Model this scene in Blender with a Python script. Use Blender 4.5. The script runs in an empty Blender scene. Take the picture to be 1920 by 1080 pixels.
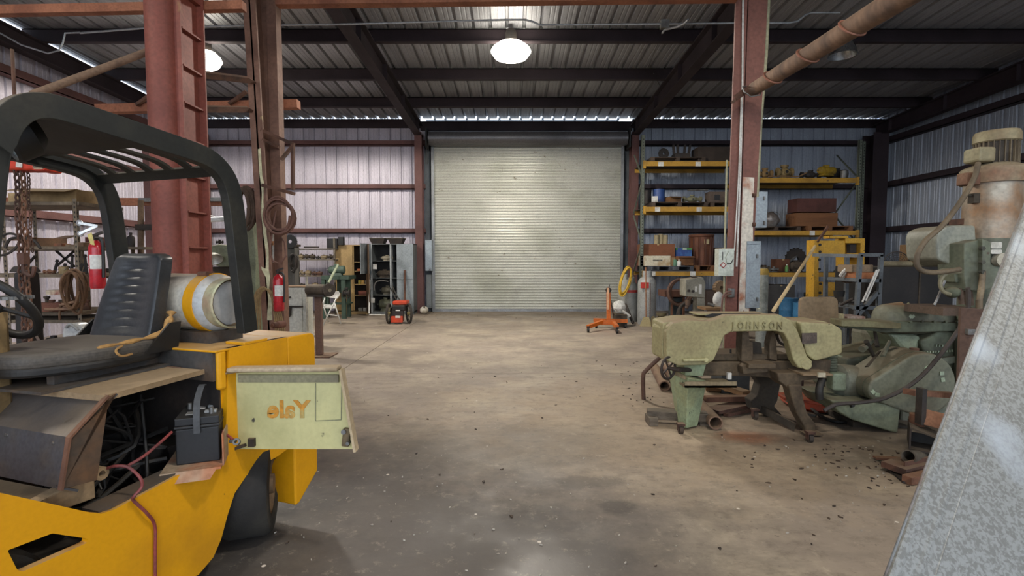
import bpy, bmesh, math, random
from mathutils import Matrix, Vector, noise
random.seed(7)
SC = bpy.context.scene
COL = SC.collection
PI = math.pi
# ---------------------------------------------------------------- camera
H = 1.464; F = 960.0; PIT = math.atan(53/960)
cam = bpy.data.cameras.new('camera'); camo = bpy.data.objects.new('camera', cam); COL.objects.link(camo)
cam.sensor_width = 36; cam.lens = 18; cam.clip_start = .05; cam.clip_end = 300
camo.location = (0, 0, H); camo.rotation_euler = (PI/2 - PIT, 0, 0)
SC.camera = camo
SC.view_settings.view_transform = 'Standard'; SC.view_settings.look = 'None'
SC.view_settings.gamma = 1; SC.view_settings.use_curve_mapping = False
SC.view_settings.exposure = 0.0
# ---------------------------------------------------------------- world: bright hazy daylight outside the shed
w = bpy.data.worlds.new('world'); SC.world = w; w.use_nodes = True
nt = w.node_tree; bg = nt.nodes['Background']
tc = nt.nodes.new('ShaderNodeTexCoord'); sx = nt.nodes.new('ShaderNodeSeparateXYZ'); cr = nt.nodes.new('ShaderNodeValToRGB')
nt.links.new(tc.outputs['Generated'], sx.inputs[0]); nt.links.new(sx.outputs['Z'], cr.inputs[0]); nt.links.new(cr.outputs[0], bg.inputs[0])
cr.color_ramp.elements[0].color = (.80, .86, .95, 1); cr.color_ramp.elements[1].color = (.50, .68, 1, 1)
bg.inputs[1].default_value = 4.2
def lampdata(kind, name, energy, color, loc, size=.2, rot=(0, 0, 0)):
    l = bpy.data.lights.new(name, kind); l.energy = energy; l.color = color
    o = bpy.data.objects.new(name, l); COL.objects.link(o); o.location = loc; o.rotation_euler = rot
    if kind in ('POINT', 'SPOT'): l.shadow_soft_size = size
    return o
# daylight enters through the open truck bay behind the photographer: a portal guides sky sampling there
pt = lampdata('AREA', 'bay_portal', 1, (1, 1, 1), (0, -6.9, 2.5), rot=(-PI/2, 0, 0)); pt.data.shape = 'RECTANGLE'
pt.data.size = 12; pt.data.size_y = 4.9; pt.data.cycles.is_portal = True
LAMP = (1.0, .93, .83)
# ---------------------------------------------------------------- pixel -> world helpers (measuring the photograph)
cp, sp = math.cos(PIT), math.sin(PIT)
def ray(px, py):
    u, v = (px-960)/F, (py-540)/F
    return Vector((u, cp - v*sp, -sp - v*cp))
def W(px, py, Y):
    d = ray(px, py); k = Y/d.y; return Vector((d.x*k, Y, H + d.z*k))
def G(px, py, z=0):
    d = ray(px, py); k = (z-H)/d.z; return Vector((d.x*k, d.y*k, z))
# ---------------------------------------------------------------- mesh builder
def V3(*a): return Vector(a)
def frame(d):
    d = Vector(d).normalized(); a = Vector((0, 0, 1)) if abs(d.z) < .9 else Vector((1, 0, 0))
    x = d.cross(a).normalized(); return x, d.cross(x).normalized(), d
class MB:
    def __init__(s): s.v = []; s.f = []; s.s = []; s.M = Matrix()
    def add(s, vs, fs, sm=False):
        n = len(s.v); s.v += [s.M @ Vector(v) for v in vs]
        s.f += [tuple(i+n for i in f) for f in fs]; s.s += [sm]*len(fs); return s
    def at(s, loc, rz=0, rx=0, ry=0):
        s.M = Matrix.Translation(loc) @ Matrix.Rotation(rz, 4, 'Z') @ Matrix.Rotation(ry, 4, 'Y') @ Matrix.Rotation(rx, 4, 'X'); return s
    def bx(s, x0, x1, y0, y1, z0, z1, t=1.0):
        cx, cy = (x0+x1)/2, (y0+y1)/2; f = lambda x, c: c+(x-c)*t
        vs = [(x0, y0, z0), (x1, y0, z0), (x1, y1, z0), (x0, y1, z0), (f(x0, cx), f(y0, cy), z1), (f(x1, cx), f(y0, cy), z1), (f(x1, cx), f(y1, cy), z1), (f(x0, cx), f(y1, cy), z1)]
        return s.add(vs, [(3, 2, 1, 0), (4, 5, 6, 7), (0, 1, 5, 4), (1, 2, 6, 5), (2, 3, 7, 6), (3, 0, 4, 7)])
    def cb(s, c, d, rz=0, rx=0, ry=0):
        o = s.M; s.M = o @ Matrix.Translation(c) @ Matrix.Rotation(rz, 4, 'Z') @ Matrix.Rotation(ry, 4, 'Y') @ Matrix.Rotation(rx, 4, 'X')
        s.bx(-d[0]/2, d[0]/2, -d[1]/2, d[1]/2, -d[2]/2, d[2]/2); s.M = o; return s
    def hexa(s, p): return s.add(p, [(3, 2, 1, 0), (4, 5, 6, 7), (0, 1, 5, 4), (1, 2, 6, 5), (2, 3, 7, 6), (3, 0, 4, 7)])
    def cyl(s, a, b, r, r2=None, n=14, cap=True):
        a, b = Vector(a), Vector(b); x, y, d = frame(b-a); r2 = r if r2 is None else r2
        vs = []
        for p, q in ((a, r), (b, r2)): vs += [p + x*math.cos(2*PI*i/n)*q + y*math.sin(2*PI*i/n)*q for i in range(n)]
        s.add(vs, [(i, (i+1) % n, n+(i+1) % n, n+i) for i in range(n)], True)
        if cap: s.add([a]+vs[:n]+[b]+vs[n:], [(0, 1+(i+1) % n, 1+i) for i in range(n)] + [(n+1, n+2+i, n+2+(i+1) % n) for i in range(n)])
        return s
    def lathe(s, prof, o=(0, 0, 0), axis=(0, 0, 1), n=20, a0=0, a1=2*PI):
        o = Vector(o); x, y, d = frame(axis); full = abs(a1-a0-2*PI) < 1e-6; m = n if full else n+1; vs = []
        for r, h in prof: vs += [o + d*h + (x*math.cos(a0+(a1-a0)*i/n) + y*math.sin(a0+(a1-a0)*i/n))*max(r, 1e-4) for i in range(m)]
        fs = []
        for k in range(len(prof)-1):
            for i in range(n): j = (i+1) % m; fs.append((k*m+i, k*m+j, (k+1)*m+j, (k+1)*m+i))
        return s.add(vs, fs, True)
    def tube(s, pts, r, n=7, closed=False, rr=None):
        pts = [Vector(p) for p in pts]; N = len(pts); vs = []; up = None
        for k, p in enumerate(pts):
            a = pts[(k-1) % N] if closed or k else pts[0]; b = pts[(k+1) % N] if closed or k < N-1 else pts[-1]
            t = (b-a).normalized()
            if up is None: x, y, _ = frame(t)
            else:
                x = (up - t*up.dot(t)); x = x.normalized() if x.length > 1e-6 else frame(t)[0]; y = t.cross(x)
            up = x; q = rr[k] if rr else r
            vs += [p + x*math.cos(2*PI*i/n)*q + y*math.sin(2*PI*i/n)*q for i in range(n)]
        K = N if closed else N-1
        s.add(vs, [(k*n+i, k*n+(i+1) % n, ((k+1) % N)*n+(i+1) % n, ((k+1) % N)*n+i) for k in range(K) for i in range(n)], True)
        if not closed: s.add(vs[:n], [tuple(range(n))[::-1]]); s.add(vs[-n:], [tuple(range(n))])
        return s
    def bar(s, pts, side, wd, th):
        pts = [Vector(p) for p in pts]; side = Vector(side).normalized(); vs = []
        for k, p in enumerate(pts):
            t = (pts[min(k+1, len(pts)-1)] - pts[max(k-1, 0)]).normalized(); nn = t.cross(side).normalized()
            for a, b in ((-1, -1), (1, -1), (1, 1), (-1, 1)): vs.append(p + side*wd/2*a + nn*th/2*b)
        K = len(pts); fs = [(k*4+i, k*4+(i+1) % 4, k*4+4+(i+1) % 4, k*4+4+i) for k in range(K-1) for i in range(4)]
        return s.add(vs, fs + [(3, 2, 1, 0), (K*4-4, K*4-3, K*4-2, K*4-1)])
    def prism(s, poly, plane, a, b, sm=False):
        f = {'xz': lambda p, q, c: (p, c, q), 'yz': lambda p, q, c: (c, p, q), 'xy': lambda p, q, c: (p, q, c)}[plane]
        n = len(poly); vs = [f(p, q, a) for p, q in poly] + [f(p, q, b) for p, q in poly]
        s.add(vs, [(i, (i+1) % n, n+(i+1) % n, n+i) for i in range(n)], sm)
        return s.add(vs, [tuple(range(n))[::-1], tuple(range(n, 2*n))])
    def grid(s, fn, nu, nv, sm=True):
        vs = [fn(i/nu, j/nv) for j in range(nv+1) for i in range(nu+1)]
        return s.add(vs, [(j*(nu+1)+i, j*(nu+1)+i+1, (j+1)*(nu+1)+i+1, (j+1)*(nu+1)+i) for j in range(nv) for i in range(nu)], sm)
    def ball(s, c, r, seg=12, rg=7, sc=(1, 1, 1), rough=0, sd=0):
        c = Vector(c)
        def fn(u, v):
            d = Vector((math.cos(2*PI*u)*math.sin(PI*v), math.sin(2*PI*u)*math.sin(PI*v), math.cos(PI*v)))
            k = r*(1 + rough*noise.noise(d*2.1 + Vector((sd, sd*.7, 0))))
            return c + Vector((d.x*sc[0], d.y*sc[1], d.z*sc[2]))*k
        return s.grid(fn, seg, rg, rough < .2)
def arc(c, r, a0, a1, n, plane='xz', c3=0):
    out = []
    for i in range(n+1):
        a = a0 + (a1-a0)*i/n; p, q = c[0]+r*math.cos(a), c[1]+r*math.sin(a)
        out.append({'xz': (p, c3, q), 'yz': (c3, p, q), 'xy': (p, q, c3), '2': (p, q)}[plane])
    return out
def rnd(poly, r, n=4):
    out = []; N = len(poly)
    for i, p in enumerate(poly):
        p = Vector(p); a = Vector(poly[i-1]); b = Vector(poly[(i+1) % N])
        ri = min(r if not isinstance(r, (list, tuple)) else r[i], .45*(a-p).length, .45*(b-p).length)
        if ri <= 0: out.append(tuple(p)); continue
        q0 = p + (a-p).normalized()*ri; q1 = p + (b-p).normalized()*ri
        for k in range(n+1):
            t = k/n; out.append(tuple(q0*(1-t)**2 + p*2*t*(1-t) + q1*t*t))
    return out
def spline(pts, n=8):
    pts = [Vector(p) for p in pts]; out = []
    for i in range(len(pts)-1):
        p0 = pts[max(i-1, 0)]; p1 = pts[i]; p2 = pts[i+1]; p3 = pts[min(i+2, len(pts)-1)]
        for k in range(n):
            t = k/n; out.append(.5*((2*p1) + (p2-p0)*t + (2*p0-5*p1+4*p2-p3)*t*t + (3*p1-p0-3*p2+p3)*t**3))
    return out + [pts[-1]]
WM = {}
def wm(o): return WM.get(o.name, Matrix()) if o else Matrix()
def link(o, parent=None):
    COL.objects.link(o)
    if parent is not None: o.parent = parent
    return o
def obj(name, mb, m, parent=None, bev=0, world=True, label=None, stuff=False, seg=2):
    me = bpy.data.meshes.new(name); inv = wm(parent).inverted() if (parent and world) else Matrix()
    me.from_pydata([tuple(inv @ v) for v in mb.v], [], mb.f); me.polygons.foreach_set('use_smooth', mb.s); 
    me.materials.append(m); me.validate(); me.update()
    bm = bmesh.new(); bm.from_mesh(me); bmesh.ops.remove_doubles(bm, verts=bm.verts, dist=1e-5); bmesh.ops.recalc_face_normals(bm, faces=bm.faces)
    for e in bm.edges:
        if len(e.link_faces) == 2 and e.calc_face_angle(0) > .7: e.smooth = False
    bm.to_mesh(me); bm.free()
    o = link(bpy.data.objects.new(name, me), parent)
    WM[o.name] = wm(parent) if parent else Matrix()
    if bev:
        b = o.modifiers.new('bevel', 'BEVEL'); b.width = bev; b.segments = seg; b.limit_method = 'ANGLE'; b.angle_limit = .6
    if label: o['label'] = label
    if stuff: o['kind'] = 'stuff'
    return o
def tag(o, label, cat, group=None):
    o['label'] = label; o['category'] = cat
    if group: o['group'] = group
    return o
def thing(name, label, cat, loc=(0, 0, 0), rz=0, group=None):
    o = bpy.data.objects.new(name, None); COL.objects.link(o); o.location = loc; o.rotation_euler = (0, 0, rz); o.empty_display_size = .1
    WM[o.name] = Matrix.Translation(loc) @ Matrix.Rotation(rz, 4, 'Z'); return tag(o, label, cat, group)
def one(name, label, cat, mb, m, loc, group=None, bev=0):
    """a thing that is one mesh; vertices are in world space, origin moved to loc"""
    loc = Vector(loc); mb.v = [v-loc for v in mb.v]; o = obj(name, mb, m, bev=bev); o.location = loc; WM[o.name] = Matrix.Translation(loc)
    return tag(o, label, cat, group)
def struct(name, m=None, mb=None):
    if mb is None: o = bpy.data.objects.new(name, None); COL.objects.link(o)
    else: o = obj(name, mb, m)
    o['kind'] = 'structure'; return o
def dup(root, loc, rz=0, label=None, group=None, sc=None):
    def cp(o, par):
        c = o.copy(); COL.objects.link(c); c.parent = par
        for ch in o.children: cp(ch, c)
        return c
    r = cp(root, None); r.location = loc; r.rotation_euler = (0, 0, rz)
    WM[r.name] = Matrix.Translation(loc) @ Matrix.Rotation(rz, 4, 'Z')
    if sc: r.scale = sc
    if label: r['label'] = label
    if group: r['group'] = group
    return r
def pdup(o, parent, loc=None, rot=None, sc=None):
    c = o.copy(); COL.objects.link(c); c.parent = parent
    if loc is not None: c.location = loc
    if rot is not None: c.rotation_euler = rot
    if sc is not None: c.scale = sc
    return c
def text(name, body, size, m, parent, mat4, ext=.002, bold=0):
    cu = bpy.data.curves.new(name, 'FONT'); cu.body = body; cu.size = size; cu.extrude = ext; cu.align_x = 'CENTER'; cu.align_y = 'CENTER'; cu.offset = bold; cu.resolution_u = 3
    t = bpy.data.objects.new(name+'_tmp', cu); COL.objects.link(t)
    dg = bpy.context.evaluated_depsgraph_get(); me = bpy.data.meshes.new_from_object(t.evaluated_get(dg)); bpy.data.objects.remove(t)
    me.transform(wm(parent).inverted() @ mat4 if parent else mat4); me.materials.clear(); me.materials.append(m)
    return link(bpy.data.objects.new(name, me), parent)
# ---------------------------------------------------------------- materials
def lin(h):
    if isinstance(h, str): h = [int(h[i:i+2], 16)/255 for i in (0, 2, 4)]
    return tuple((c/12.92 if c <= .04045 else ((c+.055)/1.055)**2.4) for c in h[:3]) + (1,)
MC = {}
def mat(col, col2=None, amt=.5, scale=5, rough=.6, metal=0, bump=.2, bscale=60, dust=0, dcol='8d7d68', spk=None, sp=.64, sscale=28, stretch=(1, 1, 1), spec=.5, gr=.65):
    key = (col, col2, amt, scale, rough, metal, bump, bscale, dust, dcol, spk, sp, sscale, stretch, spec, gr)
    if key in MC: return MC[key]
    m = bpy.data.materials.new('surface_'+col); m.use_nodes = True; nt = m.node_tree; N = nt.nodes; L = nt.links
    b = N['Principled BSDF']; b.inputs['Metallic'].default_value = metal; b.inputs['Specular IOR Level'].default_value = spec
    tc = N.new('ShaderNodeTexCoord'); mp = N.new('ShaderNodeMapping'); mp.inputs['Scale'].default_value = stretch; L.new(tc.outputs['Object'], mp.inputs[0])
    def ns(sc, det=5, src=mp):
        n = N.new('ShaderNodeTexNoise'); n.inputs['Scale'].default_value = sc; n.inputs['Detail'].default_value = det; L.new(src.outputs[0], n.inputs['Vector']); return n
    def ramp(src, a, c):
        r = N.new('ShaderNodeMapRange'); r.inputs['From Min'].default_value = a; r.inputs['From Max'].default_value = c; L.new(src, r.inputs['Value']); return r.outputs[0]
    def mix(fac, A, B):
        x = N.new('ShaderNodeMix'); x.data_type = 'RGBA'
        L.new(fac, x.inputs['Factor'])
        for i, q in ((6, A), (7, B)):
            if isinstance(q, tuple): x.inputs[i].default_value = q
            else: L.new(q, x.inputs[i])
        return x.outputs[2]
    n1 = ns(scale, 6)
    c = lin(col); c2 = lin(col2) if col2 else tuple(v*.6 for v in c[:3])+(1,)
    out = mix(ramp(n1.outputs[0], .62-.35*amt, .72-.1*amt), c, c2)
    nb = ns(bscale, 4)
    out = mix(ramp(nb.outputs[0], .38, .38+.5/gr), out, tuple(v*.35 for v in c[:3])+(1,))
    n4 = ns(scale*3.1, 8); out = mix(ramp(n4.outputs[0], .56, .56+.45/gr), out, tuple(v*.3 for v in c[:3])+(1,))
    if spk:
        n3 = ns(sscale, 3); out = mix(ramp(n3.outputs[0], sp, sp+.03), out, lin(spk))
    if dust:
        g = N.new('ShaderNodeNewGeometry'); sx = N.new('ShaderNodeSeparateXYZ'); L.new(g.outputs['Normal'], sx.inputs[0])
        a = N.new('ShaderNodeMath'); a.operation = 'MULTIPLY'; L.new(ramp(sx.outputs['Z'], .45, 1.0), a.inputs[0]); a.inputs[1].default_value = dust
        a2 = N.new('ShaderNodeMath'); a2.operation = 'MULTIPLY'; L.new(a.outputs[0], a2.inputs[0]); L.new(ramp(n1.outputs[0], .2, .55), a2.inputs[1])
        out = mix(a2.outputs[0], out, lin(dcol))
    L.new(out, b.inputs['Base Color'])
    r = N.new('ShaderNodeMapRange'); r.inputs['To Min'].default_value = max(.05, rough-.12); r.inputs['To Max'].default_value = min(1, rough+.2); L.new(n1.outputs[0], r.inputs['Value']); L.new(r.outputs[0], b.inputs['Roughness'])
    if bump:
        bp = N.new('ShaderNodeBump'); bp.inputs['Strength'].default_value = bump; bp.inputs['Distance'].default_value = .006; L.new(nb.outputs[0], bp.inputs['Height']); L.new(bp.outputs[0], b.inputs['Normal'])
    MC[key] = m; return m
def emit(col, st):
    m = bpy.data.materials.new('lit_'+col); m.use_nodes = True; b = m.node_tree.nodes['Principled BSDF']
    b.inputs['Emission Color'].default_value = lin(col); b.inputs['Emission Strength'].default_value = st; b.inputs['Base Color'].default_value = lin(col); return m
rust = mat('5f4133', '3c2b24', .5, 6, .85, 0, .4, 50, .5, '8f7a64')
rust2 = mat('7a543f', '553829', .5, 5, .85, 0, .4, 50, .3, '9c8468')
dark = mat('2b2725', '3d332c', .5, 5, .7, 0, .3, 50, .35, '6d6152')
black = mat('171717', '26231f', .5, 6, .5, 0, .15, 40, .25, '6a6054')
grime = mat('4a4034', '2c2620', .5, 8, .85, 0, .5, 40, .5, '7d6d58')
steel = mat('7d7d7b', '5a5550', .4, 6, .5, .6, .15, 60, .25)
chrome = mat('b5b5b3', '8a8882', .3, 6, .25, .9, .05, 60)
wood = mat('8b6a47', '5f4731', .5, 3, .8, 0, .3, 30, .35, '9a886e', stretch=(1, 1, 6))
woodx = mat('8b6a47', '5f4731', .5, 3, .8, 0, .3, 30, .35, '9a886e', stretch=(.4, 6, 6))
card = mat('9a7a52', '7f6341', .4, 3, .9, 0, .1, 20, .5, 'a39070')
white = mat('d6d5cf', 'b3afa5', .35, 4, .5, 0, .08, 40, .2)
# ================================================================ the shed
D = 14.64; XL, XR = -8.86, 10.42; YB = -7.0; EAVE = 5.42; SL = .042
def roofz(y): return EAVE + (D-y)*SL
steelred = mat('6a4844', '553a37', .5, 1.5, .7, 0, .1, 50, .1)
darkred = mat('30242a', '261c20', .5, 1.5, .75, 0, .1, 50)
ribLit = mat('c6c0cb', 'aca7b1', .4, .8, .45, .15, .06, 30, spk='8d8a90', sp=.7, sscale=9, stretch=(3, 3, .6))  # left-hand sheets: the brightness of the lamp there is put into the colour
ribDim = mat('a3abb8', '8d94a0', .4, .8, .45, .12, .06, 30, spk='70747c', sp=.7, sscale=9, stretch=(3, 3, .6))  # same sheets on the right: dimmer bluish light put into the colour
roofm = mat('a0a1a6', '8a8b90', .4, .8, .42, .25, .05, 30, stretch=(3, .5, 3))
def profile(w=.915, deep=.032):
    """one sheet: three wide pans, each followed by a trapezoid rib, with two low stiffeners in a pan"""
    p = []
    for k in range(3):
        x = k*.305
        p += [(x, 0), (x+.075, 0), (x+.082, .005), (x+.098, .005), (x+.105, 0), (x+.155, 0), (x+.162, .005), (x+.178, .005), (x+.185, 0), (x+.228, 0), (x+.243, deep), (x+.283, deep), (x+.298, 0)]
    return p + [(w, 0)]
def sheet(length, m, name, ymode=False):
    mb = MB(); p = profile(deep=.062 if ymode else .032); n = len(p)
    if ymode: vs = [(x, 0, d+.003*0) for x, d in p] + [(x, length, d) for x, d in p]
    else: vs = [(x, d, 0) for x, d in p] + [(x, d, length) for x, d in p]
    mb.add(vs, [(i, i+1, n+i+1, n+i) for i in range(n-1)])
    me = bpy.data.meshes.new(name); me.from_pydata([tuple(v) for v in mb.v], [], mb.f); me.materials.append(m); return me
def panel(me, name, parent, loc, rot=(0, 0, 0)):
    o = bpy.data.objects.new(name, me); COL.objects.link(o); o.parent = parent; o.location = loc; o.rotation_euler = rot; return o
wb = struct('wall_back'); wl = struct('wall_left'); wr = struct('wall_right'); ce = struct('ceiling')
meB = sheet(EAVE-.13, ribLit, 'wall_panel'); meBR = sheet(EAVE-.13, ribDim, 'wall_panel')
meT = sheet(.62, ribDim, 'wall_panel')
meS = sheet(6.6, ribLit, 'wall_panel'); meSR = sheet(6.6, ribDim, 'wall_panel')
x = XL
DX0, DX1 = W(800, 500, D).x, W(1176, 500, D).x
while x < XR-.1:
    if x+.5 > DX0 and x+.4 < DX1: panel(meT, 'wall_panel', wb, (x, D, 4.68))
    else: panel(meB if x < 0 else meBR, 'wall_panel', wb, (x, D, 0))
    x += .915
y = YB
while y < D-.2:
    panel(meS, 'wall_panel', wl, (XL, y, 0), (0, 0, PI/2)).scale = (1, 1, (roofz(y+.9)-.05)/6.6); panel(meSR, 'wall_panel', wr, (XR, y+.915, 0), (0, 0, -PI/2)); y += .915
# girts (Z sections)
def girt(parent, m, a, b, side, zz, hgt=.2):
    mb = MB()
    for z in zz:
        if side == 'b': mb.bx(a, b, D-.2, D-.012, z, z+.014).bx(a, b, D-.2, D-.18, z, z+hgt).bx(a, b, D-.03, D-.012, z, z+hgt*.5)
        elif side == 'l': mb.bx(XL+.012, XL+.2, a, b, z, z+.014).bx(XL+.18, XL+.2, a, b, z, z+hgt)
        else: mb.bx(XR-.2, XR-.012, a, b, z, z+.014).bx(XR-.2, XR-.18, a, b, z, z+hgt)
    return mb
XC1, XC2 = W(787, 400, D-.3).x, W(1187, 400, D-.3).x
for z in (W(0, 437, D-.2).z, W(0, 354, D-.2).z, W(0, 272, D-.2).z):
    for a, b in ((XL, XC1-.1), (XC1+.1, DX0+.02), (DX1-.02, XC2-.1), (XC2+.1, XR)):
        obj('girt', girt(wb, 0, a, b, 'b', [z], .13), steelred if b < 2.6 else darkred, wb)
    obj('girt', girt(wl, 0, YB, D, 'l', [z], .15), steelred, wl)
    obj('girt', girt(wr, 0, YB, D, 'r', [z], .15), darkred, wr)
# roof sheets run down the slope; ribs stand up, so daylight shows through each rib above the eave strut
meR = sheet(21.93, roofm, 'roof_panel', True)
a = math.atan(-SL); x = XL-.03
while x < XR+.2:
    o = panel(meR, 'roof_panel', ce, (x, -7.28, roofz(-7.28)), (-math.atan(SL), 0, 0))
    x += .915
# bright overhang strip over the door bay: sheets there run on past the wall
meO = sheet(.9, roofm, 'roof_panel', True); x = XC1+.12
while x < XC2-.5:
    panel(meO, 'roof_panel', ce, (x, D+.05, EAVE-.0), (-math.atan(SL), 0, 0)); x += .915
# purlins
mb0 = None
for k in range(12):
    y = D-.9-1.72*(k) - .8
    mb = MB(); z = roofz(y)-.006
    mb.bx(XL, XR, y-.01, y+.01, z-.24, z).bx(XL, XR, y-.09, y+.01, z-.258, z-.24).bx(XL, XR, y-.01, y+.09, z-.016, z)
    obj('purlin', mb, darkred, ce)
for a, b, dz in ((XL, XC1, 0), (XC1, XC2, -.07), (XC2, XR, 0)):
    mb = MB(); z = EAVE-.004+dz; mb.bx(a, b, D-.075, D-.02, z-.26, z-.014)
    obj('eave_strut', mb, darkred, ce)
# tapered rafters on the bay lines and along both side walls
def rafter(x, m, deep0=.55, deep1=.85, name='rafter', fl=.2):
    mb = MB(); y0, y1 = D-.25, YB; z0, z1 = roofz(y0)-.03, roofz(y1)-.03
    y0b = y0
    def web(xa, xb, o0, o1, e0, e1): mb.hexa([(xa, y0, z0-e0), (xb, y0, z0-e0), (xb, y1, z1-e1), (xa, y1, z1-e1), (xa, y0, z0-o0), (xb, y0, z0-o0), (xb, y1, z1-o1), (xa, y1, z1-o1)])
    web(x-.006, x+.006, .22, .22, deep0, deep1); web(x-fl/2, x+fl/2, .22, .22, .245, .245); web(x-fl/2, x+fl/2, deep0-.016, deep1-.016, deep0, deep1)
    for k in range(13):
        y = y0-.6-k*1.72; mb.bx(x-fl/2+.01, x+fl/2-.01, y-.005, y+.005, roofz(y)-.24-(.33+.3*(k/12)), roofz(y)-.24)
    return obj(name, mb, m, ce)
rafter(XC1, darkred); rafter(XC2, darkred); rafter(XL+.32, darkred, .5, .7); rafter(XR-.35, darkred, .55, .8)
# end-frame columns of the back wall
def icol(name, label, x, y, z0, z1, dep, fl, m, cat='column', cats=None, rz=0, t=.014):
    th = thing(name, label, cat, (x, y, 0), rz)
    mb = MB(); mb.bx(-fl/2, fl/2, -dep/2, -dep/2+t, z0, z1); obj('flange', mb, m, th, world=False)
    mb = MB(); mb.bx(-fl/2, fl/2, dep/2-t, dep/2, z0, z1); obj('flange', mb, m, th, world=False)
    mb = MB(); mb.bx(-t/2, t/2, -dep/2+t, dep/2-t, z0, z1); obj('web', mb, m, th, world=False)
    mb = MB(); mb.bx(-fl/2-.05, fl/2+.05, -dep/2-.05, dep/2+.05, 0, .02)
    for sx in (-1, 1):
        for sy in (-1, 1): mb.cyl((sx*(fl/2+.025), sy*dep*.3, 0), (sx*(fl/2+.025), sy*dep*.3, .06), .014, n=6)
    obj('base_plate', mb, m, th, world=False); return th
def ztop(x, y): return roofz(y)-.3
icol('steel_column', 'red-brown steel column at the left jamb of the roll-up door', XC1, D-.32, 0.02, 4.95, .3, .2, steelred)
icol('steel_column', 'red-brown steel column at the right jamb of the roll-up door', XC2, D-.32, .02, 4.95, .3, .2, steelred)
icol('steel_column', 'dark steel column in the far left corner of the shed', XL+.32, D-.32, .02, 4.95, .3, .2, steelred)
icol('steel_column', 'wide black steel column in the far right corner of the shed', XR-.45, D-.4, .02, 4.9, .45, .42, darkred)
# outside ground
mb = MB(); mb.bx(-60, 60, -80, YB-.02, -.06, -.02).bx(-60, 60, D+.06, 60, -.06, -.02); struct('ground', mat('a8a398', '8d887c', .5, .4, .9, 0, .2, 10), mb)
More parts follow.
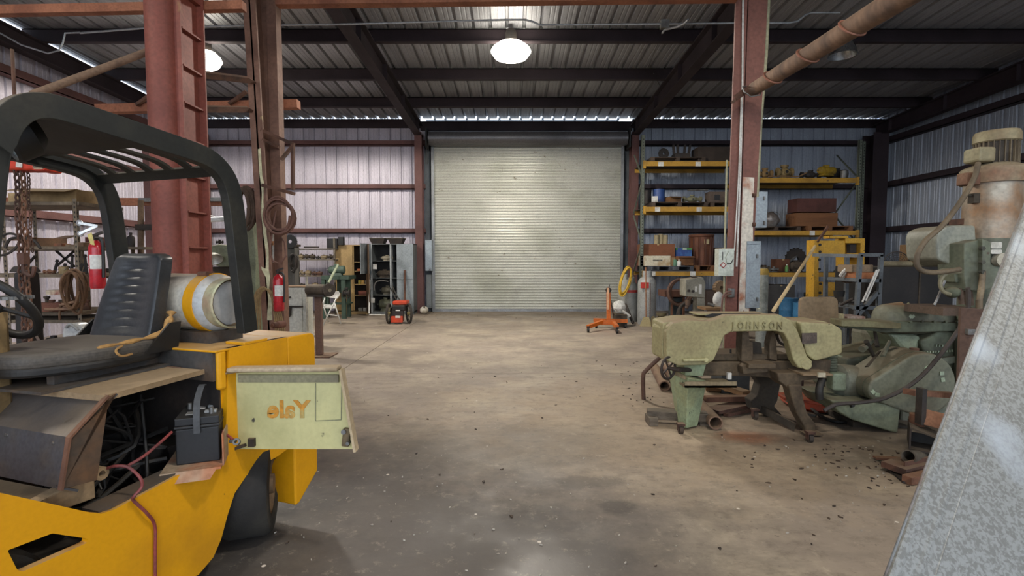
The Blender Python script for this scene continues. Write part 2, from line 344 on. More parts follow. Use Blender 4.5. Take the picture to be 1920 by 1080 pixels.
# ---------------------------------------------------------------- floor: poured slabs with joints
def concrete():
    m = bpy.data.materials.new('concrete'); m.use_nodes = True; nt = m.node_tree; N = nt.nodes; L = nt.links; b = N['Principled BSDF']
    g = N.new('ShaderNodeNewGeometry'); pos = g.outputs['Position']
    def ns(sc, det=6, st=(1, 1, 1), rg=.55, off=(0, 0, 0)):
        mp = N.new('ShaderNodeMapping'); mp.inputs['Scale'].default_value = st; mp.inputs['Location'].default_value = off; L.new(pos, mp.inputs[0])
        n = N.new('ShaderNodeTexNoise'); n.inputs['Scale'].default_value = sc; n.inputs['Detail'].default_value = det; n.inputs['Roughness'].default_value = rg; L.new(mp.outputs[0], n.inputs['Vector']); return n.outputs[0]
    def rmp(src, a, c, lo=0, hi=1):
        r = N.new('ShaderNodeMapRange'); r.inputs['From Min'].default_value = a; r.inputs['From Max'].default_value = c; r.inputs['To Min'].default_value = lo; r.inputs['To Max'].default_value = hi; L.new(src, r.inputs['Value']); return r.outputs[0]
    def mth(op, A, B):
        x = N.new('ShaderNodeMath'); x.operation = op
        for i, q in enumerate((A, B)):
            if isinstance(q, (int, float)): x.inputs[i].default_value = q
            else: L.new(q, x.inputs[i])
        return x.outputs[0]
    def mix(fac, A, B):
        x = N.new('ShaderNodeMix'); x.data_type = 'RGBA'
        if isinstance(fac, float): x.inputs[0].default_value = fac
        else: L.new(fac, x.inputs[0])
        for i, q in ((6, A), (7, B)):
            if isinstance(q, tuple): x.inputs[i].default_value = q
            else: L.new(q, x.inputs[i])
        return x.outputs[2]
    def blob(c, r, soft=.5, dist=.8, sc=1.6):
        """a stain with its own ragged shape at a place on the floor"""
        s = N.new('ShaderNodeVectorMath'); s.operation = 'SUBTRACT'; L.new(pos, s.inputs[0]); s.inputs[1].default_value = (c[0], c[1], 0)
        q = N.new('ShaderNodeVectorMath'); q.operation = 'DIVIDE'; L.new(s.outputs[0], q.inputs[0]); q.inputs[1].default_value = (r[0], r[1], 1)
        l = N.new('ShaderNodeVectorMath'); l.operation = 'LENGTH'; L.new(q.outputs[0], l.inputs[0])
        d = mth('ADD', mth('ADD', l.outputs['Value'], mth('MULTIPLY', mth('SUBTRACT', ns(sc, 5, off=(c[0], 3, 1)), .5), dist*2)), mth('MULTIPLY', mth('SUBTRACT', ns(sc*6, 8, rg=.7), .5), dist*1.3))
        return rmp(d, 1+soft/2, 1-soft/2)
    c = mix(rmp(ns(.35, 6), .38, .62), lin('9a8d80'), lin('83786c'))
    c = mix(rmp(ns(1.3, 8, (1, 1, 1), .65), .45, .75), c, lin('b3a691'))
    c = mix(rmp(ns(2.4, 8, (.6, 1.5, 1), .7, (4, 2, 0)), .52, .8), c, lin('6f675f'))
    c = mix(mth('MULTIPLY', blob((1.7, 4.6), (2.4, 1.3), .9), .5), c, lin('b59e80'))
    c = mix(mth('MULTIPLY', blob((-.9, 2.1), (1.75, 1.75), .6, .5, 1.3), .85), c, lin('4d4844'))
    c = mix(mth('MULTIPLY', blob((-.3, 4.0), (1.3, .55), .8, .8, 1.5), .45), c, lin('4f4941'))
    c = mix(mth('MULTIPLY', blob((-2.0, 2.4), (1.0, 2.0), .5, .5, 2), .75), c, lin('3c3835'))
    c = mix(mth('MULTIPLY', blob((.62, 2.95), (.12, .09), .5, .55, 5), .75), c, lin('4c4641'))
    c = mix(mth('MULTIPLY', blob((.5, 3.3), (.26, .09), .5, .9, 6), .55), c, lin('544d46'))
    c = mix(mth('MULTIPLY', blob((1.95, 4.15), (.22, .12), 1.1, .6, 5), .7), c, lin('a05a30'))
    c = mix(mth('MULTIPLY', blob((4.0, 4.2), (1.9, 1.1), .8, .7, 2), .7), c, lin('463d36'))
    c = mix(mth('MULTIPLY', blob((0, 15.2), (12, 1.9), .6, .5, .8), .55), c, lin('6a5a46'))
    c = mix(mth('MULTIPLY', rmp(ns(26, 3), .64, .72), .55), c, lin('5a534b'))
    c = mix(mth('MULTIPLY', rmp(ns(7, 9, (1, 1.4, 1), .78, (5, 1, 0)), .5, .68), .6), c, lin('5f574e'))
    c = mix(mth('MULTIPLY', rmp(ns(11, 9, rg=.8, off=(1, 6, 0)), .56, .7), .45), c, lin('c2b49f'))
    c = mix(rmp(ns(9, 4, off=(9, 1, 0)), .74, .76), c, lin('3f3a36'))
    v = N.new('ShaderNodeTexVoronoi'); v.inputs['Scale'].default_value = 6; L.new(pos, v.inputs['Vector'])
    cc = N.new('ShaderNodeSeparateColor'); L.new(v.outputs['Color'], cc.inputs[0])
    c = mix(mth('MULTIPLY', rmp(v.outputs['Distance'], .075, .05), rmp(cc.outputs[0], .72, .73)), c, lin('cfc7ba'))
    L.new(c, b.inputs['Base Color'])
    r = rmp(ns(1.8, 6, off=(2, 2, 2)), .35, .7, .42, .75); L.new(r, b.inputs['Roughness'])
    bp = N.new('ShaderNodeBump'); bp.inputs['Strength'].default_value = .25; bp.inputs['Distance'].default_value = .006; L.new(ns(14, 8), bp.inputs['Height']); L.new(bp.outputs[0], b.inputs['Normal'])
    return m
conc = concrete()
mb = MB(); mb.bx(XL-.1, XR+.1, YB, D+.06, -.12, -.008); fl = struct('floor', mat('4a443d', '352f2a', .5, 3, .9), mb)
xs = [XL-.1, -2.26, 3.9, XR+.1]; ys = [YB, .2, 6.52, D+.06]
for i in range(3):
    for j in range(3):
        if j < 2 and i: continue
        if j < 2: xs_ = [xs[0], xs[3]]
        else: xs_ = xs[i:i+2]
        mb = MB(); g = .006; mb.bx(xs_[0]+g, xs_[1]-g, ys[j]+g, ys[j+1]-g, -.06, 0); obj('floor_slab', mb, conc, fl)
# ---------------------------------------------------------------- roll-up door
dr = struct('door_1')
curt = mat('b9b9ae', 'a5a698', .4, .7, .38, .35, .04, 40, spk='77705f', sp=.70, sscale=7, stretch=(1, 1, 1.4))
yd = D-.16; ddx0, ddx1 = W(813, 400, yd).x, W(1165, 400, yd).x; mb = MB(); zt = W(0, 262, yd).z; z = .06; n = 0; prof = []
while z < zt:
    for dz, dy in ((0, .0), (.012, .016), (.028, .02), (.048, .016), (.062, 0), (.070, 0)): prof.append((yd-dy, z+dz))
    z += .0787
vs = [(ddx0, p[0], p[1]) for p in prof] + [(ddx1, p[0], p[1]) for p in prof]; k = len(prof)
mb.add(vs, [(i, i+1, k+i+1, k+i) for i in range(k-1)]); obj('door_curtain', mb, curt, dr)
galv = mat('8f9294', '7b7d7e', .5, 2.5, .45, .5, .08, 50)
mb = MB(); mb.bx(ddx0, ddx1, yd-.03, yd+.03, .005, .07); obj('bottom_bar', mb, galv, dr)
for s, x in ((-1, ddx0), (1, ddx1)): mb = MB(); mb.bx(min(x-s*.03, x+s*.07), max(x-s*.03, x+s*.07), yd-.06, yd-.035, 0, zt+.1).bx(min(x+s*.05, x+s*.07), max(x+s*.05, x+s*.07), yd-.06, D-.01, 0, zt+.1); obj('guide_rail', mb, galv, dr)
zc = W(0, 260, yd-.2).z
mb = MB(); mb.lathe([(.0, 0), (.19, 0), (.19, ddx1-ddx0+.16), (0, ddx1-ddx0+.16)], (ddx0-.08, yd-.24, zc), (1, 0, 0), 28); obj('door_drum', mb, mat('77777a', '66666a', .4, 1.2, .42, .6, .04, 40, .3), dr)
for x in (ddx0-.12, ddx1+.12):
    mb = MB(); mb.bx(x-.02, x+.02, yd-.46, yd+.1, zc-.28, zc+.24); mb.cyl((x-.04, yd-.24, zc), (x+.04, yd-.24, zc), .06); obj('drum_bracket', mb, black, dr)
# chain of the door's left side
mb = MB()
for dx in (0, .05): mb.tube([(ddx0-.11+dx, yd-.5, zc-.1), (ddx0-.1+dx, yd-.5, zc-.4), (ddx0-.12+dx, yd-.5, zc-.75)], .012, 6)
obj('lift_chain', mb, black, dr)
mb = MB(); mb.bx(DX0-.02, ddx0-.07, D-.1, D-.03, 0, 4.7).bx(ddx1+.07, DX1+.02, D-.1, D-.03, 0, 4.7).bx(DX0, DX1, D-.1, D-.03, 4.55, 4.72); obj('door_frame', mb, mat('5f6468', '4c5054', .5, 2, .6, .3, .1, 40), dr)
# ================================================================ lamps under the roof
YL = 9.35
def highbay(x, y, z, label, lit=True, energy=900, r=.25, glass_st=18):
    th = thing('high_bay_lamp', label, 'lamp', (x, y, z-.3), 0, 'high bay lamps under the roof')
    zt = roofz(y)-.26
    mb = MB(); mb.cyl((x, y, z+.34), (x, y, zt), .012, n=8); obj('stem', mb, steel, th)
    mb = MB(); mb.bx(x-.07, x+.07, y-.06, y+.06, zt-.14, zt); obj('junction_box', mb, steel, th)
    mb = MB(); mb.lathe([(0, .38), (.08, .38), (.1, .33), (.1, .16), (.07, .13)], (x, y, z), n=16); obj('ballast_housing', mb, dark, th)
    if lit:
        mb = MB(); mb.lathe([(0, -.17), (.13, -.155), (r*.8, -.1), (r, 0), (r*.9, .06), (r*.6, .14), (.07, .15)], (x, y, z), n=24); g = obj('refractor_globe', mb, emit('fff6e4', glass_st), th)
        l = lampdata('SPOT', 'lamp_light', energy, LAMP, (0, 0, -.25), .2); l.data.spot_size = 3.04; l.data.spot_blend = .12; l.parent = g; l.matrix_parent_inverse = Matrix(); l.location = (x-wm(th).translation.x, y-wm(th).translation.y, .1)
    else:
        sh = mat('a8abad', '8f9294', .4, 6, .25, .9, .03, 50)
        mb = MB(); mb.lathe([(.07, .15), (.12, .12), (.18, .02), (r-.01, -.15), (r, -.17), (r-.012, -.165), (.165, .01), (.06, .13)], (x, y, z), n=26); obj('reflector', mb, sh, th)
        mb = MB(); mb.ball((x, y, z), .055, sc=(1, 1, 1.6)); obj('bulb', mb, white, th)
    return th
c = W(958, 97, YL); highbay(c.x, YL, c.z, 'lit high bay lamp over the open floor in front of the roll-up door', energy=1000, r=.36)
c = W(386, 113, YL+.2); highbay(c.x, YL+.2, c.z, 'lit high bay lamp seen beside the round red column', energy=950, r=.27)
c = W(1580, 92, YL); highbay(c.x, YL, c.z+.05, 'unlit high bay lamp with a bare aluminium reflector', lit=False, r=.24)
for x, y, e, lab in ((-5.8, 1.8, 350, 'lit high bay lamp above the forklift, left of the photographer'), (1.2, 1.2, 420, 'lit high bay lamp above and just behind the photographer'), (6.6, .8, 350, 'lit high bay lamp above the galvanised sheet'), (0, -4.5, 250, 'lit high bay lamp nearest the open truck bay')):
    t = highbay(x, y, roofz(y)-.8, lab, energy=e, r=.27)
# conduit along the purlin with its branch
def conduit(pts, r=.014, name='electrical_conduit', label='', m=None, group='conduits under the roof'):
    mb = MB(); mb.tube(pts, r, 7); p = pts[0]; return one(name, label, 'conduit', mb, m or mat('a9adb0', '8d9092', .4, 5, .4, .6, .03, 50), p, group)
py = D-.9-.8-1.72*3-.1
def cw(px, y): return W(px, y, py)
conduit([cw(150, 62), cw(280, 52), cw(500, 47), cw(620, 46), cw(775, 42), cw(955, 37), cw(985, 37), cw(1000, 41), cw(1012, 47), cw(1100, 46), cw(1242, 45)], label='thin galvanised conduit along the purlin to the lit lamp')
conduit([cw(1250, 45), cw(1380, 43), cw(1480, 43), cw(1495, 40), cw(1510, 28), cw(1520, 24), cw(1575, 24)], label='thin galvanised conduit along the purlin to the unlit lamp')
conduit([cw(0, 62), W(40, 84, py), W(90, 100, py), W(110, 95, py), W(118, 80, py), W(122, 62, py), cw(150, 61)], .012, label='sagging thin conduit crossing the left side rafter')
conduit([W(1242, 62, py-.1), W(1246, 56, py-.15), W(1270, 50, py-.3), W(1283, 44, py-.4), W(1290, 37, py-.5)], .016, label='bent flexible conduit dropping from the junction box at the rafter')
p0 = cw(1246, 46); mb = MB(); mb.cb(p0, (.12, .08, .12)); one('junction_box', 'small grey junction box on the purlin beside the right rafter', 'junction box', mb, steel, p0)
mb = MB(); a, b = W(1226, 138, 11.2), W(1271, 229, D-.25); mb.tube([a, b], .01, 6); one('brace_rod', 'thin pale brace rod slanting down from the right rafter to the eave', 'rod', mb, steel, a)
mb = MB(); a, b = W(1242, 60, 9.4), W(1180, 226, 14.1); mb.tube([a, W(1206, 150, 12), b], .008, 6); one('brace_rod', 'thin rod running down along the right rafter to the door corner', 'rod', mb, steel, a)

# ================================================================ interior columns
YC = 6.4
redpaint = mat('884a3d', '6f3c34', .5, 1.2, .6, 0, .12, 30, .2, '8d7f6a', spk='94794d', sp=.74, sscale=2.2)
brownpaint = mat('7b5b4c', '62473c', .5, 2, .7, 0, .25, 25, .2, '8d7f6a', spk='8f7a5c', sp=.7, sscale=5)
colpaint = mat('7d4f43', '69433a', .5, 1.5, .6, 0, .15, 30, .15)
# round column with a stiffened plate girder welded to its far side
yr = 5.2; xa = W(281, 200, yr).x; xb = W(335, 200, yr).x; xm = (xa+xb)/2; rr = (xb-xa)/2*.98; ht = 5.3
th = thing('round_column', 'thick red painted round column with a stiffened plate welded to its side', 'column', (xm, yr, 0))
mb = MB(); mb.lathe([(0, 0), (rr, 0), (rr, ht), (0, ht)], (xm, yr, 0), n=32); obj('pipe_shaft', mb, redpaint, th)
def xp(px, y): return W(px, 200, y).x
Xw = xp(337, yr)
mb = MB(); mb.bx(xp(326, yr), xp(346, yr), yr-.02, yr, 0, ht); obj('flange_plate', mb, redpaint, th)
mb = MB(); mb.bx(Xw-.006, Xw+.006, yr, yr+.32, 0, ht); obj('web_plate', mb, redpaint, th)
mb = MB(); mb.bx(Xw-.07, Xw+.075, yr+.32, yr+.34, 0, ht); obj('flange_plate', mb, redpaint, th)
for k in range(11):
    z = W(300, 465, yr).z + (k-3)*.362
    mb = MB(); mb.bx(Xw+.006, Xw+.055, yr, yr+.32, z, z+.016); obj('stiffener', mb, redpaint, th)
# built-up brown column with paint run and cables
def taper_col(name, label, pts, y, m, dep=.34):
    """pts: left and right edge pixel x at top (y0) and bottom; flanges seen edge-on"""
    (xt0, xt1, pt), (xb0, xb1, pb) = pts
    A = W(xt0, pt, y); B = W(xt1, pt, y); C_ = W(xb0, pb, y); E = W(xb1, pb, y); zT = 5.45
    def xat(P, Q, z): return P.x + (Q.x-P.x)*(z-P.z)/(Q.z-P.z)
    l0, l1, r0, r1 = xat(A, C_, 0), xat(A, C_, zT), xat(B, E, 0), xat(B, E, zT)
    th = thing(name, label, 'column', ((l0+r0)/2, y+dep/2, 0))
    def slab(nm, a0, a1, b0, b1, y0, y1, mm=m):
        mb = MB(); mb.hexa([(a0, y0, 0), (b0, y0, 0), (b0, y1, 0), (a0, y1, 0), (a1, y0, zT), (b1, y0, zT), (b1, y1, zT), (a1, y1, zT)]); return obj(nm, mb, mm, th)
    t = .03
    return th, slab, l0, l1, r0, r1
th, slab, l0, l1, r0, r1 = taper_col('steel_column', 'tall brown steel column with peeling paint, hoses and a fire extinguisher hung on it', ((455, 523, 2), (484, 536, 480)), YC, brownpaint)
slab('flange', l0, l1, l0+.15, l1+.15, YC, YC+.03); slab('web', l0+.07, l1+.07, l0+.09, l1+.09, YC, YC+.4); kx = (YC+.35)/YC; r0 *= kx; r1 *= kx; slab('web', l0+.07, l1+.07, r0-.02, r1-.02, YC+.27, YC+.29); slab('flange', r0-.12, r1-.12, r0, r1, YC+.25, YC+.4)
cola = th
cream = mat('c9c6a4', 'a9a585', .4, 6, .8, 0, .3, 30)
def patch(name, poly, y, m, parent, th_=.004, **k):
    """a raised flake of old paint lying on a face at depth y"""
    pts = [W(px, py, y) for px, py in poly]; mb = MB(); mb.prism([(p.x, p.z) for p in pts], 'xz', y-th_, y); return obj(name, mb, m, parent, **k)
patch('paint_flake', [(484, 280), (489, 278), (492, 330), (495, 342), (494, 380), (499, 420), (500, 440), (504, 470), (504, 505), (507, 520), (505, 540), (510, 570), (511, 600), (501, 600), (503, 560), (499, 520), (491, 506), (490, 500), (498, 504), (500, 480), (494, 440), (490, 400), (491, 360), (486, 320)], YC-.002, cream, cola, label='streak of flaking cream paint')
sgn = patch('arrow_sign', [(503, 438), (514, 438), (514, 492), (503, 492)], YC+.195, white, cola, .006, label='narrow white sign with a downward arrow')
om = mat('c08a62', 'a06a48', .4, 9, .7)
mbp = [(507, 456), (511, 456), (511, 484), (514, 484), (509, 491), (504, 484), (507, 484)]
patch('arrow_mark', mbp, YC+.187, white, sgn, .003); patch('sign_top', [(503, 452), (514, 452), (513, 460), (504, 460)], YC+.186, om, sgn, .002)
# brackets between the round column and the brown column
def plank(name, label, pix, yA, yB, th_, m, cat='bracket', w=.1):
    (a, b), (c, d) = pix; A, B = W(a, b, yA), W(c, d, yB); mb = MB(); mb.bar([A, B], (0, 1, 0), w, th_); return one(name, label, cat, mb, m, A)
plank('steel_bracket', 'rusty flat steel bracket bridging the round red column and brown column, upper one', ((336, 134), (475, 151)), yr+.2, YC-.05, .03, rust, w=.22)
plank('steel_bracket', 'rusty steel bracket bridging the round red column and brown column, lower one', ((372, 204), (472, 205)), yr+.35, YC-.02, .03, rust, w=.22)
tanrust = mat('9a6348', '7c4c38', .5, 2.5, .75, 0, .2, 40, .3)
plank('channel_beam', 'orange-brown channel beam between the left wall and the round column', ((0, 378), (432, 379)), 7.0, 7.0, .1, tanrust, 'beam', .08)
plank('channel_beam', 'grey pipe rail lying along the top of the lower orange-brown channel', ((262, 375), (440, 374)), 6.9, 6.9, .05, steel, 'beam', .05)
plank('channel_beam', 'orange-brown crane runway beam behind the forklift guard top', ((184, 205), (560, 196)), 7.0, 7.0, .11, tanrust, 'beam', .12)
plank('channel_beam', 'long orange-brown channel across the shed at the top of the columns', ((520, 7), (1382, -4)), 6.3, 6.3, .07, tanrust, 'beam', .12)
plank('round_beam', 'orange-rusted pipe under the roof left of the round column', ((-60, 22), (458, 12)), 5.6, 5.6, .09, tanrust, 'beam', .09)
mb = MB(); a, b = W(60, 178, 4.6), W(290, 92, 5.3); mb.tube([a, b], .035, 12); one('brace_pipe', 'dusty diagonal brace pipe running down to the left from the round column', 'pipe', mb, mat('7d6552', '5f4b3f', .5, 5, .8, 0, .3, 40, .4), a)
for (p, q, lab) in (((256, 197), (300, 165), 'short rusty knee brace on the runway beam beside the round column'), ((430, 195), (462, 172), 'short rusty knee brace on the runway beam beside the brown column')):
    plank('knee_brace', lab, (p, q), 6.9, 6.9, .035, rust, 'brace', .05)
# right column
th, slab, l0, l1, r0, r1 = taper_col('steel_column', 'tall red-brown steel column with white-painted rusty lower flange', ((1380, 1441, 2), (1361, 1408, 580)), YC, colpaint)
colb = th; slab('flange', l0, l1, l0+.15, l1+.15, YC, YC+.03); slab('web', l0+.14, l1+.14, l0+.16, l1+.16, YC, YC+.36); slab('flange', l0+.17, l1+.17, r0, r1, YC+.02, YC+.05)
wr_ = mat('d9d2c4', 'a8694a', .42, 5, .7, 0, .2, 30, spk='7a4a38', sp=.68, sscale=9)
patch('painted_patch', [(1392, 332), (1414, 333), (1412, 400), (1411, 470), (1408, 520), (1404, 582), (1402, 600), (1400, 680), (1374, 680), (1376, 580), (1383, 500), (1387, 470), (1388, 420), (1390, 380)], YC+.018, wr_, colb, label='lower flange brushed white, rust showing through')
mb = MB(); mb.tube([W(1393, 0, YC-.02), W(1392, 160, YC-.02), W(1388, 330, YC-.02), W(1381, 500, YC-.02)], .012, 6); obj('white_cable', mb, white, colb)
mb = MB(); mb.tube([W(1390, 180, YC-.03), W(1385, 330, YC-.03), W(1377, 470, YC-.03)], .008, 6); obj('white_cable', mb, white, colb)
con2 = mat('a5a284', '8d8b72', .4, 4, .6, .1, .1, 40)
mb = MB(); mb.tube([W(1441, -8, YC+.05), W(1436, 100, YC+.05), W(1426, 225, YC+.05), W(1419, 370, YC+.05)], .025, 9)
one('electrical_conduit', 'thick cream conduit running down the right side of the tall red-brown column', 'conduit', mb, con2, W(1430, 225, YC))
mb = MB(); mb.tube([W(1363, 300, YC-.02), W(1359, 450, YC-.02), W(1356, 660, YC-.02)], .012, 8)
one('electrical_conduit', 'thin pale conduit along the left edge of the tall red-brown column', 'conduit', mb, con2, W(1358, 450, YC))
def boxed(name, label, cat, p0, p1, y, dep, m, bev=.006, group=None):
    A = W(p0[0], p0[1], y); B = W(p1[0], p1[1], y); th = thing(name, label, cat, ((A.x+B.x)/2, y+dep/2, B.z), 0, group)
    mb = MB(); mb.bx(A.x, B.x, y, y+dep, B.z, A.z); obj('body', mb, m, th, bev=bev); return th, A, B
elw = mat('c3c9bd', 'a6aca0', .35, 4, .5, .1, .05, 40)
elb = mat('9aa6ae', '868f95', .35, 4, .5, .1, .05, 40)
# safety switch box
th, A, B = boxed('switch_box', 'pale green-white safety switch box mounted at mid height on the column', 'electrical box', (1348, 466), (1376, 518), YC-.16, .13, elw)
mb = MB(); y = YC-.16
hx = [W(px, py, y) for px, py in ((1366, 470), (1373, 476), (1375, 487), (1371, 494), (1362, 492), (1360, 482))]; mb.prism([(p.x, p.z) for p in hx], 'xz', y-.02, y); obj('cover_plate', mb, elw, th)
mb = MB(); mb.tube([W(1363, 494, y-.025), W(1370, 495, y-.03), W(1375, 486, y-.03)], .005, 6); obj('handle', mb, black, th)
mb = MB(); mb.cb(W(1356, 497, y-.008), (.055, .006, .055), 0, 0, .7); t = obj('warning_tag', mb, mat('9b3a34'), th); mb = MB(); mb.cb(W(1356, 497, y-.012), (.035, .004, .035), 0, 0, .7); obj('tag_face', mb, white, t)
mb = MB(); mb.cb(W(1355, 480, y-.003), (.008, .004, .1)); obj('printed_mark', mb, dark, th)
th, A, B = boxed('conduit_body', 'small grey conduit junction fitting low on the column', 'electrical box', (1369, 541), (1378, 558), YC-.1, .08, steel, .01)
mb = MB()
for k in (0, 1): mb.tube([W(1371, 546+k*5, YC-.1), W(1362, 548+k*5, YC-.12), W(1355, 556+k*3, YC-.12), W(1353, 580, YC-.12), W(1352, 600, YC-.12)], .012, 7)
obj('flexible_cable', mb, mat('7a5a4e'), th)
th, A, B = boxed('panel_box', 'tall blue-grey electrical cabinet hanging beside the right column', 'electrical box', (1401, 452), (1424, 578), YC+.0, .2, elb)
for py in (480, 561): mb = MB(); mb.cb(W(1420, py, YC-.01), (.02, .02, .045)); obj('latch', mb, steel, th)
mb = MB(); p = W(1412, 456, YC-.008); mb.cb(p, (.15, .014, .02)); obj('rain_lip', mb, elb, th)
th, A, B = boxed('panel_box', 'grey disconnect box high on the right column below the thick conduit', 'electrical box', (1411, 359), (1438, 427), YC+.03, .2, elb)
for py in (372, 418): mb = MB(); mb.cb(W(1433, py, YC+.02), (.02, .02, .05)); obj('latch', mb, steel, th)
mb = MB()
for py in (366, 421): mb.cyl(W(1411, py, YC), W(1416, py, YC), .025)
obj('hinge', mb, rust, th)
# long pole lashed to the right column
pm = mat('7d624e', '4f4038', .55, 5, .8, 0, .4, 30, .5, 'a08c74', stretch=(1, 1, .3))
A = W(1412, 168, YC-.35); B = W(1775, -58, 3.6)
th = thing('hoist_pole', 'long dusty brown pole lashed to the right column and rising toward the roof', 'pole', A)
mb = MB(); mb.cyl(A, B, .075, .1, 20); obj('shaft', mb, pm, th)
for t in (.16, .40, .64):
    P = A.lerp(B, t); d = (B-A).normalized(); x, y, _ = frame(d); r = .085+.02*t; pts = [P + x*math.cos(a)*r + y*math.sin(a)*r + d*(.09*math.sin(a*1.0)) for a in [i*2*PI/18 for i in range(18)]]
    mb = MB(); mb.tube(pts, .011, 6, closed=True); obj('wrapped_wire', mb, mat('8f5f4c', '6f4a3c'), th)
mb = MB(); a = W(1375, 190, YC-.3); b = W(1412, 165, YC-.3); mb.bar([a, b], (0, 1, 0), .12, .03); mb.bar([a+V3(0, -.06, .02), b+V3(0, -.06, .03)], (0, 1, 0), .02, .07); obj('end_clamp', mb, rust, th)
mb = MB(); mb.tube([W(1392, 163, YC-.4), W(1395, 172, YC-.42), W(1408, 181, YC-.42), W(1425, 178, YC-.42), W(1427, 168, YC-.3), W(1412, 160, YC-.3), W(1392, 163, YC-.4)], .008, 6); obj('lashing_wire', mb, steel, th)
# hose rack bracket and coiled hoses on the brown column
hm = mat('6b4a3e', '553a31', .4, 6, .7, 0, .15, 40, .3)
def coil(name, label, cx, cy, Y, rx, ry, n, r, m, seed=1, hang=True, jit=.12, cat='hose', tilt=0, depth=.12):
    rnd_ = random.Random(seed); c = W(cx, cy, Y); sx, sz = rx/F*Y, ry/F*Y; pts = []
    N = n*18
    jx, jz = 1, 1; ox = oz = 0
    for i in range(N+1):
        a = 2*PI*i/18
        if i % 18 == 0: tx, tz, qx, qz = 1+rnd_.uniform(-jit, jit), 1+rnd_.uniform(-jit, jit), rnd_.uniform(-jit, jit)*sx*.6, rnd_.uniform(-jit, jit)*sz*.6
        jx += (tx-jx)*.15; jz += (tz-jz)*.15; ox += (qx-ox)*.15; oz += (qz-oz)*.15
        pts.append(c + V3(math.cos(a)*sx*jx+ox + tilt*math.sin(a)*sz, -depth*(i/N) + .015*math.sin(a*2.3), math.sin(a)*sz*jz+oz))
    mb = MB(); mb.tube(pts, r, 7); return one(name, label, cat, mb, m, c)
coil('air_hose', 'coiled reddish-brown hose hanging on the right of the brown column', 528, 408, YC-.08, 25, 30, 9, .015, hm, 3, jit=.2)
coil('air_hose', 'thick dark coiled hose hanging behind the left flange of the brown column', 466, 392, YC+.1, 15, 36, 6, .022, mat('4f3e33', '3a2d26', .4, 8, .8), 5, depth=.2)
mb = MB(); mb.tube([W(517, 395, YC-.1), W(508, 450, YC-.1), W(506, 475, YC-.1), W(512, 490, YC-.1), W(526, 495, YC-.1), W(536, 480, YC-.1), W(534, 455, YC-.05), W(527, 445, YC)], .011, 7); one('air_line', 'loose end of thin brown hose looping under the hanging coil', 'hose', mb, hm, W(517, 395, YC-.1))
plank('steel_bracket', 'angle iron bracket holding the hanging hose coils on the brown column', ((494, 348), (550, 363)), YC-.1, YC+.1, .04, rust, w=.12)
th = thing('steel_bracket', 'small triangular pipe bracket high on the right side of the brown column', 'bracket', W(520, 270, YC))
for a, b in (((490, 244), (552, 271)), ((549, 271), (549, 356)), ((527, 300), (548, 275)), ((493, 262), (523, 276))):
    mb = MB(); mb.bar([W(*a, YC+.02), W(*b, YC+.2)], (0, 1, 0), .05, .035); obj('strut', mb, rust, th)
mb = MB()
for k in range(5):
    pts = [W(474+k*6-10, 625, YC-.15+k*.02), W(476+k*3, 560, YC-.15), W(486+k*2, 541+k, YC-.15), W(497+k*2, 540+k, YC-.15), W(510+k*2, 560, YC-.15), W(516+k*4, 610, YC-.15), W(520+k*4, 640, YC-.15)]
    mb.tube(spline(pts, 5), .009, 6)
one('rope_bundle', 'tan ropes looped over a hook low on the brown column', 'rope', mb, mat('8b7450', '6b5638', .4, 10, .9, 0, .3, 90), W(495, 540, YC-.15))
# fire extinguishers
def extinguisher(c, h, r, label, lean=0):
    th = thing('fire_extinguisher', label, 'extinguisher', c); m = mat('b3202a', '8f1b22', .3, 5, .25, 0, .02, 40); z0 = c[2]
    mb = MB(); mb.lathe([(0, 0), (r*.9, 0), (r, .02), (r, h*.72), (r*.8, h*.8), (r*.3, h*.85), (r*.25, h*.88), (0, h*.88)], c, n=20); obj('cylinder', mb, m, th)
    mb = MB(); mb.lathe([(r*1.01, h*.35), (r*1.01, h*.6)], c, (0, 0, 1), 12, PI*.9, PI*2.1); obj('instruction_label', mb, white, th)
    mb = MB(); mb.cyl((c[0], c[1], z0+h*.86), (c[0], c[1], z0+h*.95), r*.3); mb.cb((c[0]+r*.3, c[1], z0+h*.97), (r*1.5, r*.3, .02), 0, 0, -.35).cb((c[0]+r*.3, c[1], z0+h*.91), (r*1.3, r*.3, .015), 0, 0, .2); obj('valve_handle', mb, dark, th)
    mb = MB(); mb.tube(spline([(c[0]+r*.3, c[1]-r*.4, z0+h*.9), (c[0]+r*1.2, c[1]-r*.4, z0+h*.85), (c[0]+r*1.25, c[1]-r*.3, z0+h*.5), (c[0]+r*1.15, c[1]-r*.3, z0+h*.2)], 5), .012, 7); obj('hose', mb, black, th); return th
yx = YC-.15; p = W(523, 575, yx); top = W(523, 503, yx); extinguisher((p.x, yx, p.z-.05), top.z-p.z+.05, .055*1.15, 'red fire extinguisher hung low on the brown column beside the white cabinet')
